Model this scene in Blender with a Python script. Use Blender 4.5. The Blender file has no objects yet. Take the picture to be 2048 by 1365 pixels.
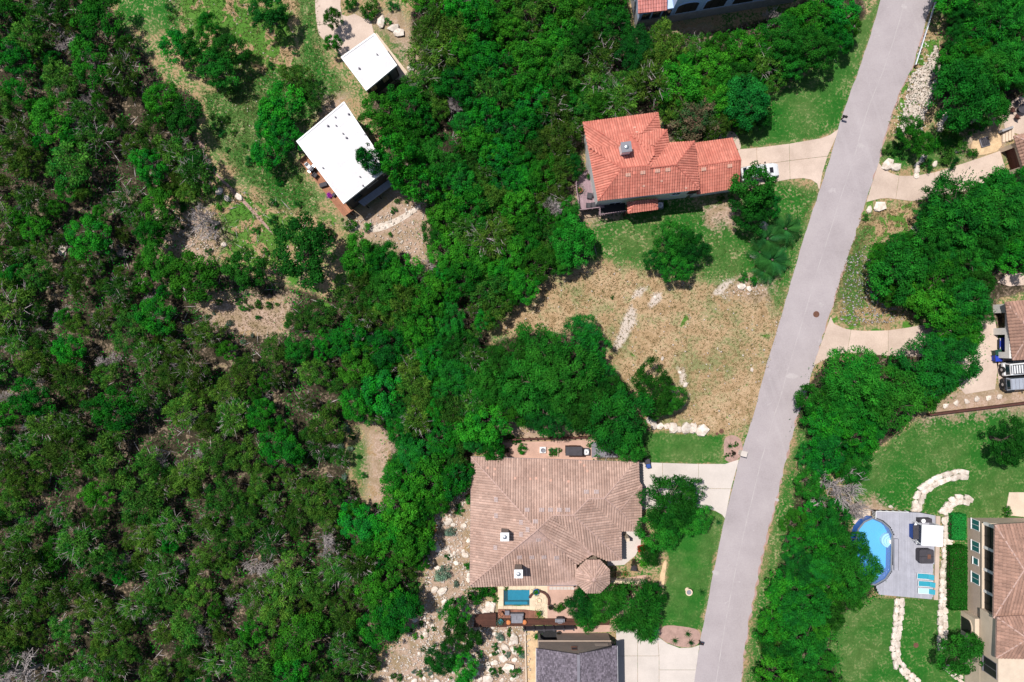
import bpy, bmesh, math, random
import numpy as np
from mathutils import Vector, Matrix

random.seed(7)
RNG = np.random.default_rng(7)
SC = bpy.context.scene
COL = SC.collection

# ---------------------------------------------------------------- camera, sky, sun, exposure
HCAM = 91.0          # drone height in metres
PPM = 15.0           # photograph pixels per metre on the ground
cam_d = bpy.data.cameras.new('camera')
cam_d.sensor_width = 36.0
cam_d.lens = 36.0 * HCAM / (2048 / PPM)
cam_d.clip_start = 0.5
cam_d.clip_end = 3000
cam = bpy.data.objects.new('camera', cam_d)
cam.location = (0, 0, HCAM)
COL.objects.link(cam)
SC.camera = cam

SUN_EL = math.radians(66)
SHADOW = Vector((0.80, -0.60))            # direction in which shadows fall (x right, y up in the picture)
sx, sy = -SHADOW.x, -SHADOW.y
world = bpy.data.worlds.new('World')
SC.world = world
world.use_nodes = True
wn = world.node_tree
sky = wn.nodes.new('ShaderNodeTexSky')
sky.sky_type = 'NISHITA'
sky.sun_disc = False
sky.sun_elevation = SUN_EL
sky.sun_rotation = math.atan2(sx, sy)
wn.nodes['Background'].inputs[1].default_value = 0.08
wn.links.new(sky.outputs[0], wn.nodes['Background'].inputs[0])
sun_d = bpy.data.lights.new('sun', 'SUN')
sun_d.energy = 4.5
sun_d.angle = math.radians(0.53)
sun_d.color = (1.0, 0.95, 0.89)
sun = bpy.data.objects.new('sun', sun_d)
to_sun = Vector((sx * math.cos(SUN_EL), sy * math.cos(SUN_EL), math.sin(SUN_EL)))
sun.rotation_euler = to_sun.to_track_quat('Z', 'Y').to_euler()
sun.location = to_sun * 150
COL.objects.link(sun)
SC.view_settings.view_transform = 'Standard'
SC.view_settings.look = 'None'
SC.view_settings.exposure = 0.26
SC.view_settings.gamma = 1.0
SC.view_settings.use_curve_mapping = False
SC.cycles.max_bounces = 6
SC.cycles.transparent_max_bounces = 8
SC.cycles.use_denoising = True

# ---------------------------------------------------------------- helpers
def G(px, py, z=0.0):
    """Point at height z that stands where the photograph shows pixel (px, py)."""
    k = (HCAM - z) / HCAM / PPM
    return Vector(((px - 1024) * k, (682.5 - py) * k, z))

def GP(pts, z=0.0):
    return [G(x, y, z) for x, y in pts]

def on_plane(px, py, n, p0):
    c = Vector((0, 0, HCAM)); d = G(px, py, 0) - c
    t = n.dot(p0 - c) / n.dot(d)
    return c + d * t

def tag(o, label=None, cat=None, group=None, kind=None):
    if label: o['label'] = label
    if cat: o['category'] = cat
    if group: o['group'] = group
    if kind: o['kind'] = kind
    return o

def link(o, parent=None):
    COL.objects.link(o)
    if parent is not None:
        o.parent = parent
    return o

def empty(name, loc, label=None, cat=None, group=None, rz=0.0):
    o = bpy.data.objects.new(name, None)
    o.empty_display_size = 0.3
    o.location = loc
    o.rotation_euler = (0, 0, rz)
    link(o)
    return tag(o, label, cat, group)

class MB:
    """Collects shapes and links them as one mesh object."""
    def __init__(s):
        s.v = []; s.f = []
    def add(s, vs, fs):
        b = len(s.v)
        s.v += [tuple(p) for p in vs]
        s.f += [tuple(b + i for i in f) for f in fs]
        return s
    def box(s, x0, y0, z0, x1, y1, z1):
        return s.add([(x0,y0,z0),(x1,y0,z0),(x1,y1,z0),(x0,y1,z0),(x0,y0,z1),(x1,y0,z1),(x1,y1,z1),(x0,y1,z1)],
                     [(0,3,2,1),(4,5,6,7),(0,1,5,4),(1,2,6,5),(2,3,7,6),(3,0,4,7)])
    def bevbox(s, x0, y0, z0, x1, y1, z1, b=0.02):
        # box with a chamfered top edge
        return s.add([(x0,y0,z0),(x1,y0,z0),(x1,y1,z0),(x0,y1,z0),
                      (x0,y0,z1-b),(x1,y0,z1-b),(x1,y1,z1-b),(x0,y1,z1-b),
                      (x0+b,y0+b,z1),(x1-b,y0+b,z1),(x1-b,y1-b,z1),(x0+b,y1-b,z1)],
                     [(0,3,2,1),(0,1,5,4),(1,2,6,5),(2,3,7,6),(3,0,4,7),(4,5,9,8),(5,6,10,9),(6,7,11,10),(7,4,8,11),(8,9,10,11)])
    def prism(s, pts, z0, z1):
        """pts: 2D loop, any winding."""
        pts = ccw(pts); n = len(pts)
        vs = [(p[0], p[1], z0) for p in pts] + [(p[0], p[1], z1) for p in pts]
        return s.add(vs, [tuple(range(n - 1, -1, -1)), tuple(range(n, 2 * n))] + [(i, (i + 1) % n, n + (i + 1) % n, n + i) for i in range(n)])
    def tube(s, a, b, r0, r1=None, n=8, cap=True):
        a = Vector(a); b = Vector(b); r1 = r0 if r1 is None else r1
        d = (b - a)
        if d.length < 1e-6: return s
        d.normalize()
        u = d.orthogonal().normalized(); w = d.cross(u)
        vs = []
        for p, r in ((a, r0), (b, r1)):
            for i in range(n):
                t = 2 * math.pi * i / n
                vs.append(p + (u * math.cos(t) + w * math.sin(t)) * r)
        fs = [(i, (i + 1) % n, n + (i + 1) % n, n + i) for i in range(n)]
        if cap: fs += [tuple(range(n - 1, -1, -1)), tuple(range(n, 2 * n))]
        return s.add(vs, fs)
    def path(s, pts, r, n=6):
        for a, b in zip(pts[:-1], pts[1:]): s.tube(a, b, r, r, n)
        return s
    def bar(s, a, b, w, h):
        """box beam from a to b, w across (horizontal), h tall, centred."""
        a = Vector(a); b = Vector(b); d = (b - a).normalized()
        side = d.cross(Vector((0, 0, 1)))
        side = Vector((1, 0, 0)) if side.length < 1e-4 else side.normalized()
        up = side.cross(d)
        vs = []
        for p in (a, b):
            for i, j in ((-1,-1),(1,-1),(1,1),(-1,1)):
                vs.append(p + side * (w / 2 * i) + up * (h / 2 * j))
        return s.add(vs, [(0,1,2,3),(7,6,5,4),(0,4,5,1),(1,5,6,2),(2,6,7,3),(3,7,4,0)])
    def lathe(s, prof, n=16, c=(0,0,0)):
        vs = []
        for r, z in prof:
            for i in range(n):
                t = 2 * math.pi * i / n
                vs.append((c[0] + r * math.cos(t), c[1] + r * math.sin(t), c[2] + z))
        m = len(prof)
        fs = [(j*n+i, j*n+(i+1)%n, (j+1)*n+(i+1)%n, (j+1)*n+i) for j in range(m-1) for i in range(n)]
        fs += [tuple(range(n-1,-1,-1)), tuple(range((m-1)*n, m*n))]
        return s.add(vs, fs)
    def build(s, name, mat, parent=None, smooth=False, kind=None):
        me = bpy.data.meshes.new(name)
        me.from_pydata(s.v, [], s.f)
        me.validate(); me.update()
        if smooth: me.polygons.foreach_set('use_smooth', [True] * len(me.polygons))
        me.materials.append(mat)
        o = bpy.data.objects.new(name, me)
        link(o, parent)
        if kind: o['kind'] = kind
        return o

def area2(pts):
    return sum(pts[i][0] * pts[(i+1) % len(pts)][1] - pts[(i+1) % len(pts)][0] * pts[i][1] for i in range(len(pts)))

def ccw(pts):
    return list(pts) if area2(pts) > 0 else list(pts)[::-1]

def inset(pts, d):
    """offset a simple polygon inwards by d."""
    pts = [Vector((p[0], p[1])) for p in ccw(pts)]; n = len(pts); out = []
    for i in range(n):
        a, b, c = pts[i-1], pts[i], pts[(i+1) % n]
        d1 = (b - a).normalized(); d2 = (c - b).normalized()
        n1 = Vector((-d1.y, d1.x)); n2 = Vector((-d2.y, d2.x))
        m = n1 + n2
        if m.length < 1e-4: m = n1
        k = d / max(0.35, m.length_squared / 2)
        out.append(b + m * k)
    return out

def local(pts, o):
    return [(p[0] - o[0], p[1] - o[1]) for p in pts]

def np_mesh(name, V, F, mat, parent=None, tint=None, smooth=False, obj=True):
    me = bpy.data.meshes.new(name)
    V = np.asarray(V, np.float32); F = np.asarray(F, np.int32)
    k = F.shape[1]
    me.vertices.add(len(V)); me.vertices.foreach_set('co', V.ravel())
    me.loops.add(F.size); me.loops.foreach_set('vertex_index', F.ravel())
    me.polygons.add(len(F))
    me.polygons.foreach_set('loop_start', np.arange(0, F.size, k, dtype=np.int32))
    me.update(calc_edges=True)
    if tint is not None:
        at = me.color_attributes.new('tint', 'FLOAT_COLOR', 'POINT')
        t = np.ones((len(V), 4), np.float32); t[:, :tint.shape[1]] = tint
        at.data.foreach_set('color', t.ravel())
    if smooth: me.polygons.foreach_set('use_smooth', np.ones(len(F), bool))
    me.materials.append(mat)
    if not obj: return me
    return link(bpy.data.objects.new(name, me), parent)

def pip(P, poly):
    """points (n,2) in polygon."""
    x, y = P[:, 0], P[:, 1]; ins = np.zeros(len(P), bool); n = len(poly)
    for i in range(n):
        x1, y1 = poly[i][0], poly[i][1]; x2, y2 = poly[(i+1) % n][0], poly[(i+1) % n][1]
        c = ((y1 > y) != (y2 > y)) & (x < (x2 - x1) * (y - y1) / ((y2 - y1) if y2 != y1 else 1e-9) + x1)
        ins ^= c
    return ins

def sdist(P, poly):
    """signed distance, positive inside."""
    d = np.full(len(P), 1e9); n = len(poly)
    for i in range(n):
        a = np.array(poly[i][:2], float); b = np.array(poly[(i+1) % n][:2], float)
        ab = b - a; t = np.clip(((P - a) @ ab) / max(1e-9, ab @ ab), 0, 1)
        d = np.minimum(d, np.linalg.norm(P - a - t[:, None] * ab, axis=1))
    return np.where(pip(P, poly), d, -d)

def ragged(pts, step, amp, closed=False, seed=0):
    r = random.Random(seed); out = []
    n = len(pts)
    for i in range(n if closed else n - 1):
        a = Vector(pts[i][:2]); b = Vector(pts[(i+1) % n][:2]); L = (b - a).length; m = max(1, int(L / step))
        nr = Vector((-(b - a).y, (b - a).x)).normalized()
        for k in range(m):
            out.append(a.lerp(b, k / m) + nr * r.uniform(-amp, amp))
    if not closed: out.append(Vector(pts[-1][:2]))
    return out

def smooth_loop(pts, it=2):
    for _ in range(it):
        q = []
        for i in range(len(pts)):
            a = Vector(pts[i][:2]); b = Vector(pts[(i+1) % len(pts)][:2])
            q += [a.lerp(b, .25), a.lerp(b, .75)]
        pts = q
    return pts

def copy_tree(o, parent=None):
    c = o.copy(); COL.objects.link(c); c.parent = parent
    for ch in o.children: copy_tree(ch, c)
    return c

# ---------------------------------------------------------------- materials
def new_mat(name):
    m = bpy.data.materials.new(name); m.use_nodes = True
    return m, m.node_tree, m.node_tree.nodes['Principled BSDF']

def ramp(nt, src, stops):
    r = nt.nodes.new('ShaderNodeValToRGB')
    el = r.color_ramp.elements
    while len(el) < len(stops): el.new(0.5)
    for e, (p, c) in zip(el, stops):
        e.position = p; e.color = (*c, 1) if len(c) == 3 else c
    nt.links.new(src, r.inputs[0])
    return r.outputs[0]

def noise(nt, scale, detail=4, rough=0.55, coord=None, dist=0.0):
    n = nt.nodes.new('ShaderNodeTexNoise')
    n.inputs['Scale'].default_value = scale; n.inputs['Detail'].default_value = detail
    n.inputs['Roughness'].default_value = rough; n.inputs['Distortion'].default_value = dist
    if coord is not None: nt.links.new(coord, n.inputs['Vector'])
    return n.outputs['Fac']

def mixc(nt, fac, a, b, mode='MIX'):
    m = nt.nodes.new('ShaderNodeMix'); m.data_type = 'RGBA'; m.blend_type = mode
    for s, v in ((m.inputs[0], fac), (m.inputs[6], a), (m.inputs[7], b)):
        if hasattr(v, 'is_output'): nt.links.new(v, s)
        elif isinstance(v, (int, float)): s.default_value = v
        else: s.default_value = (*v, 1)
    return m.outputs[2]

def mathn(nt, op, a, b=None, c=None, clamp=False):
    m = nt.nodes.new('ShaderNodeMath'); m.operation = op; m.use_clamp = clamp
    for s, v in zip(m.inputs, (a, b, c)):
        if v is None: continue
        if hasattr(v, 'is_output'): nt.links.new(v, s)
        else: s.default_value = v
    return m.outputs[0]

def geo_pos(nt):
    return nt.nodes.new('ShaderNodeNewGeometry').outputs['Position']

def add_bump(nt, bs, src, strength, dist):
    b = nt.nodes.new('ShaderNodeBump'); b.inputs['Strength'].default_value = strength
    b.inputs['Distance'].default_value = dist
    nt.links.new(src, b.inputs['Height']); nt.links.new(b.outputs[0], bs.inputs['Normal'])

def pmat(name, c, var=0.25, scale=1.5, fine=12.0, rough=0.85, bump=0.3, metal=0.0, c2=None, spec=0.3, objvar=0.0, tint=False):
    """mottled procedural surface: c varied towards c2 (or darker) at two scales."""
    m, nt, bs = new_mat(name)
    pos = geo_pos(nt)
    c2 = c2 or tuple(x * (1 - var) for x in c)
    n1 = noise(nt, scale, 5, 0.6, pos); n2 = noise(nt, fine, 3, 0.6, pos)
    f = mathn(nt, 'ADD', mathn(nt, 'MULTIPLY', n1, 0.65), mathn(nt, 'MULTIPLY', n2, 0.35))
    col = ramp(nt, f, [(0.36, c2), (0.62, c)])
    if objvar:
        oi = nt.nodes.new('ShaderNodeObjectInfo').outputs['Random']
        k = mathn(nt, 'MULTIPLY_ADD', oi, 2 * objvar, 1 - objvar)
        hv = nt.nodes.new('ShaderNodeHueSaturation'); nt.links.new(k, hv.inputs['Value']); nt.links.new(col, hv.inputs['Color'])
        col = hv.outputs[0]
    if tint:
        at = nt.nodes.new('ShaderNodeAttribute'); at.attribute_name = 'tint'
        col = mixc(nt, 1.0, col, at.outputs['Color'], 'MULTIPLY')
    nt.links.new(col, bs.inputs['Base Color'])
    bs.inputs['Roughness'].default_value = rough; bs.inputs['Metallic'].default_value = metal
    bs.inputs['Specular IOR Level'].default_value = spec
    if bump: add_bump(nt, bs, n2, bump, 0.05)
    return m

def foliage_mat(name, base, alt, trans=0.25, hue=0.02):
    m, nt, bs = new_mat(name)
    at = nt.nodes.new('ShaderNodeAttribute'); at.attribute_name = 'tint'
    sep = nt.nodes.new('ShaderNodeSeparateColor'); nt.links.new(at.outputs['Color'], sep.inputs[0])
    col = mixc(nt, sep.outputs[1], base, alt)
    oi = nt.nodes.new('ShaderNodeObjectInfo').outputs['Random']
    hv = nt.nodes.new('ShaderNodeHueSaturation')
    nt.links.new(col, hv.inputs['Color'])
    nt.links.new(mathn(nt, 'MULTIPLY_ADD', oi, 2 * hue, 0.5 - hue), hv.inputs['Hue'])
    o2 = mathn(nt, 'FRACT', mathn(nt, 'MULTIPLY', oi, 7.31))
    v = mathn(nt, 'MULTIPLY', mathn(nt, 'MULTIPLY_ADD', o2, 0.85, 0.55), mathn(nt, 'MULTIPLY_ADD', sep.outputs[0], 1.1, 0.45))
    nt.links.new(v, hv.inputs['Value'])
    nt.links.new(hv.outputs[0], bs.inputs['Base Color'])
    bs.inputs['Roughness'].default_value = 0.7; bs.inputs['Specular IOR Level'].default_value = 0.07
    tr = nt.nodes.new('ShaderNodeBsdfTranslucent'); nt.links.new(hv.outputs[0], tr.inputs[0])
    mx = nt.nodes.new('ShaderNodeMixShader'); mx.inputs[0].default_value = trans
    nt.links.new(bs.outputs[0], mx.inputs[1]); nt.links.new(tr.outputs[0], mx.inputs[2])
    nt.links.new(mx.outputs[0], nt.nodes['Material Output'].inputs[0])
    return m

M = {}
M['concrete'] = pmat('concrete', (0.56, 0.445, 0.37), 0.22, 0.35, 9, 0.9, 0.15, c2=(0.42, 0.325, 0.265), objvar=0.07)
M['concrete_pale'] = pmat('concrete_pale', (0.565, 0.505, 0.46), 0.18, 0.3, 9, 0.9, 0.1, objvar=0.03)
M['concrete_warm'] = pmat('concrete_warm', (0.62, 0.50, 0.39), 0.2, 0.6, 9, 0.9, 0.2)
M['paver_pink'] = pmat('paver_pink', (0.52, 0.335, 0.265), 0.25, 0.8, 10, 0.9, 0.3)
M['flagstone'] = pmat('flagstone', (0.66, 0.47, 0.28), 0.35, 1.2, 6, 0.9, 0.3, objvar=0.15)
M['limestone'] = pmat('limestone', (0.72, 0.65, 0.58), 0.35, 1.6, 7, 0.9, 0.6, c2=(0.42, 0.34, 0.27), objvar=0.14)
M['greystone'] = pmat('greystone', (0.42, 0.40, 0.40), 0.4, 1.6, 7, 0.9, 0.6, objvar=0.14)
M['pinkstone'] = pmat('pinkstone', (0.60, 0.30, 0.30), 0.3, 1.6, 7, 0.9, 0.5)
M['white_roof'] = pmat('white_roof', (0.60, 0.585, 0.60), 0.07, 0.3, 4, 0.6, 0.05, c2=(0.51, 0.50, 0.505))
M['dark_wall'] = pmat('dark_wall', (0.055, 0.055, 0.055), 0.3, 1, 14, 0.8, 0.2)
M['grey_trim'] = pmat('grey_trim', (0.20, 0.19, 0.22), 0.2, 2, 20, 0.6, 0.1)
M['metal_roof'] = pmat('metal_roof', (0.22, 0.23, 0.26), 0.2, 2, 20, 0.45, 0.05, metal=0.3)
M['steel'] = pmat('steel', (0.45, 0.47, 0.50), 0.2, 4, 20, 0.35, 0.05, metal=0.7)
M['black'] = pmat('black', (0.02, 0.02, 0.022), 0.3, 4, 20, 0.5, 0.05)
M['dark_grey'] = pmat('dark_grey', (0.06, 0.055, 0.065), 0.3, 3, 20, 0.7, 0.1)
M['mid_grey'] = pmat('mid_grey', (0.22, 0.22, 0.25), 0.2, 3, 20, 0.7, 0.1)
M['white'] = pmat('white', (0.78, 0.78, 0.78), 0.08, 2, 20, 0.5, 0.05)
M['red_tile'] = pmat('red_tile', (0.60, 0.225, 0.165), 0.3, 0.7, 9, 0.8, 0.3, c2=(0.45, 0.145, 0.105), tint=True)
M['pink_tile'] = pmat('pink_tile', (0.60, 0.24, 0.21), 0.3, 1.2, 9, 0.8, 0.3, tint=True)
M['brown_tile'] = pmat('brown_tile', (0.47, 0.325, 0.265), 0.3, 0.4, 7, 0.85, 0.4, c2=(0.34, 0.22, 0.175), tint=True)
M['tan_tile'] = pmat('tan_tile', (0.38, 0.225, 0.17), 0.35, 1.0, 9, 0.85, 0.3, tint=True)
M['vent_tile'] = pmat('vent_tile', (0.47, 0.37, 0.35), 0.2, 3, 14, 0.8, 0.2)
M['vent_tile_red'] = pmat('vent_tile_red', (0.66, 0.40, 0.31), 0.2, 3, 14, 0.8, 0.2)
M['ridge'] = pmat('ridge', (0.50, 0.34, 0.29), 0.3, 3, 14, 0.85, 0.3)
M['ridge_red'] = pmat('ridge_red', (0.50, 0.15, 0.11), 0.3, 3, 14, 0.85, 0.3)
M['shingle'] = pmat('shingle', (0.165, 0.142, 0.170), 0.4, 2.2, 9, 0.9, 0.4, c2=(0.10, 0.085, 0.105), tint=True)
M['stucco_grey'] = pmat('stucco_grey', (0.70, 0.68, 0.65), 0.15, 1, 12, 0.9, 0.3)
M['stucco_tan'] = pmat('stucco_tan', (0.50, 0.39, 0.31), 0.15, 1, 12, 0.9, 0.3)
M['stucco_cream'] = pmat('stucco_cream', (0.60, 0.49, 0.38), 0.15, 1, 12, 0.9, 0.3)
M['stucco_sky_tinted'] = pmat('stucco_sky_tinted', (0.42, 0.53, 0.72), 0.12, 1, 12, 0.9, 0.3)  # whitish stucco; the blue of sky-lit shade is put into its colour
M['siding_brown'] = pmat('siding_brown', (0.24, 0.195, 0.165), 0.12, 1, 12, 0.85, 0.2)
M['stone_wall'] = pmat('stone_wall', (0.36, 0.35, 0.36), 0.3, 2, 7, 0.9, 0.6)
M['cedar'] = pmat('cedar', (0.40, 0.17, 0.09), 0.35, 1.5, 10, 0.7, 0.3, objvar=0.16)
M['deck_brown'] = pmat('deck_brown', (0.085, 0.032, 0.02), 0.35, 1.5, 10, 0.7, 0.3, objvar=0.2)
M['deck_red'] = pmat('deck_red', (0.27, 0.115, 0.075), 0.35, 1.5, 10, 0.7, 0.3, objvar=0.2)
M['deck_mauve'] = pmat('deck_mauve', (0.34, 0.235, 0.26), 0.25, 1.5, 10, 0.8, 0.3, objvar=0.1)
M['deck_grey'] = pmat('deck_grey', (0.38, 0.38, 0.43), 0.18, 1.0, 10, 0.75, 0.2, objvar=0.07)
M['wood_dark'] = pmat('wood_dark', (0.10, 0.04, 0.03), 0.3, 2, 12, 0.8, 0.3)
M['bark'] = pmat('bark', (0.13, 0.10, 0.08), 0.4, 3, 14, 0.95, 0.8)
M['dead_wood'] = pmat('dead_wood', (0.42, 0.37, 0.36), 0.35, 3, 14, 0.95, 0.5)
M['rust'] = pmat('rust', (0.16, 0.075, 0.05), 0.4, 5, 20, 0.8, 0.3)
M['orange'] = pmat('orange', (0.62, 0.22, 0.08), 0.2, 3, 16, 0.8, 0.2)
M['red'] = pmat('red', (0.65, 0.012, 0.015), 0.2, 3, 16, 0.5, 0.1)
M['purple'] = pmat('purple', (0.35, 0.02, 0.40), 0.2, 3, 16, 0.7, 0.1)
M['blue_plastic'] = pmat('blue_plastic', (0.02, 0.05, 0.42), 0.2, 3, 16, 0.5, 0.05)
M['blue_cloth'] = pmat('blue_cloth', (0.03, 0.08, 0.30), 0.2, 3, 16, 0.8, 0.1)
M['green_plastic'] = pmat('green_plastic', (0.015, 0.06, 0.04), 0.2, 3, 16, 0.5, 0.05)
M['turquoise'] = pmat('turquoise', (0.03, 0.30, 0.40), 0.15, 3, 16, 0.7, 0.1)
M['aqua_pale'] = pmat('aqua_pale', (0.42, 0.66, 0.72), 0.1, 3, 16, 0.7, 0.1)
M['tarp'] = pmat('tarp', (0.33, 0.36, 0.42), 0.2, 1.2, 8, 0.6, 0.3)
M['liner'] = pmat('liner', (0.08, 0.50, 0.90), 0.05, 1.5, 8, 0.5, 0.05)
M['liner_wall'] = pmat('liner_wall', (0.02, 0.13, 0.50), 0.15, 1.5, 8, 0.5, 0.05)
M['pool_tile'] = pmat('pool_tile', (0.015, 0.25, 0.36), 0.2, 2, 9, 0.5, 0.05)
M['coping'] = pmat('coping', (0.70, 0.56, 0.40), 0.2, 1, 8, 0.85, 0.2, objvar=0.08)
M['terracotta'] = pmat('terracotta', (0.42, 0.16, 0.09), 0.3, 3, 16, 0.8, 0.2)
M['soil'] = pmat('soil', (0.10, 0.06, 0.04), 0.4, 4, 16, 0.95, 0.5)
M['gravel'] = pmat('gravel', (0.43, 0.28, 0.235), 0.35, 1.5, 14, 0.95, 0.8)
M['brick_edge'] = pmat('brick_edge', (0.48, 0.33, 0.25), 0.3, 3, 14, 0.9, 0.3)
M['door_brown'] = pmat('door_brown', (0.09, 0.022, 0.02), 0.3, 3, 14, 0.6, 0.1)

def glossy(name, c, rough=0.08, coat=0.0):
    m, nt, bs = new_mat(name)
    pos = geo_pos(nt)
    col = ramp(nt, noise(nt, 0.7, 3, 0.5, pos), [(0.3, tuple(x * 0.8 for x in c)), (0.7, c)])
    nt.links.new(col, bs.inputs['Base Color'])
    bs.inputs['Roughness'].default_value = rough
    bs.inputs['Coat Weight'].default_value = coat
    return m
M['glass'] = glossy('window_glass', (0.012, 0.028, 0.035), 0.06)
M['glass_green'] = glossy('green_glass', (0.03, 0.16, 0.15), 0.1)
M['screen_dark'] = glossy('dark_screen', (0.012, 0.014, 0.018), 0.5)
M['car_white'] = glossy('white_car_paint', (0.74, 0.75, 0.76), 0.25, 0.8)
M['car_black'] = glossy('black_car_paint', (0.015, 0.015, 0.018), 0.25, 0.6)
M['lens'] = glossy('lamp_lens', (0.6, 0.62, 0.65), 0.1)
M['tyre'] = pmat('tyre', (0.02, 0.02, 0.02), 0.3, 6, 24, 0.9, 0.2)

def water_mat(name, tintc, alpha):
    m, nt, bs = new_mat(name)
    tr = nt.nodes.new('ShaderNodeBsdfTransparent'); tr.inputs[0].default_value = (*tintc, 1)
    gl = nt.nodes.new('ShaderNodeBsdfGlossy'); gl.inputs['Roughness'].default_value = 0.03
    fr = nt.nodes.new('ShaderNodeFresnel'); fr.inputs[0].default_value = 1.33
    pos = geo_pos(nt)
    b = nt.nodes.new('ShaderNodeBump'); b.inputs['Strength'].default_value = 0.12; b.inputs['Distance'].default_value = 0.05
    nt.links.new(noise(nt, 2.2, 3, 0.5, pos), b.inputs['Height'])
    nt.links.new(b.outputs[0], gl.inputs['Normal']); nt.links.new(b.outputs[0], fr.inputs['Normal'])
    df = nt.nodes.new('ShaderNodeBsdfDiffuse'); df.inputs[0].default_value = (*[x * 0.6 for x in tintc], 1)
    m1 = nt.nodes.new('ShaderNodeMixShader'); m1.inputs[0].default_value = alpha
    nt.links.new(tr.outputs[0], m1.inputs[1]); nt.links.new(df.outputs[0], m1.inputs[2])
    mx = nt.nodes.new('ShaderNodeMixShader')
    nt.links.new(fr.outputs[0], mx.inputs[0]); nt.links.new(m1.outputs[0], mx.inputs[1]); nt.links.new(gl.outputs[0], mx.inputs[2])
    nt.links.new(mx.outputs[0], nt.nodes['Material Output'].inputs[0])
    return m
M['water'] = water_mat('pool_water', (0.35, 0.86, 0.95), 0.12)
M['water_blue'] = water_mat('blue_pool_water', (0.70, 0.95, 1.0), 0.2)

M['f_oak'] = foliage_mat('oak_leaves', (0.005, 0.100, 0.007), (0.025, 0.178, 0.008), 0.14, 0.016)
M['f_elm'] = foliage_mat('elm_leaves', (0.005, 0.086, 0.008), (0.018, 0.140, 0.010), 0.13, 0.012)
M['f_juniper'] = foliage_mat('juniper_sprays', (0.015, 0.092, 0.009), (0.070, 0.165, 0.018), 0.13, 0.022)
M['f_darkoak'] = foliage_mat('dark_oak_leaves', (0.004, 0.062, 0.006), (0.012, 0.105, 0.008), 0.12, 0.01)
M['f_bright'] = foliage_mat('bright_leaves', (0.006, 0.110, 0.012), (0.016, 0.185, 0.016), 0.25, 0.012)
M['f_myrtle'] = foliage_mat('myrtle_leaves', (0.022, 0.075, 0.020), (0.12, 0.075, 0.05), 0.22, 0.02)
M['f_palm'] = foliage_mat('palm_fronds', (0.010, 0.080, 0.018), (0.03, 0.14, 0.02), 0.2)
M['f_shrub'] = foliage_mat('shrub_leaves', (0.010, 0.10, 0.012), (0.04, 0.17, 0.02), 0.25, 0.03)
M['f_dark'] = foliage_mat('dark_purple_leaves', (0.05, 0.025, 0.022), (0.03, 0.05, 0.02), 0.15)
M['f_grey'] = foliage_mat('grey_green_leaves', (0.05, 0.10, 0.07), (0.12, 0.19, 0.13), 0.15)
M['f_grass'] = foliage_mat('grass_tufts', (0.035, 0.15, 0.02), (0.28, 0.22, 0.10), 0.3)
M['f_red'] = foliage_mat('red_leaves', (0.35, 0.03, 0.01), (0.20, 0.06, 0.01), 0.2)
# ---------------------------------------------------------------- ground sheet
ROAD_L = [(1775,-45),(1761,0),(1744.5,60),(1718,139),(1694.7,202),(1680,246),(1660,319),(1640,378),(1606,480),(1565,624),(1527,751),(1509,823),(1478,920),(1448,1044),(1420,1179),(1402,1275),(1388,1365),(1380,1420)]
ROAD_R = [(1882,-45),(1867,0),(1850.7,43),(1841,83),(1821,139),(1797.6,193),(1779,239),(1759,318),(1731.6,397),(1707,480),(1678,560),(1662,619),(1642,683),(1620,756),(1613,787),(1593,833),(1567,940),(1547,1020),(1523,1115),(1498,1243),(1480,1365),(1472,1420)]

WOODS = [
 [(-80,-60),(215,-60),(225,20),(250,60),(330,160),(400,200),(390,280),(430,350),(400,400),(330,480),(420,520),(560,570),(640,590),(690,560),(700,500),(790,490),(850,540),(850,400),(780,340),(770,260),(740,200),(800,160),(840,120),(820,60),(830,-60),(1255,-60),(1262,60),(1440,60),(1560,30),(1700,-60),(1735,30),(1690,110),(1600,150),(1540,200),(1540,250),(1450,285),(1340,285),(1320,225),(1165,243),(1168,320),(1155,420),(1195,480),(1190,520),(1080,560),(1060,600),(975,660),(985,690),(1060,655),(1130,645),(1200,660),(1215,740),(1270,770),(1300,860),(1290,920),(1190,920),(1180,875),(1040,875),(1000,880),(945,912),(940,985),(900,1000),(870,1060),(860,1120),(840,1160),(835,1220),(760,1310),(740,1430),(-80,1430)],
 [(1880,-60),(2120,-60),(2120,150),(2010,240),(1900,230),(1860,170),(1890,60)],
 [(1890,350),(1990,345),(2048,335),(2120,340),(2120,560),(1990,600),(2010,640),(1960,690),(1950,750),(1880,800),(1840,830),(1740,910),(1700,960),(1600,930),(1592,800),(1640,735),(1720,705),(1860,715),(1850,640),(1740,590),(1735,500),(1830,450),(1840,400)],
 [(1590,960),(1690,1030),(1750,1190),(1670,1260),(1690,1430),(1490,1430),(1530,1220),(1560,1100)],
]
GAPS = [(240, 215, 26), (205, 690, 26), (440, 730, 20), (300, 862, 22), (150, 420, 18), (112, 590, 22), (350, 1010, 18), (520, 1120, 16), (92, 1000, 20), (380, 880, 16), (480, 1230, 16), (250, 1180, 16), (640, 940, 16), (560, 800, 14), (880, 260, 18), (920, 620, 12)]
HOLES = [[(x + 1.3 * r * math.cos(t), y + .8 * r * math.sin(t)) for t in [k * .785 for k in range(8)]] for x, y, r in GAPS] + [
 [(400,600),(460,590),(580,600),(570,665),(480,670),(420,640)],
 [(690,850),(760,850),(780,900),(760,1010),(740,1020),(700,960)],
 [(1000,812),(1030,850),(1180,866),(1180,884),(1030,884),(1000,850)],
]
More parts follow.
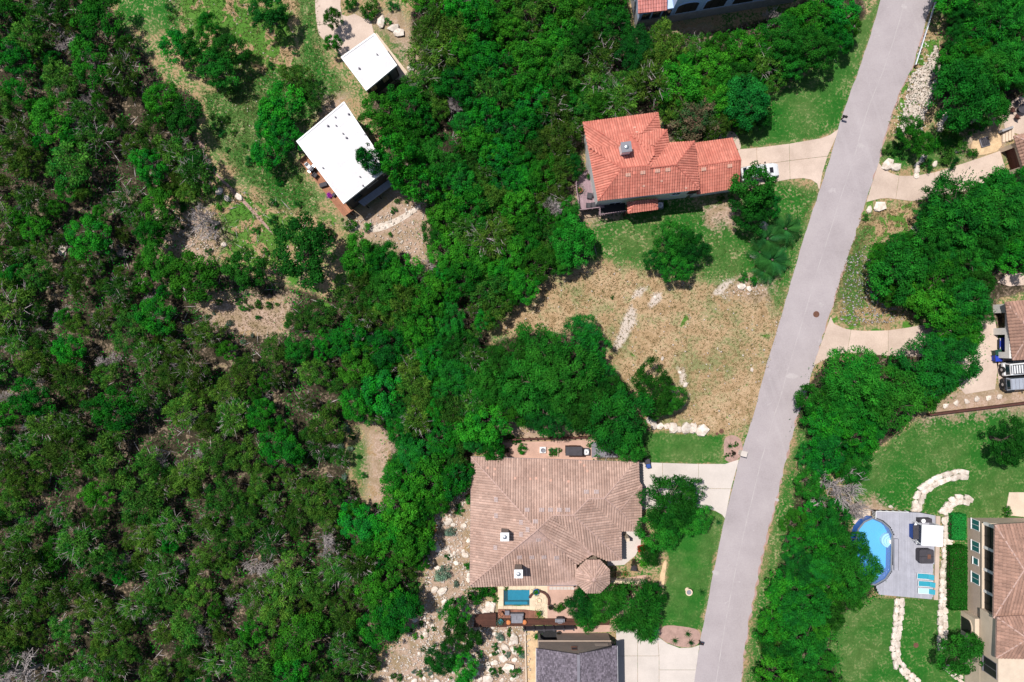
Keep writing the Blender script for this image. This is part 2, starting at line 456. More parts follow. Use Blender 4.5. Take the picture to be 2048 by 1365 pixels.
GREEN = [
 [(1530,200),(1620,140),(1745,20),(1775,-40),(1745,60),(1680,250),(1640,277),(1480,300),(1470,262)],
 [(1185,405),(1480,385),(1560,360),(1645,378),(1606,480),(1563,625),(1500,565),(1420,560),(1300,540),(1180,520)],
 [(1285,862),(1450,868),(1440,928),(1285,928)],
 [(1300,1005),(1452,1020),(1400,1262),(1318,1255),(1335,1120)],
 [(1850,832),(2120,800),(2120,1045),(1900,1040),(1755,1015),(1690,1020),(1715,930)],
 [(1655,1250),(1735,1192),(1905,1195),(1935,1240),(2000,1430),(1680,1430)],
 [(400,180),(500,190),(560,300),(650,425),(600,430),(470,350),(420,260)],
 [(215,-50),(340,-50),(370,70),(290,70),(240,50)],
 [(430,120),(600,150),(640,60),(650,130),(560,280),(600,330),(650,430),(560,425),(470,350),(410,260)],
 [(590,-50),(640,-50),(640,90),(690,180),(610,260),(540,230),(600,120)],
 [(1765,280),(1840,270),(1990,200),(2010,240),(1950,320),(1850,345),(1760,330)],
 [(700,880),(735,880),(745,950),(720,985),(700,950)],
 [(690,470),(790,480),(800,560),(690,570)],
 [(760,60),(840,90),(830,140),(790,130)],
 [(1900,1030),(1945,1030),(1945,1230),(1895,1230)],
 [(1615,800),(1640,790),(1600,940),(1565,1120),(1535,1250),(1510,1400),(1485,1400),(1500,1243),(1550,1020),(1570,940)],
 [(1665,600),(1700,470),(1760,420),(1730,500),(1740,580),(1720,620)],
]
DRY = [
 [(970,662),(1012,645),(1060,590),(1100,550),(1180,525),(1300,540),(1420,570),(1510,565),(1562,620),(1545,720),(1500,855),(1440,868),(1290,852),(1235,735),(1195,670)],
 [(330,-40),(600,-40),(590,60),(600,200),(520,240),(440,190),(340,120)],
 [(330,330),(600,420),(680,450),(560,570),(430,530),(330,450)],
 [(1690,440),(1830,400),(1830,450),(1730,500),(1740,590),(1840,640),(1690,655),(1665,620)],
 [(1790,140),(1870,60),(1890,140),(1850,270),(1770,300)],
 [(640,560),(700,500),(700,590),(640,600)],
 [(1680,400),(1740,408),(1700,470),(1680,500)],
]
DIRT = [
 [(400,595),(460,588),(585,598),(572,668),(480,672),(415,642)],
 [(690,430),(860,385),(855,545),(790,495),(720,480)],
 [(735,850),(770,860),(790,900),(765,1010),(740,1020)],
 [(860,985),(945,970),(945,1175),(1005,1230),(1060,1255),(1060,1430),(740,1430),(765,1310),(840,1220),(850,1140),(860,1060)],
 [(1000,810),(1035,850),(1185,866),(1185,884),(1020,884),(1000,850)],
 [(300,420),(420,410),(450,480),(420,530),(300,500)],
 [(640,190),(690,195),(690,230),(640,240)],
 [(715,30),(800,30),(840,110),(830,165),(780,60)],
 [(1185,405),(1240,405),(1230,440),(1190,435)],
 [(1400,410),(1480,400),(1480,450),(1420,455)],
 [(1850,790),(2120,770),(2120,812),(1850,838)],
 [(1690,1000),(1770,1005),(1775,1028),(1700,1035)],
 [(1290,50),(1420,55),(1360,75),(1300,70)],
 [(780,370),(850,395),(840,430),(760,430)],
 [(1135,330),(1160,330),(1170,420),(1240,420),(1230,440),(1150,440)],
 [(1930,240),(2000,225),(2010,300),(1930,310)],
 [(1480,560),(1540,570),(1535,600),(1450,590)],
]
ROCKY = [
 [(1800,130),(1870,60),(1890,140),(1850,270),(1785,275)],
 [(870,1180),(1060,1250),(1050,1430),(780,1430),(830,1240)],
 [(860,985),(942,990),(940,1170),(870,1100)],
 [(1440,560),(1530,555),(1530,590),(1440,600)],
]

def grid_axis(a, b, step, extra):
    c = list(np.arange(a, b + 1e-6, step))
    return np.array([-e for e in extra[::-1]] + c + list(extra))
gx = grid_axis(-76, 76, 0.4, [82, 95, 120, 180, 320, 700])
gy = grid_axis(-54, 54, 0.4, [60, 75, 100, 160, 320, 700])
XX, YY = np.meshgrid(gx, gy)
gv = np.stack([XX.ravel(), YY.ravel(), np.zeros(XX.size)], 1)
PX = np.stack([gv[:, 0] * PPM + 1024, 682.5 - gv[:, 1] * PPM], 1)
def weight(polys, feather):
    w = np.zeros(len(PX))
    for p in polys:
        w = np.maximum(w, np.clip(sdist(PX, p) / feather * 0.5 + 0.5, 0, 1))
    return w
MOWN = [0, 2, 3, 4, 5]
BARE = [[(1262,610),(1272,622),(1270,645),(1250,680),(1232,706),(1226,695),(1243,650),(1255,625)], [(1312,585),(1322,588),(1318,606),(1300,619),(1295,610),(1304,595)], [(1285,574),(1292,578),(1280,592),(1266,595),(1271,584)], [(1455,563),(1464,561),(1442,588),(1423,594),(1429,582)], [(1345,780),(1352,775),(1340,800),(1334,800)], [(1355,735),(1368,738),(1372,765),(1362,770)], [(690,448),(730,452),(700,462)]]
wg = np.maximum(weight([GREEN[i] for i in MOWN], 16), weight([g for i, g in enumerate(GREEN) if i not in MOWN], 46)); wd = weight(DRY, 40); wi = np.maximum(weight(DIRT, 44), 0.52 * weight(HOLES[:len(GAPS)], 40))
wb = weight(BARE, 12); wm = np.maximum(weight([GREEN[i] for i in (2, 3)], 30), 0.6 * weight([GREEN[i] for i in (0, 4, 5)], 30)); wr = weight(ROCKY, 18)
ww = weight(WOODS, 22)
for h in HOLES[len(GAPS):]: ww = np.minimum(ww, 1 - np.clip(sdist(PX, h) / 16 * 0.5 + 0.5, 0, 1))
nxg, nyg = len(gx), len(gy)
ii = np.arange(nxg * nyg).reshape(nyg, nxg)
gf = np.stack([ii[:-1, :-1].ravel(), ii[:-1, 1:].ravel(), ii[1:, 1:].ravel(), ii[1:, :-1].ravel()], 1)
POOL_PX = [(1007, 1179), (1059, 1179), (1059, 1212), (1007, 1212)]
cen = gv[gf].mean(1)
POOL_W = GP(POOL_PX)
keep = ~pip(cen[:, :2], [(p.x, p.y) for p in POOL_W])
gf = gf[keep]

def ground_material():
    m, nt, bs = new_mat('ground')
    pos = geo_pos(nt)
    at = nt.nodes.new('ShaderNodeAttribute'); at.attribute_name = 'tint'
    sep = nt.nodes.new('ShaderNodeSeparateColor'); nt.links.new(at.outputs['Color'], sep.inputs[0])
    a2 = nt.nodes.new('ShaderNodeAttribute'); a2.attribute_name = 'zone'
    sep2 = nt.nodes.new('ShaderNodeSeparateColor'); nt.links.new(a2.outputs['Color'], sep2.inputs[0])
    big = noise(nt, 0.12, 4, 0.6, pos); mid = noise(nt, 0.55, 5, 0.65, pos, 0.6); fin = noise(nt, 3.2, 5, 0.7, pos); vf = noise(nt, 14, 3, 0.7, pos)
    # base colours of each cover
    lawn = ramp(nt, mathn(nt, 'ADD', mathn(nt, 'MULTIPLY', mid, 0.45), mathn(nt, 'MULTIPLY', fin, 0.55)),
                [(0.30, (0.012, 0.095, 0.011)), (0.52, (0.026, 0.148, 0.017)), (0.74, (0.065, 0.205, 0.026))])
    dry = ramp(nt, mathn(nt, 'ADD', mathn(nt, 'MULTIPLY', mid, 0.5), mathn(nt, 'MULTIPLY', vf, 0.5)),
               [(0.30, (0.16, 0.115, 0.05)), (0.46, (0.42, 0.285, 0.16)), (0.62, (0.65, 0.475, 0.315))])
    dirt = ramp(nt, mathn(nt, 'ADD', mathn(nt, 'MULTIPLY', fin, 0.55), mathn(nt, 'MULTIPLY', vf, 0.45)),
                [(0.30, (0.20, 0.13, 0.09)), (0.48, (0.45, 0.315, 0.24)), (0.64, (0.62, 0.49, 0.39))])
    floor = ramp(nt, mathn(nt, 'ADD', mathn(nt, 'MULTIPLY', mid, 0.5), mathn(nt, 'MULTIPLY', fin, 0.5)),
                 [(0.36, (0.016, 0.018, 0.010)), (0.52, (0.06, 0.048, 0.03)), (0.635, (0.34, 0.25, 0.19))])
    dirt = mixc(nt, ramp(nt, mid, [(0.44, (0, 0, 0)), (0.60, (0.75, 0.75, 0.75))]), dirt, mixc(nt, fin, (0.20, 0.17, 0.07), (0.36, 0.25, 0.16)))
    def brk(w, n, amp, lo=0.42, hi=0.58):
        v = mathn(nt, 'ADD', w, mathn(nt, 'MULTIPLY', mathn(nt, 'SUBTRACT', n, 0.5), amp))
        r = nt.nodes.new('ShaderNodeMapRange'); r.inputs[1].default_value = lo; r.inputs[2].default_value = hi; r.clamp = True
        nt.links.new(v, r.inputs[0]); return r.outputs[0]
    patch = mathn(nt, 'ADD', mathn(nt, 'MULTIPLY', mid, 0.6), mathn(nt, 'MULTIPLY', fin, 0.4))
    # default cover outside the zones: rough scrub verge
    verge = mixc(nt, brk(mid, fin, 1.2, 0.40, 0.62), dry, lawn)
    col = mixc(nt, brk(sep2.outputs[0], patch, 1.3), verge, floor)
    dryg = mixc(nt, brk(mathn(nt, 'MULTIPLY', big, 0.9), patch, 1.6, 0.42, 0.62), dry, mixc(nt, 0.42, lawn, dry))
    col = mixc(nt, brk(sep.outputs[1], patch, 1.2), col, dryg)
    col = mixc(nt, mathn(nt, 'MULTIPLY', brk(mathn(nt, 'MULTIPLY', at.outputs['Alpha'], 0.66), mid, 3.0, 0.44, 0.56), 0.92), col, mixc(nt, fin, lawn, (0.10, 0.27, 0.024)))
    wild = mathn(nt, 'SUBTRACT', 1.0, a2.outputs['Alpha'])
    lawnd = mixc(nt, mathn(nt, 'MULTIPLY', brk(mathn(nt, 'MULTIPLY', patch, 0.95), fin, 0.9, 0.52, 0.66), mathn(nt, 'MULTIPLY_ADD', wild, 0.9, 0.06)), lawn, mixc(nt, 0.7, lawn, dry))
    lawnd = mixc(nt, mathn(nt, 'MULTIPLY', ramp(nt, big, [(0.42, (0, 0, 0)), (0.62, (1, 1, 1))]), 0.28), lawnd, mixc(nt, 0.45, lawn, dry))
    col = mixc(nt, brk(sep.outputs[0], patch, 1.5, 0.38, 0.60), col, lawnd)
    col = mixc(nt, brk(sep.outputs[2], patch, 2.3, 0.36, 0.60), col, dirt)
    col = mixc(nt, brk(sep2.outputs[2], patch, 1.3, 0.36, 0.62), col, mixc(nt, fin, (0.50, 0.40, 0.32), (0.70, 0.62, 0.55)))
    # pale stone chips lying in the rocky places
    vo = nt.nodes.new('ShaderNodeTexVoronoi'); vo.inputs['Scale'].default_value = 2.6; nt.links.new(pos, vo.inputs['Vector'])
    chips = nt.nodes.new('ShaderNodeMapRange'); chips.inputs[1].default_value = 0.30; chips.inputs[2].default_value = 0.22
    nt.links.new(vo.outputs['Distance'], chips.inputs[0])
    sel = mathn(nt, 'MULTIPLY', chips.outputs[0], brk(sep2.outputs[1], fin, 1.0), clamp=True)
    col = mixc(nt, sel, col, (0.62, 0.57, 0.52))
    nt.links.new(col, bs.inputs['Base Color'])
    bs.inputs['Roughness'].default_value = 0.97; bs.inputs['Specular IOR Level'].default_value = 0.1
    h = mathn(nt, 'ADD', mathn(nt, 'MULTIPLY', fin, 1.0), mathn(nt, 'MULTIPLY', vf, 0.5))
    add_bump(nt, bs, h, 0.9, 0.22)
    return m
M['ground'] = ground_material()
ground = np_mesh('ground', gv, gf, M['ground'], tint=np.stack([wg, wd, wi, weight([DRY[1], DRY[2], DRY[4], DRY[5], DRY[6], DRY[3]], 40)], 1).astype(np.float32))
at = ground.data.color_attributes.new('zone', 'FLOAT_COLOR', 'POINT')
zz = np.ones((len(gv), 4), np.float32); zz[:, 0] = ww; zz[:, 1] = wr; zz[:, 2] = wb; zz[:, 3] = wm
at.data.foreach_set('color', zz.ravel())
tag(ground, 'ground of lawns, dry field, dirt and leaf litter', kind='structure')

# ---------------------------------------------------------------- road
def road_material():
    m, nt, bs = new_mat('asphalt_road')
    pos = geo_pos(nt)
    a = noise(nt, 0.22, 5, 0.6, pos); b = noise(nt, 5, 4, 0.7, pos); c = noise(nt, 26, 2, 0.7, pos)
    f = mathn(nt, 'ADD', mathn(nt, 'MULTIPLY', a, 0.45), mathn(nt, 'ADD', mathn(nt, 'MULTIPLY', b, 0.3), mathn(nt, 'MULTIPLY', c, 0.25)))
    col = ramp(nt, f, [(0.36, (0.28, 0.245, 0.252)), (0.50, (0.345, 0.304, 0.312)), (0.64, (0.395, 0.352, 0.358))])
    # long streaks along the road direction
    mp = nt.nodes.new('ShaderNodeMapping'); mp.inputs['Rotation'].default_value = (0, 0, math.radians(-73)); mp.inputs['Scale'].default_value = (0.03, 1.6, 1)
    mp.vector_type = 'TEXTURE'
    mp.inputs['Scale'].default_value = (30, 0.7, 1)
    nt.links.new(pos, mp.inputs['Vector'])
    st = noise(nt, 1.0, 3, 0.5, mp.outputs[0])
    col = mixc(nt, ramp(nt, st, [(0.55, (0, 0, 0)), (0.75, (0.22, 0.22, 0.22))]), col, (0.43, 0.39, 0.40))
    sp = noise(nt, 0.9, 4, 0.75, pos, 1.2)
    col = mixc(nt, ramp(nt, sp, [(0.64, (0, 0, 0)), (0.70, (0.45, 0.45, 0.45))]), col, (0.47, 0.43, 0.43))
    nt.links.new(col, bs.inputs['Base Color']); bs.inputs['Roughness'].default_value = 0.9
    add_bump(nt, bs, c, 0.3, 0.03)
    return m
M['road'] = road_material()
cr = None
rl = ragged(GP(ROAD_L), 0.7, 0.05, seed=1); rr = ragged(GP(ROAD_R), 0.7, 0.16, seed=2)
tag(MB().prism(rl + rr[::-1], -0.2, 0.024).build('road', M['road']), 'pale grey asphalt road running down past the houses', kind='structure')
mid_ = [((a[0] + b[0]) / 2 + 6, (a[1] + b[1]) / 2) for a, b in zip(ROAD_L[::3] + ROAD_L[-1:], [ROAD_R[min(len(ROAD_R) - 1, round(i * 3 * (len(ROAD_R) - 1) / (len(ROAD_L) - 1)))] for i in range(len(ROAD_L[::3]))] + ROAD_R[-1:])]
def road_mid(y):
    f = lambda L: np.interp(y, [p[1] for p in L], [p[0] for p in L])
    return float(f(ROAD_L) * .52 + f(ROAD_R) * .48)
ys_ = list(range(-40, 1420, 30))
s0 = ragged(GP([(road_mid(y) - .7, y) for y in ys_]), .8, .03, seed=8); s1 = ragged(GP([(road_mid(y) + .7, y) for y in ys_]), .8, .03, seed=9)
M['seam'] = pmat('road_seam', (0.44, 0.40, 0.40), 0.3, 0.8, 9, 0.9, 0.1, c2=(0.33, 0.295, 0.30))
tag(MB().prism(s0 + s1[::-1], 0.0, 0.028).build('road_seam', M['seam']), 'pale paving seam down the middle of the road', kind='structure')
for i, (x, y, w, h, lb) in enumerate([(1722,292,9,7,'pale repair blotch on the road below the red-tiled driveway'), (1432,1146,8,6,'pale repair blotch near the left road edge'), (1583,752,14,6,'long pale blotch on the road beside the dry lot'), (1553,1000,5,4,'small pale blotch on the road'), (1808,14,7,6,'pale blotch on the road at the top'), (1642,610,6,5,'pale blotch on the road beside the manhole')]):
    lp = [(x + w * math.cos(t) * random.uniform(.6, 1.1) + .35 * h * math.sin(t), y + h * math.sin(t) * random.uniform(.6, 1.1)) for t in [k * .4 for k in range(15)]]
    tag(MB().prism([(p.x, p.y) for p in GP(lp)], 0.0, 0.0275).build('road_patch', M['seam']), lb, kind='structure')
# crumbled pale gravel shoulder along the right edge
re0 = ragged(GP([(x - 4, y) for x, y in ROAD_R]), 0.6, 0.06, seed=3); re1 = ragged(GP([(x + 1.5, y + 1) for x, y in ROAD_R]), 0.5, 0.22, seed=4)
tag(MB().prism(re0 + re1[::-1], -0.1, 0.010).build('road_shoulder', M['gravel']), 'narrow crumbled gravel shoulder along the road edge', kind='structure')

def slab_pave(name, label, pieces, mat, z1=0.05, gap=0.045, z0=-0.15):
    """paving of cast slabs: each piece (pixel loop) is a slab of its own with an open joint."""
    a = G(*pieces[0][0])
    root = empty(name, (a.x, a.y, 0)); tag(root, label, kind='structure')
    for pc in pieces:
        pts = inset([(p.x, p.y) for p in GP(pc)], gap / 2)
        MB().prism(local(pts, a), z0, z1).build('slab', mat, root)
    return root

def paving(name, label, loop, mat, z1=0.05, z0=-0.1, sm=0):
    pts = [(p.x, p.y) for p in GP(loop)]
    if sm: pts = smooth_loop(pts, sm)
    return tag(MB().prism(pts, z0, z1).build(name, mat), label, kind='structure')

slab_pave('driveway', 'concrete driveway leading to the red-tiled house garage', [
  [(1476,299),(1513,296),(1514,331),(1474,337)], [(1474,337),(1514,331),(1515,371),(1472,378)],
  [(1513,296),(1578,288),(1579,322),(1514,331)], [(1514,331),(1579,322),(1580,359),(1547,365),(1515,371)],
  [(1578,288),(1641,277),(1660,270),(1677,258),(1672,275),(1655,313),(1579,322)], [(1579,322),(1655,313),(1645,345),(1638,382),(1634,368),(1622,360),(1605,357),(1580,359)]], M['concrete'])
slab_pave('driveway', 'broad pale driveway in front of the large brown-roofed house', [
  [(1270,924),(1325,926),(1325,976),(1270,976)], [(1325,926),(1397,928),(1397,977),(1325,976)],
  [(1397,928),(1450,928),(1478,919),(1462,978),(1397,977)], [(1270,976),(1325,976),(1325,1016),(1280,1020),(1270,1020)],
  [(1325,976),(1397,977),(1397,1016),(1360,1014),(1325,1016)], [(1397,977),(1462,978),(1450,1038),(1444,1030),(1430,1022),(1412,1018),(1397,1016)]], M['concrete_pale'])
slab_pave('driveway', 'very pale concrete driveway beside the grey shingled house', [
  [(1232,1259),(1275,1259),(1275,1312),(1232,1312)], [(1275,1259),(1320,1259),(1315,1273),(1318,1312),(1275,1312)],
  [(1232,1312),(1275,1312),(1275,1390),(1232,1390)], [(1275,1312),(1318,1312),(1318,1390),(1275,1390)],
  [(1315,1273),(1335,1287),(1359,1296),(1384,1295),(1399,1290),(1392,1340),(1318,1340),(1318,1312)], [(1318,1340),(1392,1340),(1385,1390),(1318,1390)]], M['concrete_pale'])
slab_pave('driveway', 'curved driveway joining the road near the stone boulders at upper right', [
  [(1757,325),(1765,336),(1780,346),(1798,352),(1791,399),(1775,397),(1760,398),(1732,405)],
  [(1798,352),(1830,352),(1869,345),(1873,395),(1823,403),(1791,399)],
  [(1869,345),(1930,326),(2000,302),(2012,343),(1940,380),(1873,395)]], M['concrete'])
slab_pave('driveway', 'driveway running right from the road under the large oak', [
  [(1661,633),(1668,648),(1688,657),(1702,660),(1694,705),(1670,710),(1653,718),(1626,732)],
  [(1702,660),(1730,662),(1776,661),(1776,712),(1730,708),(1694,705)],
  [(1776,661),(1818,655),(1850,649),(1900,640),(1900,716),(1776,712)],
  [(1900,640),(1990,640),(2000,700),(1990,779),(1930,789),(1900,760)],
  [(1990,700),(2090,695),(2090,770),(1998,778)]], M['concrete'])
slab_pave('driveway', 'concrete parking apron above the small white garage', [
  [(630,-40),(630,0),(631,30),(634,50),(688,50),(684,30),(681,11),(685,-40)],
  [(634,50),(637,69),(651,84),(669,98),(690,120),(750,75),(744,49),(741,37),(727,37),(709,28),(694,33),(684,30),(688,50)]], M['concrete'], z1=0.04)
paving('driveway', 'short concrete pad at the right edge beyond the oaks', [(1995,565),(2012,549),(2100,542),(2100,566),(2018,573)], M['concrete'])
paving('walkway', 'curved concrete walk at the red-tiled garage corner', [(1436,274),(1448,263),(1466,263),(1477,274),(1483,298),(1474,300),(1462,282),(1440,280)], M['concrete'], 0.046, sm=2)
paving('walkway', 'concrete walk along the right side of the small white garage', [(748,70),(753,66),(819,150),(803,160),(790,160)], M['concrete_warm'], 0.046)
paving('gravel_bed', 'pink gravel bed with agaves beside the pale driveway', [(1331,1250),(1365,1253),(1402,1260),(1399,1288),(1384,1294),(1359,1295),(1335,1286),(1316,1273),(1322,1258)], M['gravel'], 0.03, sm=2)
paving('gravel_bed', 'round gravel bed beside the road with small shrubs', [(1447,880),(1455,872),(1470,870),(1482,880),(1487,900),(1478,918),(1462,926),(1448,920)], M['gravel'], 0.03, sm=2)
paving('entry_patio', 'pale entry patio in the corner of the brown-roofed house', [(1240,1055),(1283,1060),(1281,1092),(1270,1112),(1248,1130),(1215,1132),(1215,1110),(1240,1110)], M['concrete_pale'], 0.06)
paving('side_yard', 'pinkish stone side yard along the top of the brown-roofed house', [(1000,886),(1190,880),(1195,925),(985,925),(990,905)], M['paver_pink'], 0.02)
paving('patio', 'pink paved patio right of the swimming pool', [(1092,1165),(1200,1165),(1292,1150),(1292,1190),(1255,1235),(1090,1240)], M['paver_pink'], 0.02)
paving('patio', 'sandy flagstone patio between pool and pink paving', [(1064,1165),(1095,1165),(1095,1238),(1064,1222)], M['coping'], 0.025)
paving('patio', 'sandy flagstone strip between pool and brown-roofed house', [(1000,1160),(1064,1160),(1064,1172),(1000,1172)], M['coping'], 0.025)
paving('path', 'tan flagstone path left of the grey shingled house', [(1049,1258),(1090,1256),(1090,1275),(1078,1290),(1076,1400),(1052,1400)], M['flagstone'], 0.03)
paving('path', 'pink gravel strip between deck and grey shingled house', [(1090,1256),(1250,1248),(1255,1262),(1090,1270)], M['paver_pink'], 0.03)
paving('stone_edging', 'curved tan stone edging between lawn and planting', [(1334,1120),(1330,1150),(1326,1192),(1318,1192),(1318,1160),(1327,1122)], M['flagstone'], 0.06, sm=1)
paving('patio', 'cream terrace with table at the upper right house', [(2002,216),(2034,196),(2120,170),(2120,290),(2010,262)], M['concrete'], 0.05)
paving('patio', 'round flagstone sitting area with fire pit', [(1941,296),(1946,280),(1960,270),(1982,264),(2000,266),(2004,300),(1962,312),(1946,310)], M['flagstone'], 0.04, sm=1)
paving('path', 'worn white rocky track right of the flat-roofed house', [(730,458),(760,447),(790,438),(820,420),(845,405),(838,420),(800,447),(750,468)], M['limestone'], 0.03, sm=2)
paving('path', 'narrow dirt footpath through the meadow', [(390,280),(400,290),(405,320),(440,360),(480,400),(540,465),(548,470),(530,445),(480,390),(430,345),(412,310),(408,285)], M['gravel'], 0.018, sm=2)
paving('terrace', 'cream stone entry walk beside the tan house lawn', [(2018,985),(2100,985),(2100,1040),(2010,1030)], M['concrete_warm'], 0.05)
# ---------------------------------------------------------------- building helpers
def part(mb, name, mat, parent, org, smooth=False, kind=None):
    mb.v = [(p[0] - org[0], p[1] - org[1], p[2] - org[2]) for p in mb.v]
    return mb.build(name, mat, parent, smooth, kind)

def face_plane(P):
    n = Vector((0, 0, 0)); m = len(P)
    for i in range(m):
        a, b = P[i], P[(i+1) % m]
        n += Vector(((a.y - b.y) * (a.z + b.z), (a.z - b.z) * (a.x + b.x), (a.x - b.x) * (a.y + b.y)))
    n.normalize()
    if n.z < 0: n = -n
    c = sum(P, Vector()) / m
    return n, c

def tile_mesh(P, org, rib=0.33, course=0.40, flat=False, seed=0, depth=0.105, down=None, jit=0.0):
    """barrel tiles (or flat shingles) laid in columns over the planar loop P."""
    rng = np.random.default_rng(seed)
    n, c = face_plane(P)
    if down is None:
        d = Vector((0, 0, -1)); d = d - n * d.dot(n)
    else:
        d = Vector(down); d = d - n * d.dot(n)
    d.normalize(); u = n.cross(d).normalized(); up = -d
    loop = [((p - c).dot(u), (p - c).dot(up)) for p in P]
    us = [q[0] for q in loop]
    prof = [(-0.5, 0.0), (-0.32, 0.75), (0.0, 1.0), (0.32, 0.75), (0.5, 0.0)] if not flat else [(-0.49, 0.25), (0.49, 0.25)]
    V = []; F = []; T = []
    uu = min(us) + rib * 0.5
    row = 0
    while uu < max(us):
        xs = []
        m = len(loop)
        for i in range(m):
            (x1, y1), (x2, y2) = loop[i], loop[(i+1) % m]
            if (x1 > uu) != (x2 > uu):
                xs.append(y1 + (y2 - y1) * (uu - x1) / (x2 - x1))
        xs.sort()
        colt = rng.uniform(0.86, 1.06)
        for v0, v1 in zip(xs[::2], xs[1::2]):
            off = (0.5 * course if (flat and row % 2) else rng.uniform(0, 0.06))
            v = v0 - off if not flat else v0
            v = v0
            first = True
            while v < v1 - 0.02:
                e = min(v + (course if not (first and flat and row % 2) else course / 2), v1)
                first = False
                t = colt * rng.uniform(0.86, 1.08) if not flat else rng.choice([0.7, 0.85, 1.0, 1.15, 1.35]) * rng.uniform(0.9, 1.1)
                if not flat and rng.random() < 0.03: t *= 1.25
                b = len(V)
                for vv, lift, sc in ((v, 0.035, 1.0), (e + 0.03, 0.0, 0.86)):
                    for a, h in prof:
                        V.append(c + u * (uu + a * rib * (0.98 if flat else sc)) + up * vv + n * (h * depth * (1 if not flat else 0.5) + lift))
                        T.append(t)
                k = len(prof)
                for i in range(k - 1): F.append((b+i, b+i+1, b+k+i+1, b+k+i))
                v = e
        uu += rib; row += 1
    if not V: return None
    Va = np.array([tuple(p) for p in V]) - np.array(tuple(org))
    # make faces look outwards
    return Va, np.array(F), np.repeat(np.array(T)[:, None], 3, 1)

def roof(root, faces, mat, ridge_mat, ridges=(), rib=0.33, course=0.40, flat=False, name='roof', seed=1, pan=None, downs=None):
    """root > roof (the sheet below) > roof_tiles of each slope, ridge caps."""
    org = root.location
    mb = MB(); world_faces = []
    for f in faces:
        P = [G(*p) for p in f]
        if face_plane(P)[0].dot(Vector((0, 0, 1))) < 0: P.reverse()
        world_faces.append(P)
        top = [p + Vector((0, 0, -0.02)) for p in P]; m = len(P)
        bot = [p + Vector((0, 0, -0.20)) for p in P]
        if area2([(p.x, p.y) for p in P]) < 0: top.reverse(); bot.reverse()
        mb.add(top + bot, [tuple(range(m)), tuple(range(2*m-1, m-1, -1))] + [(m+i, m+(i+1) % m, (i+1) % m, i) for i in range(m)])
    sheet = part(mb, name, pan or ridge_mat, root, org)
    for i, P in enumerate(world_faces):
        r = tile_mesh(P, org, rib, course, flat, seed * 31 + i, down=(downs or {}).get(i))
        if r is None: continue
        V, F, T = r
        o = np_mesh('roof_tiles', V, F, mat, sheet, tint=T.astype(np.float32))
        o['kind'] = 'stuff'
    for a, b in ridges:
        A, B = G(*a), G(*b); L = (B - A).length; k = max(1, int(L / 0.5)); mb = MB()
        for j in range(k):
            p, q = A.lerp(B, j / k), A.lerp(B, (j + 1.05) / k)
            mb.tube(p + Vector((0, 0, 0.03)), q + Vector((0, 0, 0.0)), 0.115, 0.095, 8)
        part(mb, 'ridge_cap', ridge_mat, sheet, org)
    return sheet, world_faces

def vent_tiles(root, face, pix, mat, w=0.62, h=0.5, rot=0.0):
    n, c = face_plane(face)
    for (x, y) in pix:
        p = on_plane(x, y, n, c) + n * 0.10
        d = Vector((0, 0, -1)); d = (d - n * d.dot(n)).normalized(); u = n.cross(d)
        mb = MB()
        for k in (-1, 0, 1):
            q = p + u * (k * w / 3)
            mb.tube(q - d * h / 2, q + d * h / 2 + n * 0.02, w / 6.5, w / 5.8, 8)
        part(mb, 'vent_tile', mat, root, root.location)

class Wall:
    """frame of reference on a vertical wall from A to B, outward normal on the right of A->B."""
    def __init__(s, A, B):
        s.A = Vector((A[0], A[1], 0)); s.B = Vector((B[0], B[1], 0))
        s.d = (s.B - s.A).normalized(); s.o = Vector((s.d.y, -s.d.x, 0)); s.L = (s.B - s.A).length
    def p(s, t, o, z): return s.A + s.d * t + s.o * o + Vector((0, 0, z))
    def box(s, mb, t0, t1, o0, o1, z0, z1):
        vs = [s.p(t, o, z) for z in (z0, z1) for t, o in ((t0, o1), (t1, o1), (t1, o0), (t0, o0))]
        return mb.add(vs, [(3,2,1,0),(4,5,6,7),(0,1,5,4),(1,2,6,5),(2,3,7,6),(3,0,4,7)])

def window(root, wl, tc, w, z0, z1, glass='glass', frame='white', mull=1, name='window', depth=0.05):
    mb = MB(); t0, t1 = tc - w / 2, tc + w / 2; f = 0.07
    wl.box(mb, t0 - f, t1 + f, 0.0, depth, z0 - f, z0); wl.box(mb, t0 - f, t1 + f, 0.0, depth, z1, z1 + f)
    wl.box(mb, t0 - f, t0, 0.0, depth, z0, z1); wl.box(mb, t1, t1 + f, 0.0, depth, z0, z1)
    for k in range(1, mull + 1):
        tm = t0 + (t1 - t0) * k / (mull + 1)
        wl.box(mb, tm - 0.025, tm + 0.025, 0.0, depth - 0.01, z0, z1)
    o = part(mb, name, M[frame], root, root.location)
    mb = MB(); wl.box(mb, t0, t1, 0.004, depth - 0.022, z0, z1)
    part(mb, 'pane', M[glass], o, root.location)
    mb = MB(); wl.box(mb, t0 - f - .04, t1 + f + .04, 0.0, depth + 0.06, z0 - f - 0.07, z0 - f - .002)
    part(mb, 'sill', M[frame], o, root.location)
    return o

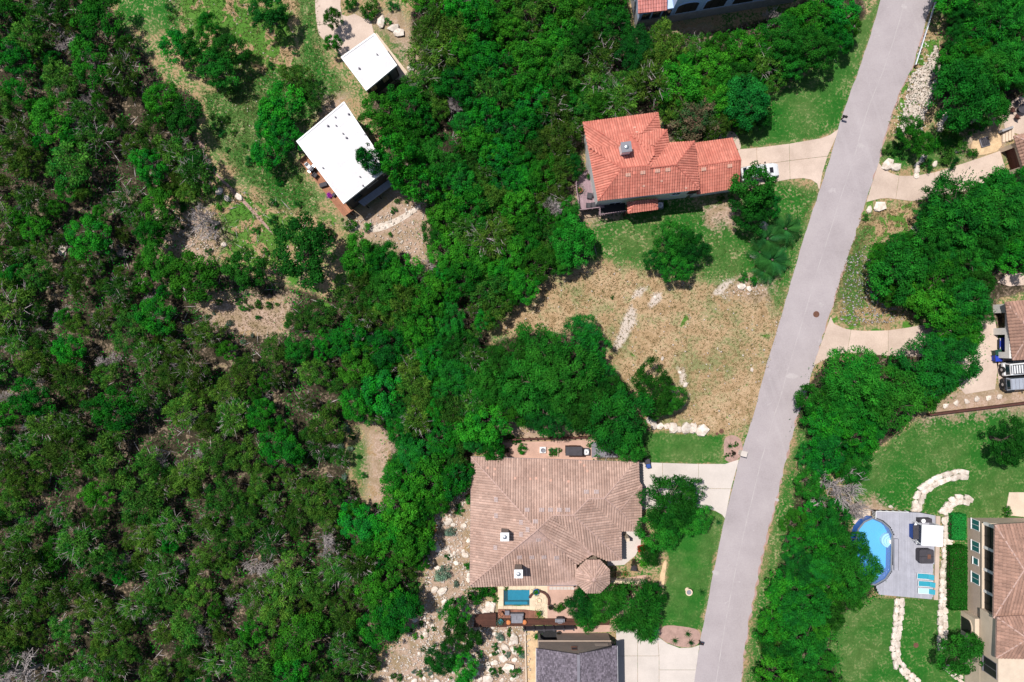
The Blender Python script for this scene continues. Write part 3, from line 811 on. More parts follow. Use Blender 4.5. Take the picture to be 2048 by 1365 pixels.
def arch_opening(root, wl, tc, w, z0, zs, rise, mat='screen_dark', frame='stucco_tan', name='arched_opening'):
    """arched opening: moulded surround and a flat dark pane painted as the shaded recess."""
    def loop(k):
        pts = [(tc - w/2 - k, z0), (tc + w/2 + k, z0)]
        for i in range(9):
            a = math.pi * i / 8
            pts.append((tc + (w/2 + k) * math.cos(a), zs + (rise + k) * math.sin(a)))
        return pts
    a, b = loop(0.0), loop(0.14); n = len(a); mb = MB()
    vs = [wl.p(t, 0.09, z) for t, z in b] + [wl.p(t, 0.09, z) for t, z in a] + [wl.p(t, 0.0, z) for t, z in b] + [wl.p(t, 0.0, z) for t, z in a]
    fs = []
    for i in range(1, n):
        j = (i + 1) % n
        fs += [(i, j, n+j, n+i), (2*n+i, 2*n+j, j, i), (n+i, n+j, 3*n+j, 3*n+i)]
    mb.add(vs, fs)
    o = part(mb, name, M[frame], root, root.location)
    mb = MB(); mb.add([wl.p(t, 0.02, z) for t, z in a], [tuple(range(n))])
    part(mb, 'pane', M[mat], o, root.location)  # dark colour paints the shade inside the open arch
    mb = MB()
    for k in (1, 2):
        t = tc - w/2 + w * k / 3
        wl.box(mb, t - 0.03, t + 0.03, 0.02, 0.06, z0, zs + rise * 0.85)
    part(mb, 'mullion', M['black'], o, root.location)
    return o

def walls(root, loop, z0, z1, mat, name='wall'):
    return part(MB().prism([(p[0], p[1]) for p in loop], z0, z1), name, mat, root, root.location)

def slab_roof(root, loop_px, z, th, mat, edge, name='roof'):
    pts = [(p.x, p.y) for p in GP(loop_px, z)]
    o = part(MB().prism(pts, z - th, z), name, mat, root, root.location)
    a = ccw(pts); b = inset(a, 0.16); n = len(a); mb = MB()
    vs = [(p[0], p[1], z + 0.07) for p in a] + [(p[0], p[1], z + 0.07) for p in b] + [(p[0], p[1], z - th - 0.02) for p in [*inset(a, -0.02)]] + [(p[0], p[1], z + 0.002) for p in b]
    vs[:n] = [(p[0], p[1], z + 0.07) for p in inset(a, -0.02)]
    fs = []
    for i in range(n):
        j = (i + 1) % n
        fs += [(i, j, n+j, n+i), (2*n+i, 2*n+j, j, i), (n+i, n+j, 3*n+j, 3*n+i)]
    mb.add(vs, fs)
    part(mb, 'roof_edge', edge, o, root.location)
    e0, e1 = Vector(b[1]) - Vector(b[0]), Vector(b[3]) - Vector(b[0])
    k = max(2, int(e0.length / 1.9))
    for i in range(1, k):
        p = Vector(b[0]) + e0 * (i / k); q = Vector(b[3]) + (Vector(b[2]) - Vector(b[3])) * (i / k)
        part(MB().bar((p.x, p.y, z + .004), (q.x, q.y, z + .004), .05, .008), 'membrane_seam', M['white_roof'], o, root.location)
    return o

def pipe_vents(root, pix, z, mat='grey_trim'):
    for i, (x, y) in enumerate(pix):
        p = G(x, y, z); r = 0.06 + 0.03 * (i % 3 == 0)
        part(MB().tube(p, p + Vector((0, 0, 0.35)), r, r, 10).tube(p, p + Vector((0, 0, 0.06)), r * 1.8, r * 1.2, 10), 'roof_vent', M[mat], root, root.location)

def unit_cube_mesh(mat):
    mb = MB().box(-.5, -.5, -.5, .5, .5, .5)
    me = bpy.data.meshes.new('plank'); me.from_pydata(mb.v, [], mb.f); me.materials.append(mat); me.update()
    return me

def planks(root, loop, direction, mat, z1, width=0.14, gap=0.012, th=0.035, name='plank', maxlen=99.0, seed=0):
    """boards laid over the 2D world loop; every board an object."""
    rnd = random.Random(seed)
    me = unit_cube_mesh(mat); d = Vector(direction).normalized(); u = Vector((-d.y, d.x)); org = root.location
    loc = [(Vector((p[0], p[1])).dot(u), Vector((p[0], p[1])).dot(d)) for p in loop]
    lo, hi = min(q[0] for q in loc), max(q[0] for q in loc); m = len(loc)
    t = lo + width / 2; ang = math.atan2(d.y, d.x)
    while t < hi:
        xs = []
        for i in range(m):
            (x1, y1), (x2, y2) = loc[i], loc[(i+1) % m]
            if (x1 > t) != (x2 > t): xs.append(y1 + (y2 - y1) * (t - x1) / (x2 - x1))
        xs.sort()
        for a, b in zip(xs[::2], xs[1::2]):
            cuts = [a]
            while b - cuts[-1] > maxlen: cuts.append(cuts[-1] + maxlen * rnd.uniform(0.7, 1.0))
            cuts.append(b)
            for s0, s1 in zip(cuts[:-1], cuts[1:]):
                if s1 - s0 < 0.05: continue
                o = bpy.data.objects.new(name, me)
                c = u * t + d * ((s0 + s1) / 2)
                o.location = (c.x - org[0], c.y - org[1], z1 - th / 2 + rnd.uniform(-.004, .004) - org[2])
                o.rotation_euler = (0, 0, ang); o.scale = (s1 - s0 - gap, width - gap, th)
                link(o, root)
        t += width

def chimney(root, base_px, zb, top_px, zt, size, mat_side, ang=0.0, cap='white'):
    """chimney rising from the roof at base_px to a cap seen at top_px."""
    b, t = G(*base_px, zb), G(*top_px, zt)
    c = Vector((t.x, t.y)); s = size / 2
    R = Matrix.Rotation(ang, 2)
    def lp(k): return [c + R @ Vector(q) for q in ((-k, -k), (k, -k), (k, k), (-k, k))]
    o = part(MB().prism(lp(s * 0.86), zb - 1.0, zt - 0.15), 'chimney', M[mat_side], root, root.location)
    part(MB().prism(lp(s), zt - 0.15, zt), 'chimney_cap', M[cap], o, root.location)
    part(MB().lathe([(0.27, 0), (0.27, 0.10), (0.20, 0.16), (0.02, 0.2)], 16, (c.x, c.y, zt)), 'chimney_pot', M['steel'], o, root.location)

# ---------------------------------------------------------------- large house with the brown tiled roof
def brown_house():
    e = 3.2
    NW, NE, SW, SE = (943,914,e), (1269,925,e), (940,1171,e), (1154.5,1171,e)
    A, B, Cc, D, E, F = (1073.8,1060.7,6.9), (1104.6,1031.4,6.2), (1147,1030.5,6.2), (1178,997.7,5.3), (1208.6,997,5.3), (1239.4,1021,4.5)
    V1, V2 = (1185,1110,3.9), (1242,1062,e)
    loc = G(1110, 1045)
    root = empty('house', loc, 'large house with brown tiled hip roof and octagonal turret', 'house')
    faces = [
      [NW, NE, E, D, Cc, B, A], [SW, NW, A], [SE, SW, A, (1154,1128,3.9)],
      [A, B, V1, (1154,1128,3.9)], [B, Cc, (1243,1120,e), (1215,1121,e), V1], [Cc, D, V2, (1243,1120,e)],
      [D, E, F, (1278,1063,e), V2], [NE, (1278,926,e), (1278,965,e), (1283,970,e), F, E], [F, (1283,970,e), (1283,1050,e), (1278,1063,e)]]
    rid = [(A, NW), (A, SW), (A, (1154,1128,3.9)), (A, B), (B, Cc), (Cc, (1243,1120,e)), (Cc, D), (D, E), (E, NE), (E, F), (F, (1283,970,e)), (F, (1278,1063,e))]
    sheet, wf = roof(root, faces, M['brown_tile'], M['ridge'], rid, seed=3)
    foot = inset(GP([(943,914),(1278,925),(1278,1062),(1243,1062),(1243,1120),(1154,1120),(1154,1171),(940,1171)], e), 0.55)
    walls(root, foot, 0, e - 0.1, M['stucco_cream'])
    # octagonal turret
    c = G(1186, 1153, 4.3); R = 2.25
    oct_ = [(c.x + R * math.cos(math.radians(22.5 + 45*i)), c.y + R * math.sin(math.radians(22.5 + 45*i)), 4.3) for i in range(8)]
    walls(root, [(c.x + (p[0]-c.x)*.82, c.y + (p[1]-c.y)*.82) for p in oct_], 0, 4.25, M['stucco_cream'], 'turret_wall')
    apex = Vector((c.x, c.y, 5.7)); mb = MB(); tops = []
    for i in range(8):
        a, b = Vector(oct_[i]), Vector(oct_[(i+1) % 8]); mb.add([a, b, apex], [(0, 1, 2)]); mb.add([a - Vector((0,0,.15)), b - Vector((0,0,.15)), b, a], [(0, 1, 2, 3)]); tops.append((a, b))
    ts = part(mb, 'turret_roof', M['ridge'], root, loc)
    for i, (a, b) in enumerate(tops):
        V, Fc, T = tile_mesh([a, b, apex], loc, 0.30, 0.38, False, 90 + i)
        np_mesh('roof_tiles', V, Fc, M['brown_tile'], ts, tint=T.astype(np.float32))['kind'] = 'stuff'
        mb = MB().tube(a, apex, 0.09, 0.07, 8); part(mb, 'ridge_cap', M['ridge'], ts, loc)
    chimney(root, (1014,1064), 5.0, (1009.5,1074.5), 7.4, 1.05, 'siding_brown')
    chimney(root, (1039,1134), 4.6, (1037,1148.5), 7.0, 1.05, 'siding_brown')
    z5 = lambda L: [(x / 3.4125 + 920, y / 3.4125 + 860) for x, y in L]
    vent_tiles(root, wf[1], z5([(250,475),(250,585),(245,803),(420,630),(465,680),(420,712)]), M['vent_tile'])
    vent_tiles(root, wf[0], z5([(515,627),(458,548),(558,548),(617,548),(677,548),(735,548),(862,425),(930,425)]), M['vent_tile'])
    vent_tiles(root, wf[2], z5([(535,745),(405,865),(490,865),(573,863),(658,868)]), M['vent_tile'])
    vent_tiles(root, wf[0], z5([(822,222),(868,283),(620,348),(740,355),(520,333),(480,336),(378,333),(238,270),(190,262),(848,246)]), M['vent_tile_red'], 0.3, 0.3)
    w = Wall(foot[1], foot[0]) if False else None
    gut = MB()
    for a, b in ((NW, (1278,925,e)), (SW, SE), (NW, SW)):
        gut.tube(G(a[0], a[1], e - .12), G(b[0], b[1], e - .12), 0.07, 0.07, 6)
    part(gut, 'gutter', M['grey_trim'], root, loc)
    post = G(1250, 1070, 0)
    part(MB().box(post.x-.2, post.y-.2, 0.06, post.x+.2, post.y+.2, 2.4), 'porch_post', M['stucco_cream'], root, loc)
brown_house()

# ---------------------------------------------------------------- red tiled house with garage wing
def red_house():
    loc = G(1300, 330)
    root = empty('house', loc, 'red-tiled house with garage wing and car on its driveway', 'house')
    s = 5.8
    a, b, c, d, e_, f = (1166,245,5.0), (1316,226,5.0), (1321,261.5,5.0), (1334,260,5.4), (1337,287,5.4), (1389,283,5.7)
    g, h, i = (1398,379,s), (1196,402,s), (1177,299,5.7)
    R1, R2, R3, R4 = (1244,337,7.8), (1295,332,7.8), (1301,336,7.8), (1352,330,7.8)
    P1, Q, T, U1, U2 = (1246,292,6.5), (1284,267,6.0), (1262,272,6.3), (1306,294.5,6.8), (1309,312,7.1)
    faces = [
      [a, b, Q, T, P1], [a, P1, i], [b, c, Q], [i, P1, T, U2, R2, R1],
      [T, Q, c, d, U1], [T, U1, U2], [U1, d, e_, R3, U2], [U2, R3, R2],
      [e_, f, R4, R3], [h, i, R1], [h, R1, R2, R3, R4, g], [g, R4, f]]
    rid = [(a, P1), (b, Q), (T, U1), (d, U1), (U1, U2), (R1, R2), (R3, R4), (R1, h), (R1, i), (R4, g), (R4, f)]
    sheet, wf = roof(root, faces, M['red_tile'], M['ridge_red'], rid, seed=5, rib=0.31, course=0.42)
    k = 3.3
    gf_ = [[(1388,287,k), (1464,277,k), (1481,320,5.0), (1391,333,5.0)], [(1391,333,5.0), (1481,320,5.0), (1477,376,k), (1394,389,k)]]
    sh2, wf2 = roof(root, gf_, M['red_tile'], M['ridge_red'], [((1394,333,5.0), (1481,320,5.0)), ((1464,277,k), (1481,320,5.0)), ((1481,320,5.0), (1477,376,k))], name='garage_roof', seed=6, rib=0.31, course=0.42)
    walls(root, inset(GP([(1166,245),(1316,226),(1321,262),(1336,262),(1339,320),(1176,330)], 5.0), 0.5), 0, 4.9, M['stucco_grey'])
    south = inset(GP([(1177,301),(1389,285),(1398,379),(1196,402)], s), 0.2)
    walls(root, south, 0, 5.62, M['stucco_grey'])
    gar = inset(GP([(1380,288),(1464,278),(1477,376),(1390,388)], k), 0.2)
    walls(root, gar, 0, 3.2, M['stucco_grey'])
    # south wall, seen under the eave
    sw = min(south, key=lambda p: p[0] + p[1]); se = max(south, key=lambda p: p[0] - p[1])
    wl = Wall(sw, se)
    window(root, wl, 2.6, 1.5, 0.9, 2.2, mull=1); window(root, wl, 10.2, 1.0, 2.9, 4.1, mull=1); window(root, wl, 12.4, 1.1, 2.9, 4.1, 'door_brown', 'wood_dark', 0)
    ge = sorted(gar, key=lambda p: -p[0])[:2]; ge.sort(key=lambda p: p[1])
    wg_ = Wall(ge[0], ge[1])
    mb = MB()
    for q in range(4): wg_.box(mb, 0.7, wg_.L - 0.7, 0.0, 0.04, 0.1 + q * 0.55, 0.1 + q * 0.55 + 0.53)
    part(mb, 'garage_door', M['white'], root, loc)
    # small porch roof on the south side
    p1, p2, p3, p4, r1, r2 = (1254,405,3.4), (1315,397,3.4), (1315,419,3.2), (1256,427,3.2), (1276,402,3.9), (1297,400,3.9)
    roof(root, [[p1, r1, p4], [p4, r1, r2, p3], [p3, r2, p2], [p1, p2, r2, r1]], M['red_tile'], M['ridge_red'], [(p4, r1), (p3, r2)], name='porch_roof', seed=8, rib=0.31, course=0.42)
    for q in ((1256,424,3.1), (1312,416,3.1)):
        p = G(*q); part(MB().box(p.x-.12, p.y-.02, 0, p.x+.12, p.y+.22, 3.1), 'porch_post', M['wood_dark'], root, loc)
    # chimney: masonry stack with metal shroud
    chimney(root, (1248,305), 6.4, (1253,294), 8.7, 1.25, 'white', math.radians(8), 'mid_grey')
    z3 = lambda L: [(x / 4.551 + 1130, y / 4.551 + 200) for x, y in L]
    vent_tiles(root, wf[10], z3([(573,678),(708,658),(842,642),(936,632)]), M['vent_tile_red'], 0.62, 0.42)
    vent_tiles(root, wf2[1], z3([(1260,628),(1498,598)]), M['vent_tile_red'], 0.62, 0.42)
    vent_tiles(root, wf[10], z3([(878,735),(716,780),(1100,800)]), M['vent_tile_red'], 0.28, 0.25)
    vent_tiles(root, wf[0], z3([(634,257),(652,298)]), M['vent_tile_red'], 0.3, 0.2)
    # raised timber balcony with steps below the south-west corner
    bl = [(p.x, p.y) for p in GP([(1198,410),(1252,402),(1252,424),(1198,432)], 1.4)]
    part(MB().prism(inset(bl, 0.1), 0.9, 1.32), 'balcony', M['black'], root, loc)
    mb = MB(); q = bl
    for u, v in ((0, 3), (3, 2)):
        mb.bar((*q[u], 2.4), (*q[v], 2.4), 0.09, 0.07); mb.bar((*q[u], 1.5), (*q[v], 1.5), 0.06, 0.06)
    for t in range(8):
        pt = Vector(q[3]).lerp(Vector(q[2]), t / 7); mb.bar((pt.x, pt.y, 0), (pt.x, pt.y, 2.45), 0.08, 0.08)
    part(mb, 'railing', M['deck_mauve'], root, loc)
red_house()

# ---------------------------------------------------------------- grey shingled house at the bottom edge
def grey_house():
    loc = G(1150, 1330)
    root = empty('house', loc, 'grey shingled gable house cut by the bottom edge', 'house')
    ev, rg = 4.6, 6.3
    L, Pk, Rr = (1072.5,1297,ev), (1157,1309.5,rg), (1234,1292,ev)
    Lb, Pb, Rb = (1072.5,1500,ev), (1157,1512,rg), (1237,1500,ev)
    sheet, wf = roof(root, [[L, Pk, Pb, Lb], [Pk, Rr, Rb, Pb]], M['shingle'], M['grey_trim'], rib=0.26, course=0.17, flat=True, seed=9, pan=M['dark_grey'])
    part(MB().bar(G(*Pk) + Vector((0, 0, .08)), G(*Pb) + Vector((0, 0, .08)), 0.35, 0.05), 'ridge_cap', M['grey_trim'], root, loc)
    for a, b in ((L, Lb), (Rr, Rb)):
        part(MB().bar(G(a[0], a[1], ev - .08), G(b[0], b[1], ev - .08), 0.12, 0.12), 'gutter', M['white'], root, loc)
    yb = G(1100, 1266).y; x0 = G(1078, 1300, ev).x; x1 = G(1226, 1300, ev).x; ys = yb - 13
    # lower storey leaves an open porch at the left corner
    px1 = G(1113, 1266).x
    walls(root, [(px1, yb), (x1, yb), (x1, ys), (x0, ys), (x0, yb - 2.2), (px1, yb - 2.2)], 0, 2.35, M['siding_brown'])
    xm = G(*Pk).x
    mb = MB(); pr = [(x0, 2.55), (x1, 2.55), (x1, ev - .05), (xm, rg - .22), (x0, ev - .05)]; n = 5
    yu = yb - 0.03
    mb.add([(x, yu, z) for x, z in pr] + [(x, ys, z) for x, z in pr], [tuple(range(n - 1, -1, -1)), tuple(range(n, 2*n))] + [(i, (i+1) % n, n + (i+1) % n, n + i) for i in range(n)])
    part(mb, 'gable_wall', M['siding_brown'], root, loc)
    part(MB().box(x0 - .05, ys, 2.35, x1 + .05, yb + .06, 2.55), 'trim_band', M['stucco_tan'], root, loc)
    part(MB().box(x0 + .02, yb - 0.35, 0.05, x0 + 0.3, yb - 0.05, 2.35), 'porch_post', M['siding_brown'], root, loc)
    wl = Wall((x1, yu), (x0, yu))
    window(root, wl, 4.9, 0.55, 4.35, 5.0, 'dark_grey', 'rust', 0, 'gable_vent')
    window(root, wl, 1.3, 1.5, 3.55, 3.75, 'screen_dark', 'siding_brown', 0)
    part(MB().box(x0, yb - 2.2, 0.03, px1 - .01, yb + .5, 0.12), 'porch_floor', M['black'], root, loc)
    # blue-grey shed roof over the side door
    q = G(1230, 1285, 2.3)
    part(MB().box(x1 - .1, yb - 2.2, 2.0, x1 + .55, yb - 0.5, 2.2), 'door_canopy', M['dark_grey'], root, loc)
grey_house()

# ---------------------------------------------------------------- white flat-roofed house
def white_house():
    loc = G(690, 320)
    root = empty('house', loc, 'modern house with large flat white roof and timber deck', 'house')
    z = 5.0; lp = [(688,204), (776,337), (687,408), (593,283)]
    slab_roof(root, lp, z, 0.28, M['white_roof'], M['white'])
    foot = inset(GP(lp, z), 0.18); foot = ccw(foot)
    walls(root, foot, 0, z - 0.29, M['dark_wall'])
    z2 = lambda L: [(x / 4.875 + 560, y / 4.875 + 180) for x, y in L]
    pipe_vents(root, z2([(470,355),(543,270),(550,352),(672,240),(830,440),(617,430),(650,470),(782,850),(422,764),(812,938),(757,600)]), z)
    # south-east wall (towards the low right of the picture)
    P = [Vector((p[0], p[1])) for p in foot]
    bot = min(P, key=lambda p: p.y); rgt = max(P, key=lambda p: p.x)
    wl = Wall(bot, rgt)
    for t, w in ((4.2, 1.5), (6.4, 0.7), (7.4, 1.0)): window(root, wl, t, w, 3.5, 3.95, 'screen_dark', 'stucco_tan', 1)
    window(root, wl, 1.6, 1.2, 2.4, 3.8, 'glass', 'black', 1)
    # lean-to metal roof on posts along that wall
    z = 2.2; q = [G(716,404,2.35), G(728,413,2.1), G(785,371,2.1), G(777,360,2.35)]
    m0 = MB().add(q + [p - Vector((0,0,.08)) for p in q], [(0,1,2,3),(7,6,5,4),(0,4,5,1),(1,5,6,2),(2,6,7,3),(3,7,4,0)])
    lean = part(m0, 'lean_to_roof', M['metal_roof'], root, loc)
    mb = MB()
    for k in range(15):
        a = q[0].lerp(q[3], k / 14); b = q[1].lerp(q[2], k / 14); mb.bar(a + Vector((0,0,.02)), b + Vector((0,0,.02)), 0.04, 0.05)
    part(mb, 'standing_seam', M['grey_trim'], lean, loc)
    for k in (0.05, 0.5, 0.95):
        p = q[1].lerp(q[2], k); part(MB().box(p.x-.06, p.y+.0, 0, p.x+.06, p.y+.12, 2.05), 'porch_post', M['black'], root, loc)
    for k in range(2):
        a = wl.p(3.2 + 1.5 * k, 0, 0)
    # SW windows facing the deck
    lft = min(P, key=lambda p: p.x); w2 = Wall(lft, bot)
    for t in (2.0, 5.0, 8.0): window(root, w2, t, 1.8, 1.75, 4.0, 'glass', 'black', 1)
white_house()

def white_garage():
    loc = G(738, 130)
    root = empty('garage', loc, 'small square garage with flat white roof', 'garage')
    z = 3.4; lp = [(749,67.5), (794,131), (732.5,182), (682,115)]
    slab_roof(root, lp, z, 0.25, M['white_roof'], M['white'])
    foot = ccw(inset(GP(lp, z), 0.15)); walls(root, foot, 0, z - 0.26, M['dark_wall'])
    pipe_vents(root, [(719,138), (754.5,110)], z)
    P = [Vector((p[0], p[1])) for p in foot]; bot = min(P, key=lambda p: p.y); rgt = max(P, key=lambda p: p.x)
    wl = Wall(bot, rgt)
    window(root, wl, 0.9, 0.9, 1.4, 2.9, 'flagstone', 'black', 1); window(root, wl, 2.9, 0.9, 1.4, 2.9, 'flagstone', 'black', 1)
    mb = MB(); wl.box(mb, 3.7, wl.L - 0.2, 0.0, 0.05, 0.05, 2.9); part(mb, 'door', M['grey_trim'], root, loc)
    top = max(P, key=lambda p: p.y); lf = min(P, key=lambda p: p.x)
    wn_ = Wall(top, lf)
    mb = MB()
    for q in range(4): wn_.box(mb, 0.8, wn_.L - 0.8, 0.0, 0.04, 0.06 + q * 0.6, 0.06 + q * 0.6 + 0.57)
    part(mb, 'garage_door', M['grey_trim'], root, loc)
white_garage()

# ---------------------------------------------------------------- house at the top edge
def top_house():
    loc = G(1400, 20)
    root = empty('house', loc, 'pale stucco house, blue shade painted on, with arches at the top edge', 'house')
    A = G(1270, 56); C_ = G(1585, 4); B = A.lerp(C_, 0.2)
    d = (C_ - A); d.z = 0; d.normalize(); nrm = Vector((-d.y, d.x, 0))
    def q(p, k): r = p + nrm * k; return (r.x, r.y)
    walls(root, [q(A, 0), q(B, 0), q(B, 7), q(A, 7)], 2.0, 4.0, M['stucco_sky_tinted'], 'wing_wall')
    walls(root, [q(B, 0), q(C_, 0), q(C_, 12), q(B, 12)], 2.0, 8.6, M['stucco_sky_tinted'])
    walls(root, [q(A, -.06), q(C_, -.06), q(C_, 12), q(A, 7)], 0, 2.0, M['stone_wall'], 'stone_base')
    wl = Wall(A, C_); off = (B - A).length
    for t in (0.9, 2.25, 3.6): window(root, wl, t, 0.95, 2.35, 3.6, 'glass', 'dark_grey', 1)
    for t in (off + 1.9, off + 5.6, off + 9.4): arch_opening(root, wl, t, 2.8, 2.25, 4.1, 0.75, frame='stucco_sky_tinted')
    for t in (off + 2.4, off + 5.4): window(root, wl, t, 1.3, 6.2, 7.4, 'glass', 'dark_grey', 0)
    roof(root, [[(1276,27,4.1), (1332,21,4.1), (1338,-60,6.0), (1280,-60,6.0)]], M['pink_tile'], M['pink_tile'], rib=0.34, course=0.45, seed=12, name='wing_roof', pan=M['ridge_red'], downs={0: (0.1, -1, 0)})
top_house()

# ---------------------------------------------------------------- tan house with screened loggia, right edge
def tan_house():
    loc = G(1990, 1180)
    root = empty('house', loc, 'tan stucco house with dark screened loggia and tile roof', 'house')
    X = G(1935, 0).x; y0 = G(0, 1036).y; y1 = G(0, 1268).y; XE = X + 20
    walls(root, [(X, y0), (XE, y0), (XE, y1), (X, y1)], 0, 2.85, M['stucco_tan'], 'lower_wall')
    walls(root, [(X + 1.6, y0 - .3), (XE, y0 - .3), (XE, y1), (X + 1.6, y1)], 2.95, 6.0, M['stucco_tan'], 'upper_wall')
    part(MB().box(X - .12, y1 - .05, 2.851, X + 1.75, y0 + .05, 2.99), 'loggia_floor', M['stucco_cream'], root, loc)
    part(MB().box(X + 0.02, y1, 5.55, X + 0.42, y0 - .3, 6.0), 'loggia_beam', M['stucco_grey'], root, loc)
    def yy(zy): return G(0, 860 + zy / 2.703, 3.2).y * 1.0
    ops = [(520,632), (640,752), (758,868), (876,992), (1006,1150)]
    edges = [508, 636, 755, 872, 999, 1158]
    wl = Wall((X, y0), (X, y1))
    for e in edges:
        y = yy(e); part(MB().box(X + .03, y - .17, 2.99, X + .40, y + .17, 5.55), 'pier', M['stucco_grey'], root, loc)
    for a, b in zip(edges[:-1], edges[1:]):
        t0, t1 = yy(a) - .17, yy(b) + .17
        mb = MB(); mb.box(X + .18, t1, 3.0, X + .22, t0, 5.55); s = part(mb, 'screen', M['screen_dark'], root, loc)
        mb = MB(); m = (t0 + t1) / 2
        mb.box(X + .14, m - .03, 3.0, X + .26, m + .03, 5.55); mb.box(X + .14, t1, 4.0, X + .26, t0, 4.06); part(mb, 'screen_frame', M['black'], s, loc)
    for zy, w, z0, z1 in ((515,1.25,0.9,2.3), (632,1.25,0.9,2.3), (712,0.8,1.2,2.1), (805,1.3,0.9,2.3)):
        y = G(0, 860 + zy / 2.703, 1.7).y
        window(root, wl, y0 - y, w, z0, z1, 'glass_green', 'white', 1 if w > 1 else 0)
    # arched porch standing out at the lower end
    pa, pb = G(0, 1221).y, G(0, 1268).y
    part(MB().box(X - .9, pb, 0, X - .002, pa, 2.8), 'porch', M['stucco_cream'], root, loc)
    arch_opening(root, Wall((X - .9, pa), (X - .9, pb)), (pa - pb) / 2, 1.9, 0.1, 1.6, 0.6, 'black', 'stucco_cream', 'porch_arch')
    e = 6.1
    r1 = [[(1990,1050,e), (2160,1040,e), (2160,1140,8.0), (2048,1140,8.0)], [(1987,1236,e), (1990,1050,e), (2048,1140,8.0)], [(2048,1140,8.0), (2160,1140,8.0), (2160,1240,e), (1987,1236,e)]]
    roof(root, r1, M['tan_tile'], M['ridge'], [((1990,1050,e), (2048,1140,8.0)), ((1987,1236,e), (2048,1140,8.0))], seed=14, rib=0.42, course=0.42)
    e2 = 6.6
    r2 = [[(1994,1235,e2), (2160,1225,e2), (2160,1280,8.3), (2055,1278,8.3)], [(1992,1316,e2), (1994,1235,e2), (2055,1278,8.3)], [(2055,1278,8.3), (2160,1280,8.3), (2160,1320,e2), (1992,1316,e2)]]
    roof(root, r2, M['tan_tile'], M['ridge'], [((1994,1235,e2), (2055,1278,8.3)), ((1992,1316,e2), (2055,1278,8.3))], seed=15, name='wing_roof', rib=0.42, course=0.42)
    xa = G(2000, 0, e2).x; ya, yb = G(0, 1240, e2).y, G(0, 1420, 3).y
    walls(root, [(xa, ya), (XE, ya), (XE, yb), (xa, yb)], 2.99, 6.3, M['stucco_cream'], 'wing_wall')
    walls(root, [(xa - .02, y1 - .01), (XE, y1 - .01), (XE, yb), (xa - .02, yb)], 0, 2.98, M['stucco_cream'], 'wing_base')
    w3 = Wall((xa, ya), (xa, yb)); window(root, w3, ya - G(0, 1336, 5).y, 1.9, 3.7, 6.0, 'screen_dark', 'grey_trim', 1)
tan_house()

# ---------------------------------------------------------------- house with arched garage, right edge
def arch_garage_house():
    loc = G(2030, 680)
    root = empty('house', loc, 'house with arched garage and tile roof at the right edge', 'house')
    X = G(1986, 0).x; ya, yb = G(0, 610).y, G(0, 716).y; XE = X + 14
    o1, o2 = (G(0, 627).y, G(0, 657).y), (G(0, 670).y, G(0, 704).y)
    for a, b in ((ya, o1[0]), (o1[1], o2[0]), (o2[1], yb)):
        part(MB().box(X, b, 0, X + .5, a, 2.2), 'pier', M['stucco_grey'], root, loc)
    part(MB().box(X, yb, 2.2, X + .5, ya, 3.0), 'lintel', M['stucco_grey'], root, loc)
    part(MB().box(X + 6.5, yb, 0, XE, ya, 3.0), 'wall', M['stucco_grey'], root, loc)
    part(MB().box(X + .5, yb, 0, X + 6.5, yb + .3, 3.0), 'wall', M['stucco_grey'], root, loc)
    part(MB().box(X + .5, ya - .3, 0, X + 6.5, ya, 3.0), 'wall', M['stucco_grey'], root, loc)
    e = 3.15
    r = [[(2025.5,720,e), (2011,605,e), (2060,660,5.0), (2060,665,5.0)], [(2060,665,5.0), (2160,660,5.0), (2160,715,e), (2025.5,720,e)], [(2011,605,e), (2160,590,e), (2160,660,5.0), (2060,660,5.0)]]
    roof(root, r, M['tan_tile'], M['ridge'], [((2025.5,720,e), (2060,665,5.0)), ((2060,665,5.0), (2160,660,5.0))], seed=17, rib=0.42, course=0.42)
arch_garage_house()

def corner_house():
    loc = G(2030, 310)
    root = empty('house', loc, 'cream house with dark red garage door at upper right', 'house')
    A, B = G(1999, 301), G(2013, 345)
    wl = Wall(A, B); d = wl.d; o = -wl.o
    def q(t, k): p = wl.A + d * t + o * k; return (p.x, p.y)
    walls(root, [q(0, .7), q(wl.L + 2.5, .7), q(wl.L + 2.5, 9), q(0, 9)], 0, 3.1, M['stucco_cream'])
    mb = MB()
    wl.box(mb, -0.2, 0.35, -.695, 0.0, 0, 3.1); wl.box(mb, wl.L - 0.1, wl.L + 0.5, -.695, 0.0, 0, 3.1); wl.box(mb, 0.35, wl.L - 0.1, -.695, 0.0, 2.5, 3.1)
    part(mb, 'portal', M['stucco_cream'], root, loc)
    mb = MB()
    for k in range(4): wl.box(mb, 0.36, wl.L - .11, -.69, -.64, 0.05 + k * .6, 0.05 + k * .6 + .57)
    part(mb, 'garage_door', M['door_brown'], root, loc)
    e = 3.2
    roof(root, [[(2028,272,e), (2160,240,e), (2160,262,5), (2075,290,5)], [(2058,372,e), (2028,272,e), (2075,290,5), (2110,372,5)]], M['tan_tile'], M['ridge'], [((2028,272,e), (2075,290,5))], seed=18, rib=0.42, course=0.42)
    # low wall with steps beside the terrace
    mb = MB()
    for k in range(4):
        a = G(2004 + k * 4.5, 268 - k * 1.5); mb.box(a.x, a.y - 1.2, 0, a.x + .34, a.y + .6, 0.15 + 0.14 * k)
    part(mb, 'steps', M['concrete_warm'], root, loc)
    part(MB().bar(G(2000, 264, .45), G(2022, 256, .45), .3, .9), 'garden_wall', M['stone_wall'], root, loc)
corner_house()
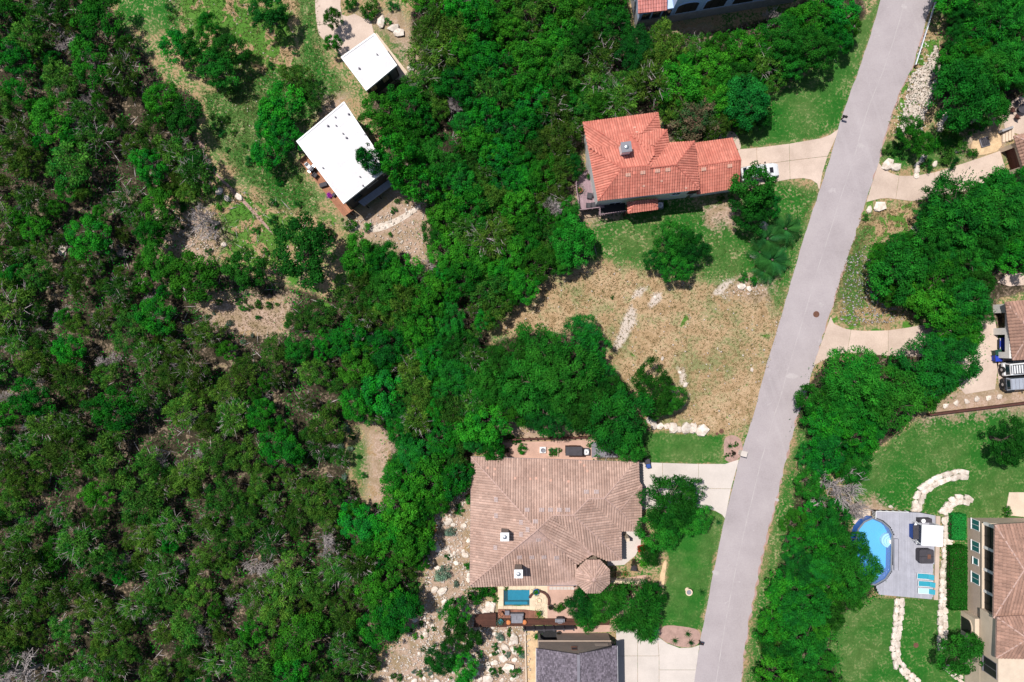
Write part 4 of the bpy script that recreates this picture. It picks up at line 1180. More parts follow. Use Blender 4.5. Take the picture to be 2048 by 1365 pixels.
# ---------------------------------------------------------------- stones
def rock_mesh(name, mat, seed, flat=0.55, rough=0.22, blocky=False):
    rng = random.Random(seed); bm = bmesh.new()
    bmesh.ops.create_icosphere(bm, subdivisions=1 if not blocky else 1, radius=0.5)
    for v in bm.verts:
        k = 1 + rng.uniform(-rough, rough)
        v.co = v.co * k
        if blocky:
            for a in range(2): v.co[a] = math.copysign(min(abs(v.co[a]) * 1.35, 0.5), v.co[a])
            v.co.z = max(min(v.co.z, 0.36), -0.36)
        v.co.z *= flat
    me = bpy.data.meshes.new(name); bm.to_mesh(me); bm.free(); me.materials.append(mat)
    return me
ROCKS = [rock_mesh('boulder', M['limestone'], s) for s in range(6)]
BLOCKS = [rock_mesh('stone', M['limestone'], 20 + s, 0.9, 0.16, True) for s in range(6)]

def stone_wall(label, poly, width, rows, seed, height=0.55, name='stone_wall'):
    rnd = random.Random(seed); pts = GP(poly)
    root = empty(name, pts[0], label, 'stone wall')
    for r in range(rows):
        carry = rnd.uniform(0, .4)
        for a, b in zip(pts[:-1], pts[1:]):
            L = (b - a).length; d = (b - a).normalized(); nr = Vector((-d.y, d.x, 0)); t = carry
            while t < L:
                ln = rnd.uniform(0.6, 1.3); w = width / rows * rnd.uniform(1.05, 1.3)
                o = bpy.data.objects.new('stone', rnd.choice(BLOCKS))
                p = a + d * (t + ln / 2) + nr * ((r - (rows - 1) / 2) * width / rows + rnd.uniform(-.06, .06)) - pts[0]
                h = height * rnd.uniform(0.75, 1.2)
                o.location = (p.x, p.y, h * 0.36); o.scale = (ln * 1.12, w, h * 1.25)
                o.rotation_euler = (rnd.uniform(-.06, .06), rnd.uniform(-.06, .06), math.atan2(d.y, d.x) + rnd.uniform(-.12, .12))
                link(o, root); t += ln + 0.03
            carry = t - L
    return root
Z7 = lambda L: [(x / 2.703 + 1680, y / 2.703 + 860) for x, y in L]
stone_wall('long cream stone retaining wall right of the round pool deck', Z7([(705,393),(675,378),(640,375),(600,392),(572,425),(568,460),(580,520),(576,640),(565,760),(556,900),(550,1000),(552,1100),(548,1155)]), 1.25, 2, 1)
stone_wall('curved cream stone wall across the lawn above the pool deck', Z7([(700,245),(640,238),(560,255),(500,285),(450,318),(425,360),(408,430)]), 1.3, 2, 2)
stone_wall('curving cream stone wall below the pool deck', Z7([(318,905),(312,1000),(305,1080),(290,1170),(305,1250),(345,1300),(395,1350)]), 1.2, 2, 3)
stone_wall('short stone wall end beside the bottom right tree', Z7([(560,1265),(600,1305),(650,1345)]), 0.9, 2, 4)
stone_wall('grey stone edging winding through the upper right garden', [(1904,222),(1890,232),(1882,245),(1878,262)], 0.7, 1, 5, 0.4)
stone_wall('pale stone edging along the upper right driveway', [(1853,308),(1846,318),(1834,330),(1832,350)], 0.6, 1, 6, 0.4)

def boulder(px, py, size, label, group=None, seed=0, mesh=None, asp=1.0, z=0.0):
    rnd = random.Random(seed * 7 + int(px * 3 + py))
    p = G(px, py)
    o = bpy.data.objects.new('boulder', mesh or rnd.choice(ROCKS))
    o.location = (p.x, p.y, z + size * 0.17); o.scale = (size * asp, size, size * rnd.uniform(.7, 1.0))
    o.rotation_euler = (0, 0, rnd.uniform(0, 6.28)); link(o)
    return tag(o, label, 'boulder', group)
BORD = [(1301,841,.8),(1307.5,851,.7),(1319,852.5,.65),(1333.5,852.5,.6),(1346,855.5,.95),(1358,859,.55),(1371,856.5,1.0),(1384,856.5,.9),(1402,861,1.15)]
for i, (x, y, s) in enumerate(BORD):
    lb = {0: 'leftmost pale boulder of the row edging the dry lot', 8: 'largest pale slab boulder ending the row near the gravel bed'}.get(i, 'pale boulder in the row between dry lot and lawn')
    boulder(x, y, s * 1.25, lb, 'boulders edging the dry lot', i, BLOCKS[i % 6], 1.2)
ZB = lambda L: [(x / 4.096 + 920, y / 4.096 + 1140, s) for x, y, s in L]
for i, (x, y, s) in enumerate(ZB([(420,600,.7),(365,635,1.0),(350,720,1.1),(240,810,1.0),(230,885,1.3),(395,800,1.5),(440,565,1.3),(290,755,.7),(135,835,.8),(100,865,1.0),(460,870,.8),(285,520,.6),(335,580,.5),(430,885,.7),(245,300,1.3),(215,330,1.1),(270,280,.8),(60,610,.7),(150,770,.6),(440,650,.9)])):
    boulder(x, y, s * 1.0, 'white limestone boulder on the rocky slope left of the grey house', 'boulders on the rocky slope', i, None, 1.25)
rr_ = random.Random(5)
for i in range(60):
    x, y = rr_.uniform(770, 1045), rr_.uniform(1190, 1364)
    if not pip(np.array([[x, y]]), DIRT[3])[0]: continue
    boulder(x, y, rr_.uniform(.3, .8), 'small pale stone scattered over the rocky slope below the woods', 'small stones on the rocky slope', i, None, 1.2)
for i in range(34):
    x, y = rr_.uniform(865, 940), rr_.uniform(990, 1165)
    boulder(x, y, rr_.uniform(.35, .85), 'pale rock in the garden left of the brown roof', 'rocks in the side garden', i, None, 1.2)
for x, y, s, lb in [(763,46,1.35,'round white boulder above the small garage'), (788,58,1.3,'long grey boulder in the bank above the garage'), (798,68,1.3,'grey boulder lower down the bank by the garage'), (821,138,.95,'pink boulder at the garage walkway end'),
    (1774,329,1.5,'large cream boulder at the driveway mouth'), (1791,336,1.2,'second cream boulder beside the driveway mouth'), (1757,415,1.5,'long weathered boulder below the curved driveway'), (1738,420,.8,'small stone beside the long weathered boulder'),
    (1830,460,1.2,'grey boulder at the edge of the big oak'), (1869,329,.7,'white stone beside the curved driveway edge'), (1947,245,.9,'pale stone among garden shrubs'), (1912,303,.6,'small white stone by the dark shrub'),
    (1483,573,1.0,'flat pale boulder below the palms'), (1497,578,.7,'smaller flat boulder below the palms'), (1525,452,1.3,'pale boulder beside the palm tops'), (1545,477,1.2,'pale boulder between the two palms'), (1508,512,1.0,'pale boulder left of lower palm'),
    (1310,596,.5,'pale boulder on the dry lot'), (1325,717,.5,'lone white boulder in the middle of the dry lot'), (1359,745,.45,'white boulder at the rock cluster of the dry lot'), (1370,770,.6,'long pale boulder beside the dry lot tree'), (1503,740,.5,'small white stone near the road edge'),
    (885,1182,1.1,'grey squared rock under the woods edge'), (870,1178,.9,'blue grey rock at the woods edge'), (888,1204,.8,'white rock below the grey squared rock'), (1781,1014,.55,'white stone beside the pool deck corner'),
    (125,500,1.4,'pale rock glimpsed in the left woods'), (440,383,1.0,'white rock beside the dirt footpath'), (455,398,.8,'white rock near the dead tree'), (478,395,.9,'pale rock in the dirt footpath'), (448,490,.7,'white rock below the dead tree')]:
    boulder(x, y, s, lb, None, 3, None, 1.3)
for i, (x, y) in enumerate([(1911,806),(1932,803),(1952,799),(1975,796),(1998,793),(1890,812)]):
    boulder(x, y, .75, 'white rock in the strip above the brown boundary wall', 'white rocks by the boundary wall', i, None, 1.2)

def rubble(name, label, polys, count, smin, smax, mat, seed):
    """countless small stones: one mesh."""
    rng = np.random.default_rng(seed); V = []; F = []
    base = np.array([(1,0,0),(-1,0,0),(0,1,0),(0,-1,0),(0,0,1),(.1,.1,-.6)], float)
    fc = np.array([(0,2,4),(2,1,4),(1,3,4),(3,0,4),(2,0,5),(1,2,5),(3,1,5),(0,3,5)])
    for poly, n in zip(polys, count):
        A = np.array(poly); lo, hi = A.min(0), A.max(0)
        P = rng.uniform(lo, hi, (n * 3, 2)); P = P[pip(P, poly)][:n]
        for x, y in P:
            g = G(x, y); s = rng.uniform(smin, smax); r = rng.uniform(0, 6.28); c, sn = math.cos(r), math.sin(r)
            v = base * (s * rng.uniform(.35, .6), s * rng.uniform(.35, .6), s * .35) + rng.normal(0, s * .07, (6, 3))
            v = np.stack([v[:, 0] * c - v[:, 1] * sn + g.x, v[:, 0] * sn + v[:, 1] * c + g.y, v[:, 2] + s * .1], 1)
            F.append(fc + len(V) * 6); V.append(v)
    o = np_mesh(name, np.concatenate(V), np.concatenate(F), mat)
    return tag(o, label, 'rubble', kind='stuff')
rubble('rubble', 'white riprap stones along the ditch beside the road', [[(1822,150),(1850,130),(1872,90),(1885,140),(1850,230),(1842,265),(1797,270),(1808,215)]], [1500], .2, .5, M['limestone'], 1)
rubble('rubble', 'grey limestone chips under the oaks beside the road', [[(1690,520),(1735,490),(1760,600),(1830,640),(1700,652),(1680,640)]], [420], .12, .34, M['greystone'], 2)
rubble('rubble', 'pale stone chips over the rocky slope', [DIRT[3], [(690,440),(850,400),(850,520),(800,500)], [(300,430),(420,420),(440,500),(320,500)]], [2600, 260, 260], .1, .42, M['limestone'], 3)
rubble('rubble', 'pale stone chips on the dry lot', [DRY[0]], [260], .1, .35, M['limestone'], 4)
rubble('rubble', 'pale pebbles scattered through the meadow', [DRY[1], DRY[2], GREEN[6]], [160, 200, 30], .08, .26, M['limestone'], 5)

# ---------------------------------------------------------------- pools and decks of the brown-roofed house
def inground_pool():
    loc = G(1033, 1196)
    root = empty('swimming_pool', loc, 'rectangular in-ground pool with cream coping', 'swimming pool')
    a = [(p.x, p.y) for p in POOL_W]; a = ccw(a)
    x0, x1 = min(p[0] for p in a), max(p[0] for p in a); y0, y1 = min(p[1] for p in a), max(p[1] for p in a)
    d = 1.5; mb = MB()
    mb.box(x0 - .5, y0 - .5, -d - .1, x1 + .5, y1 + .5, -d)
    for b in ((x0 - .5, y0 - .5, x0, y1 + .5), (x1, y0 - .5, x1 + .5, y1 + .5), (x0, y0 - .5, x1, y0), (x0, y1, x1, y1 + .5)):
        mb.box(b[0], b[1], -d, b[2], b[3], 0.03)
    basin = part(mb, 'basin', M['pool_tile'], root, loc)
    part(MB().box(x0, y0, -.9, x0 + .0 + 3.2, y0 + .35, -.45), 'pool_bench', M['pool_tile'], root, loc)
    mb = MB(); mb.add([(x0, y0, -.06), (x1, y0, -.06), (x1, y1, -.06), (x0, y1, -.06)], [(0, 1, 2, 3)])
    part(mb, 'water', M['water'], root, loc)
    me = unit_cube_mesh(M['coping'])
    def stone(cx, cy, w, h):
        o = bpy.data.objects.new('coping_stone', me); o.location = (cx - loc.x, cy - loc.y, 0.075); o.scale = (w - .015, h - .015, 0.09); link(o, root)
    W = .75
    n = 6
    for k in range(n):
        w = (x1 - x0) / n; stone(x0 + w * (k + .5), y1 + W / 2, w, W); stone(x0 + w * (k + .5), y0 - W / 2, w, W)
    m = 5
    for k in range(m):
        h = (y1 - y0 + 2 * W) / m; y = y0 - W + h * (k + .5); stone(x0 - W / 2, y, W, h); stone(x1 + W / 2, y, W, h)
inground_pool()

def timber_deck(name, label, loop_px, z, mat, direction, posts=True, cat='deck', width=0.14, maxlen=99, seed=0, skirt=None):
    loop = [(p.x, p.y) for p in GP(loop_px, z)]
    c = G(loop_px[0][0], loop_px[0][1], z); loc = Vector((c.x, c.y, 0))
    root = empty(name, loc, label, cat)
    planks(root, loop, direction, mat, z, width, seed=seed, maxlen=maxlen)
    part(MB().prism(inset(loop, 0.1), 0.0 if skirt else max(0.0, z - 0.3), z - 0.045), 'skirt' if skirt else 'joists', skirt or M['wood_dark'], root, loc)
    if posts and not skirt:
        for p in inset(loop, 0.25): part(MB().box(p[0]-.07, p[1]-.07, 0, p[0]+.07, p[1]+.07, z - .3), 'post', M['wood_dark'], root, loc)
    return root
timber_deck('deck', 'reddish timber deck directly below the rectangular pool', [(996,1219),(1046,1220),(1074,1223),(1076,1237),(996,1237)], 0.45, M['deck_red'], (0, 1), seed=1)
timber_deck('deck', 'long dark brown boardwalk between pool patio and grey house', [(993,1237.5),(1220,1237.5),(1218,1250),(1050,1252),(993,1255)], 0.4, M['deck_brown'], (1, 0), seed=2, maxlen=4)
timber_deck('deck', 'dark brown timber platform jutting out over the rocks', [(951,1229),(992,1226),(992,1254),(947,1254.5)], 0.9, M['deck_brown'], (1, 0), seed=3)
timber_deck('deck', 'narrow reddish timber deck beside the flat white roof', [(599,321),(611,309),(701,421),(708,419),(688,434)], 1.6, M['cedar'], (90, -113), seed=4)
dk = timber_deck('deck', 'mauve timber deck at the left of the red-tiled house', [(1154,366),(1160,350),(1180,336),(1195,334),(1210,416),(1158,421)], 1.5, M['deck_mauve'], (0.13, -1), seed=5)
mb = MB(); q = GP([(1158,420),(1152,366),(1160,350)], 2.5); q2 = GP([(1158,420),(1206,414)], 2.5)
for L in (q, q2):
    for a, b in zip(L[:-1], L[1:]):
        mb.bar(a, b, .1, .06)
        for k in range(6):
            p = a.lerp(b, k / 5); mb.bar((p.x, p.y, 1.3), (p.x, p.y, 2.5), .07, .07)
part(mb, 'railing', M['deck_mauve'], dk, dk.location)

def octagon_patio():
    c = G(1077.5, 1201); root = empty('fire_pit_terrace', c, 'octagonal cream terrace with fire pit and curved bench', 'terrace')
    R = 1.15
    for ring, (r0, r1, n) in enumerate(((0.36, .7, 8), (.7, 1.12, 8))):
        for i in range(n):
            a0, a1 = [math.radians(22.5 + 360 / n * k) for k in (i, i + 1)]
            lp = [(r * math.cos(a), r * math.sin(a)) for r, a in ((r0, a0), (r1, a0), (r1, a1), (r0, a1))]
            MB().prism(inset(lp, .008), 0, .09).build('paver', M['coping'], root)
    MB().lathe([(.34, 0), (.34, .3), (.24, .3), (.22, .12)], 20).build('fire_pit', M['coping'], root)
    mb = MB(); pts = [(1.35 * math.cos(math.radians(t)), 1.35 * math.sin(math.radians(t))) for t in range(-20, 165, 20)]
    for a, b in zip(pts[:-1], pts[1:]): mb.bar((*a, .42), (*b, .42), .28, .08)
    for a in pts[::2]: mb.box(a[0]-.06, a[1]-.06, 0, a[0]+.06, a[1]+.06, .38)
    mb.build('bench', M['wood_dark'], root)
octagon_patio()
root = empty('stepping_stones', G(1100, 1177), 'row of pale square stepping slabs against the brown-roofed house', 'stepping stones')
me = unit_cube_mesh(M['concrete_pale'])
for k in range(7):
    o = bpy.data.objects.new('paver', me); p = G(1102 + 7.2 * k, 1176.5) - root.location; o.location = (p.x, p.y, .05); o.scale = (.43, .40, .06); link(o, root)

def low_wall(name, label, pts, w, h, mat, posts=0, cat='wall', cap=None):
    P = GP(pts); root = empty(name, P[0], label, cat); org = P[0]
    mb = MB()
    for a, b in zip(P[:-1], P[1:]): mb.bar(a + Vector((0, 0, h / 2)), b + Vector((0, 0, h / 2)), w, h)
    part(mb, 'wall_body', mat, root, org)
    if cap:
        mb = MB()
        for a, b in zip(P[:-1], P[1:]): mb.bar(a + Vector((0, 0, h + .032)), b + Vector((0, 0, h + .032)), w + .1, .06)
        part(mb, 'cap', cap, root, org)
    for k in range(posts):
        t = k / (posts - 1) * (len(P) - 1); i = min(int(t), len(P) - 2); p = P[i].lerp(P[i+1], t - i)
        part(MB().box(p.x-.09, p.y-.16, 0, p.x+.09, p.y+.16, h + .12), 'post', mat, root, org)
    return root
low_wall('retaining_wall', 'dark timber retaining wall with posts above the side yard', [(1003,879),(1100,876),(1182,874)], .14, .7, M['wood_dark'], 15)
low_wall('garden_wall', 'cream garden wall enclosing the small entry court', [(1219,1157),(1288,1159),(1287,1187)], .25, 1.3, M['stucco_cream'], 0, cap=M['coping'])
low_wall('garden_wall', 'brown boundary wall along the top of the right lawn', [(1852,829),(1950,817),(2090,800)], .22, .9, M['wood_dark'], 0)
low_wall('garden_wall', 'pale path kerb beside the left wall of grey house', [(1050,1260),(1051,1310),(1053,1390)], .18, .4, M['concrete_warm'], 0)
low_wall('fence', 'dark grey fence line on the boardwalk edge', [(1048,1253.5),(1146,1251)], .12, 1.3, M['dark_grey'], 6, 'fence')

# ---------------------------------------------------------------- side yard objects
def box_obj(name, label, cat, px0, py0, px1, py1, z0, z1, body, top=None, overhang=0.08, lid=0.1):
    a, b = G(px0, py1, z1), G(px1, py0, z1); c = Vector(((a.x + b.x) / 2, (a.y + b.y) / 2, z0))
    root = empty(name, c, label, cat); w, h = (b.x - a.x) / 2, (b.y - a.y) / 2
    o = overhang
    MB().bevbox(-w + o, -h + o, 0, w - o, h - o, z1 - z0 - lid).build('body', M[body], root)
    MB().bevbox(-w, -h, z1 - z0 - lid + .002, w, h, z1 - z0, .03).build('lid', M[top or body], root)
    return root, w, h
r, w, h = box_obj('storage_shed', 'dark grey storage shed in the pink side yard', 'shed', 1131, 894, 1165, 912, 0, 1.9, 'wood_dark', 'dark_grey', .1, .15)
MB().box(-.5, h - .1, .1, .5, h - .06, 1.6).build('door', M['rust'], r)
def ac_unit(px, py, label, rot=0.0):
    root = empty('air_conditioner', G(px, py, .05), label, 'air conditioner', rz=rot)
    MB().bevbox(-.42, -.42, 0, .42, .42, .85, .04).build('cabinet', M['mid_grey'], root)
    MB().lathe([(.36, .851), (.36, .89), (.30, .89), (.30, .86)], 18).build('fan_grille', M['white'], root)
    mb = MB()
    for k in range(4):
        a = math.pi / 4 * k; mb.bar((-.33 * math.cos(a), -.33 * math.sin(a), .9), (.33 * math.cos(a), .33 * math.sin(a), .9), .03, .02)
    mb.build('fan_guard', M['steel'], root)
ac_unit(1171, 902.5, 'air conditioner unit beside the dark grey storage shed')
ac_unit(1318, 413, 'white air conditioner unit at the red-tiled house wall')
paving('concrete_pad', 'grey concrete pad in the side yard under the elm', [(1183,884),(1235,884),(1235,915),(1183,915)], M['grey_trim'], .04)
root = empty('fountain', G(1085.5, 900), 'white square fountain with grey basin in side yard', 'fountain')
MB().bevbox(-.42, -.42, 0, .42, .42, .35, .06).build('base', M['white'], root)
MB().lathe([(.12, .35), (.3, .45), (.3, .5), (.24, .5), (.05, .42)], 18).build('basin', M['mid_grey'], root)
def planter_box(px0, py0, px1, py1, label):
    a, b = G(px0, py1), G(px1, py0); c = (a + b) / 2; root = empty('raised_planter', c, label, 'planter'); w, h = (b.x-a.x)/2, (b.y-a.y)/2
    mb = MB(); t = .07
    mb.box(-w, -h, 0, w, -h + t, .45).box(-w, h - t, 0, w, h, .45).box(-w, -h + t, 0, -w + t, h - t, .45).box(w - t, -h + t, 0, w, h - t, .45)
    mb.build('frame', M['coping'], root); MB().box(-w + t, -h + t, 0, w - t, h - t, .38).build('soil', M['soil'], root)
    return root, w, h
PLANTER = planter_box(1097, 895, 1116, 912, 'cream raised planter full of green herbs')

def bin_(px, py, label, mat, rz=0.0, s=1.0):
    root = empty('wheeled_bin', G(px, py), label, 'bin', rz=rz)
    mb = MB(); b, t = .24 * s, .31 * s
    mb.add([(-b,-b,.06),(b,-b,.06),(b,b,.06),(-b,b,.06),(-t,-t,.95),(t,-t,.95),(t,t,.95),(-t,t,.95)], [(3,2,1,0),(4,5,6,7),(0,1,5,4),(1,2,6,5),(2,3,7,6),(3,0,4,7)])
    mb.build('body', M[mat], root)
    MB().bevbox(-t - .03, -t - .03, .952, t + .03, t + .03, 1.03, .03).build('lid', M[mat], root)
    MB().tube((-t - .08, -t, .9), (-t - .08, t, .9), .025, .025, 8).build('handle', M['black'], root)
    for y in (-b, b): MB().tube((-b - .02, y - .03, .1), (-b - .02, y + .03, .1), .1, .1, 12).build('wheel', M['tyre'], root)
bin_(1987, 706, 'dark green wheeled bin beside the arched garage', 'green_plastic', .15, 1.3)
bin_(1987, 716.5, 'blue wheeled bin next to the white off-road vehicle', 'blue_plastic', .08, 1.3)
bin_(1292, 921, 'dark bin at the driveway corner under the elm', 'dark_grey', .1)
bin_(1294, 930, 'blue bin standing on the pale driveway', 'blue_cloth', .2, .8)

# ---------------------------------------------------------------- furniture
def chair(px, py, z, label, mat, rz, group=None, s=1.0):
    root = empty('chair', G(px, py, z), label, 'chair', group, rz)
    MB().bevbox(-.27*s, -.27*s, .36, .27*s, .27*s, .46, .03).build('seat', M[mat], root)
    mb = MB().add([(-.27*s,.24*s,.46),(.27*s,.24*s,.46),(.27*s,.30*s,.46),(-.27*s,.30*s,.46),(-.25*s,.34*s,.95),(.25*s,.34*s,.95),(.25*s,.40*s,.95),(-.25*s,.40*s,.95)], [(3,2,1,0),(4,5,6,7),(0,1,5,4),(1,2,6,5),(2,3,7,6),(3,0,4,7)])
    mb.build('backrest', M[mat], root)
    for x in (-.23*s, .23*s):
        MB().box(x-.03, -.25*s, .62, x+.03, .26*s, .66).build('armrest', M[mat], root)
        for y in (-.23*s, .23*s): MB().tube((x, y, 0), (x, y, .62 if y < 0 else .36), .022, .022, 6).build('leg', M[mat], root)
    return root
def round_table(px, py, z, r, label, mat):
    root = empty('table', G(px, py, z), label, 'table')
    MB().lathe([(r, .70), (r, .74), (r*.97, .75)], 22).build('table_top', M[mat], root)
    MB().tube((0,0,.02), (0,0,.70), .05, .05, 8).build('pedestal', M[mat], root); MB().lathe([(.3, 0), (.28, .04), (.06, .06)], 16).build('base', M[mat], root)
round_table(2038, 221, .05, .62, 'round dark table on the upper right terrace', 'dark_grey')
chair(2021, 223, .05, 'brown chair left of the round dark table', 'wood_dark', 1.5); chair(2030, 236, .05, 'brown chair below the round dark table', 'wood_dark', 2.7)
chair(2030, 209, .05, 'dark chair above the round dark table', 'dark_grey', .5)
def fire_bowl(px, py, label):
    root = empty('fire_pit', G(px, py, .04), label, 'fire pit', rz=.3)
    mb = MB()
    for k in range(4): mb.box(-.5 + .26*k, -.5, 0, -.28 + .26*k, .5, .3)
    mb.build('grate', M['dark_grey'], root); MB().bevbox(-.6, -.6, 0, .6, .6, .22).build('base', M['grey_trim'], root)
fire_bowl(1968, 285, 'square charcoal fire pit on the round flagstone patch')
def sofa(px, py, z, w, d, label, mat, rz=0.0):
    root = empty('sofa', G(px, py, z), label, 'sofa', rz=rz)
    MB().bevbox(-w/2, -d/2, .05, w/2, d/2, .3).build('base', M['dark_grey'], root)
    for k in range(2): MB().bevbox(-w/2 + .08 + k*(w-.16)/2, -d/2 + .02, .302, -w/2 + .08 + (k+1)*(w-.16)/2 - .02, d/2 - .25, .46, .05).build('cushion', M[mat], root)
    MB().bevbox(-w/2, d/2 - .22, .302, w/2, d/2, .8, .06).build('backrest', M[mat], root)
    for x in (-w/2, w/2 - .08): MB().bevbox(x, -d/2, .302, x + .08, d/2 - .222, .6).build('armrest', M['dark_grey'], root)
sofa(1034, 1231, .45, 1.75, .9, 'long grey outdoor sofa on the reddish deck', 'mid_grey')
def coffee_table(px, py, z, w, d, label, mat, rz=0.0):
    root = empty('table', G(px, py, z), label, 'table', rz=rz)
    MB().bevbox(-w/2, -d/2, .38, w/2, d/2, .44).build('table_top', M[mat], root)
    for x in (-w/2+.06, w/2-.06):
        for y in (-d/2+.06, d/2-.06): MB().box(x-.03, y-.03, 0, x+.03, y+.03, .379).build('leg', M['dark_grey'], root)
coffee_table(1034, 1240.5, .45, 1.5, .5, 'low grey table in front of the outdoor sofa', 'mid_grey')
coffee_table(1014.5, 1224, .45, .6, .6, 'small square grey table left of the outdoor sofa', 'grey_trim')
chair(1003, 1226, .45, 'wooden chair at the left end of the deck', 'cedar', .6)
def stool(px, py, z, label, mat):
    root = empty('pouf', G(px, py, z), label, 'pouf')
    MB().lathe([(.20, 0), (.30, .08), (.33, .2), (.28, .36), (.12, .42)], 14).build('cushion', M[mat], root, True)
    MB().lathe([(.12, .421), (.10, .44), (.02, .445)], 10).build('tuft', M[mat], root)
stool(1017, 1244, .4, 'orange pouf left of the low grey table', 'orange'); stool(1049, 1243.5, .4, 'orange pouf right of the low grey table', 'orange')
def grill(px, py, z, label, rz=0.0, s=1.0):
    root = empty('barbecue_grill', G(px, py, z), label, 'barbecue', rz=rz)
    MB().bevbox(-.42*s, -.28*s, .1, .42*s, .28*s, .8).build('cabinet', M['dark_grey'], root)
    mb = MB(); n = 9; vs = []
    for x in (-.4*s, .4*s):
        for i in range(n):
            a = math.pi * i / (n-1); vs.append((x, .27*s*math.cos(a), .8 + .28*math.sin(a)))
    mb.add(vs, [(i, i+1, n+i+1, n+i) for i in range(n-1)] + [tuple(range(n)), tuple(range(2*n-1, n-1, -1))]); mb.build('hood', M['mid_grey'], root)
    MB().tube((-.25*s, -.3*s, .93), (.25*s, -.3*s, .93), .02, .02, 6).build('handle', M['steel'], root)
    for x in (-.42*s, .42*s): MB().bevbox(min(x, x*1.5), -.24*s, .76, max(x, x*1.5), .24*s, .8).build('side_shelf', M['steel'], root)
grill(1119, 1237, .4, 'grey barbecue grill on the dark boardwalk'); grill(626, 341, 1.6, 'black grill on the flat-roofed house deck', .9, .9)
chair(632, 352, 1.6, 'round dark chair on the flat-roofed house deck', 'dark_grey', 2.4); chair(619, 335, 1.6, 'white chair near the deck corner of the flat-roofed house', 'white', .7)
coffee_table(648, 371, 1.6, 1.0, .55, 'dark low table mid-way along the narrow deck', 'dark_grey', .3)
coffee_table(669, 391, 1.6, .5, .4, 'small dark side table near the purple flowers', 'dark_grey', .8)
coffee_table(1178.5, 393, 1.5, .65, .75, 'square dark fire table on the mauve deck', 'dark_grey', -.15)
for i, (x, y, rz) in enumerate([(1176, 412, 3.1), (1186, 411, 3.3), (1189, 392, 4.6)]):
    chair(x, y, 1.5, ['dark chair at the bottom rail of the mauve deck', 'second dark chair at the bottom rail beside the wall', 'black lounge chair against the red-tiled house on the mauve deck'][i], 'dark_grey', rz, None, 1.1)
def armchair_red(px, py):
    root = empty('chair', G(px, py, 0), 'bright red garden chair by the entry patio', 'chair', rz=.2)
    MB().bevbox(-.36, -.36, .2, .36, .3, .42).build('seat', M['red'], root); MB().bevbox(-.36, .302, .2, .36, .42, .95).build('backrest', M['red'], root)
    for x in (-.44, .362): MB().bevbox(x, -.36, .0, x + .08, .3, .62).build('armrest', M['red'], root)
armchair_red(1281.5, 1096)
root = empty('statue', G(1268, 1136), 'dark angular garden sculpture in the entry court', 'sculpture')
MB().add([(-.5,-.4,0),(.6,-.5,0),(.4,.5,0),(-.3,.4,0),(.1,0,1.3)], [(0,1,4),(1,2,4),(2,3,4),(3,0,4),(3,2,1,0)]).build('sail', M['dark_grey'], root)
MB().tube((.2,-.1,0), (.5,-.3,1.5), .05, .03, 8).build('mast', M['steel'], root)
def pot(px, py, z, label, r, mat, leaf=None, lr=.5):
    root = empty('potted_plant', G(px, py, z), label, 'potted plant')
    MB().lathe([(r*.65, 0), (r, r*1.2), (r*1.08, r*1.25), (r*.9, r*1.25), (r*.85, r*1.05)], 16).build('pot', M[mat], root)
    if leaf: small_foliage('leaves', leaf, lr, r * 1.1, root, int(px))
    return root
def small_foliage(name, mat, r, z, parent, seed, n=260, leaf=.12):
    rng = np.random.default_rng(seed)
    c = rng.normal(0, .42, (n, 3)) * (r, r, r * .6); c[:, 2] = np.abs(c[:, 2]) + z
    return leaf_mesh(name, c, rng.normal(0, 1, (n, 3)) + (0, 0, .6), rng.uniform(.7, 1.3, n) * leaf, rng.uniform(.5, .8, n), mat, rng, parent)
def leaf_mesh(name, c, nrm, L, asp, mat, rng, parent=None, dirs=None, tint=None, obj=True):
    """diamond leaves at centres c with normals nrm, length L, width/length asp."""
    n = len(c); nrm = nrm / (np.linalg.norm(nrm, axis=1, keepdims=True) + 1e-9)
    if dirs is None: dirs = rng.normal(0, 1, (n, 3))
    u = dirs - nrm * (dirs * nrm).sum(1, keepdims=True); u /= np.linalg.norm(u, axis=1, keepdims=True) + 1e-9
    w = np.cross(nrm, u); L = np.asarray(L)[:, None] / 2; W = L * np.asarray(asp)[:, None]
    V = np.stack([c - u * L, c + w * W + nrm * W * .25, c + u * L, c - w * W + nrm * W * .25], 1).reshape(-1, 3)
    F = np.arange(4 * n).reshape(n, 4)
    if tint is None: tint = np.stack([rng.uniform(.2, 1, n), rng.uniform(0, 1, n), np.zeros(n)], 1)
    return np_mesh(name, V, F, M[mat], parent, tint=np.repeat(tint, 4, 0).astype(np.float32), obj=obj)
small_foliage('flowers', 'purple', .4, .3, pot(659.5, 392, 1.6, 'pot of purple flowers on the narrow deck', .26, 'terracotta'), 5)
pot(1001, 1241.5, .4, 'teal leaved potted plant at the deck corner', .3, 'turquoise', 'f_grey', .6)
pot(1235, 1146, 0, 'round brown potted shrub by the entry court wall', .35, 'rust', 'f_dark', .5); pot(1249, 1146, 0, 'green potted shrub by the entry court wall', .33, 'terracotta', 'f_shrub', .55)
pot(1073, 1271, 0, 'potted plant on the tan flagstone path', .3, 'dark_grey', 'f_oak', .5); pot(1177, 354, 1.5, 'small potted plant high on the mauve deck', .28, 'terracotta', 'f_shrub', .4)
pot(1159, 382, 1.5, 'bright yellow-green potted bush on the mauve deck', .35, 'terracotta', 'f_shrub', .75); pot(1101, 1213, 0, 'dark metal pot on the pink patio', .32, 'dark_grey', 'f_dark', .4)
pot(1077, 1226, .45, 'leafy potted plant at the right end of the deck', .3, 'terracotta', 'f_oak', .6); pot(1072, 1182, 0, 'blue glazed pot by the octagonal terrace', .38, 'blue_plastic', 'f_oak', .5)
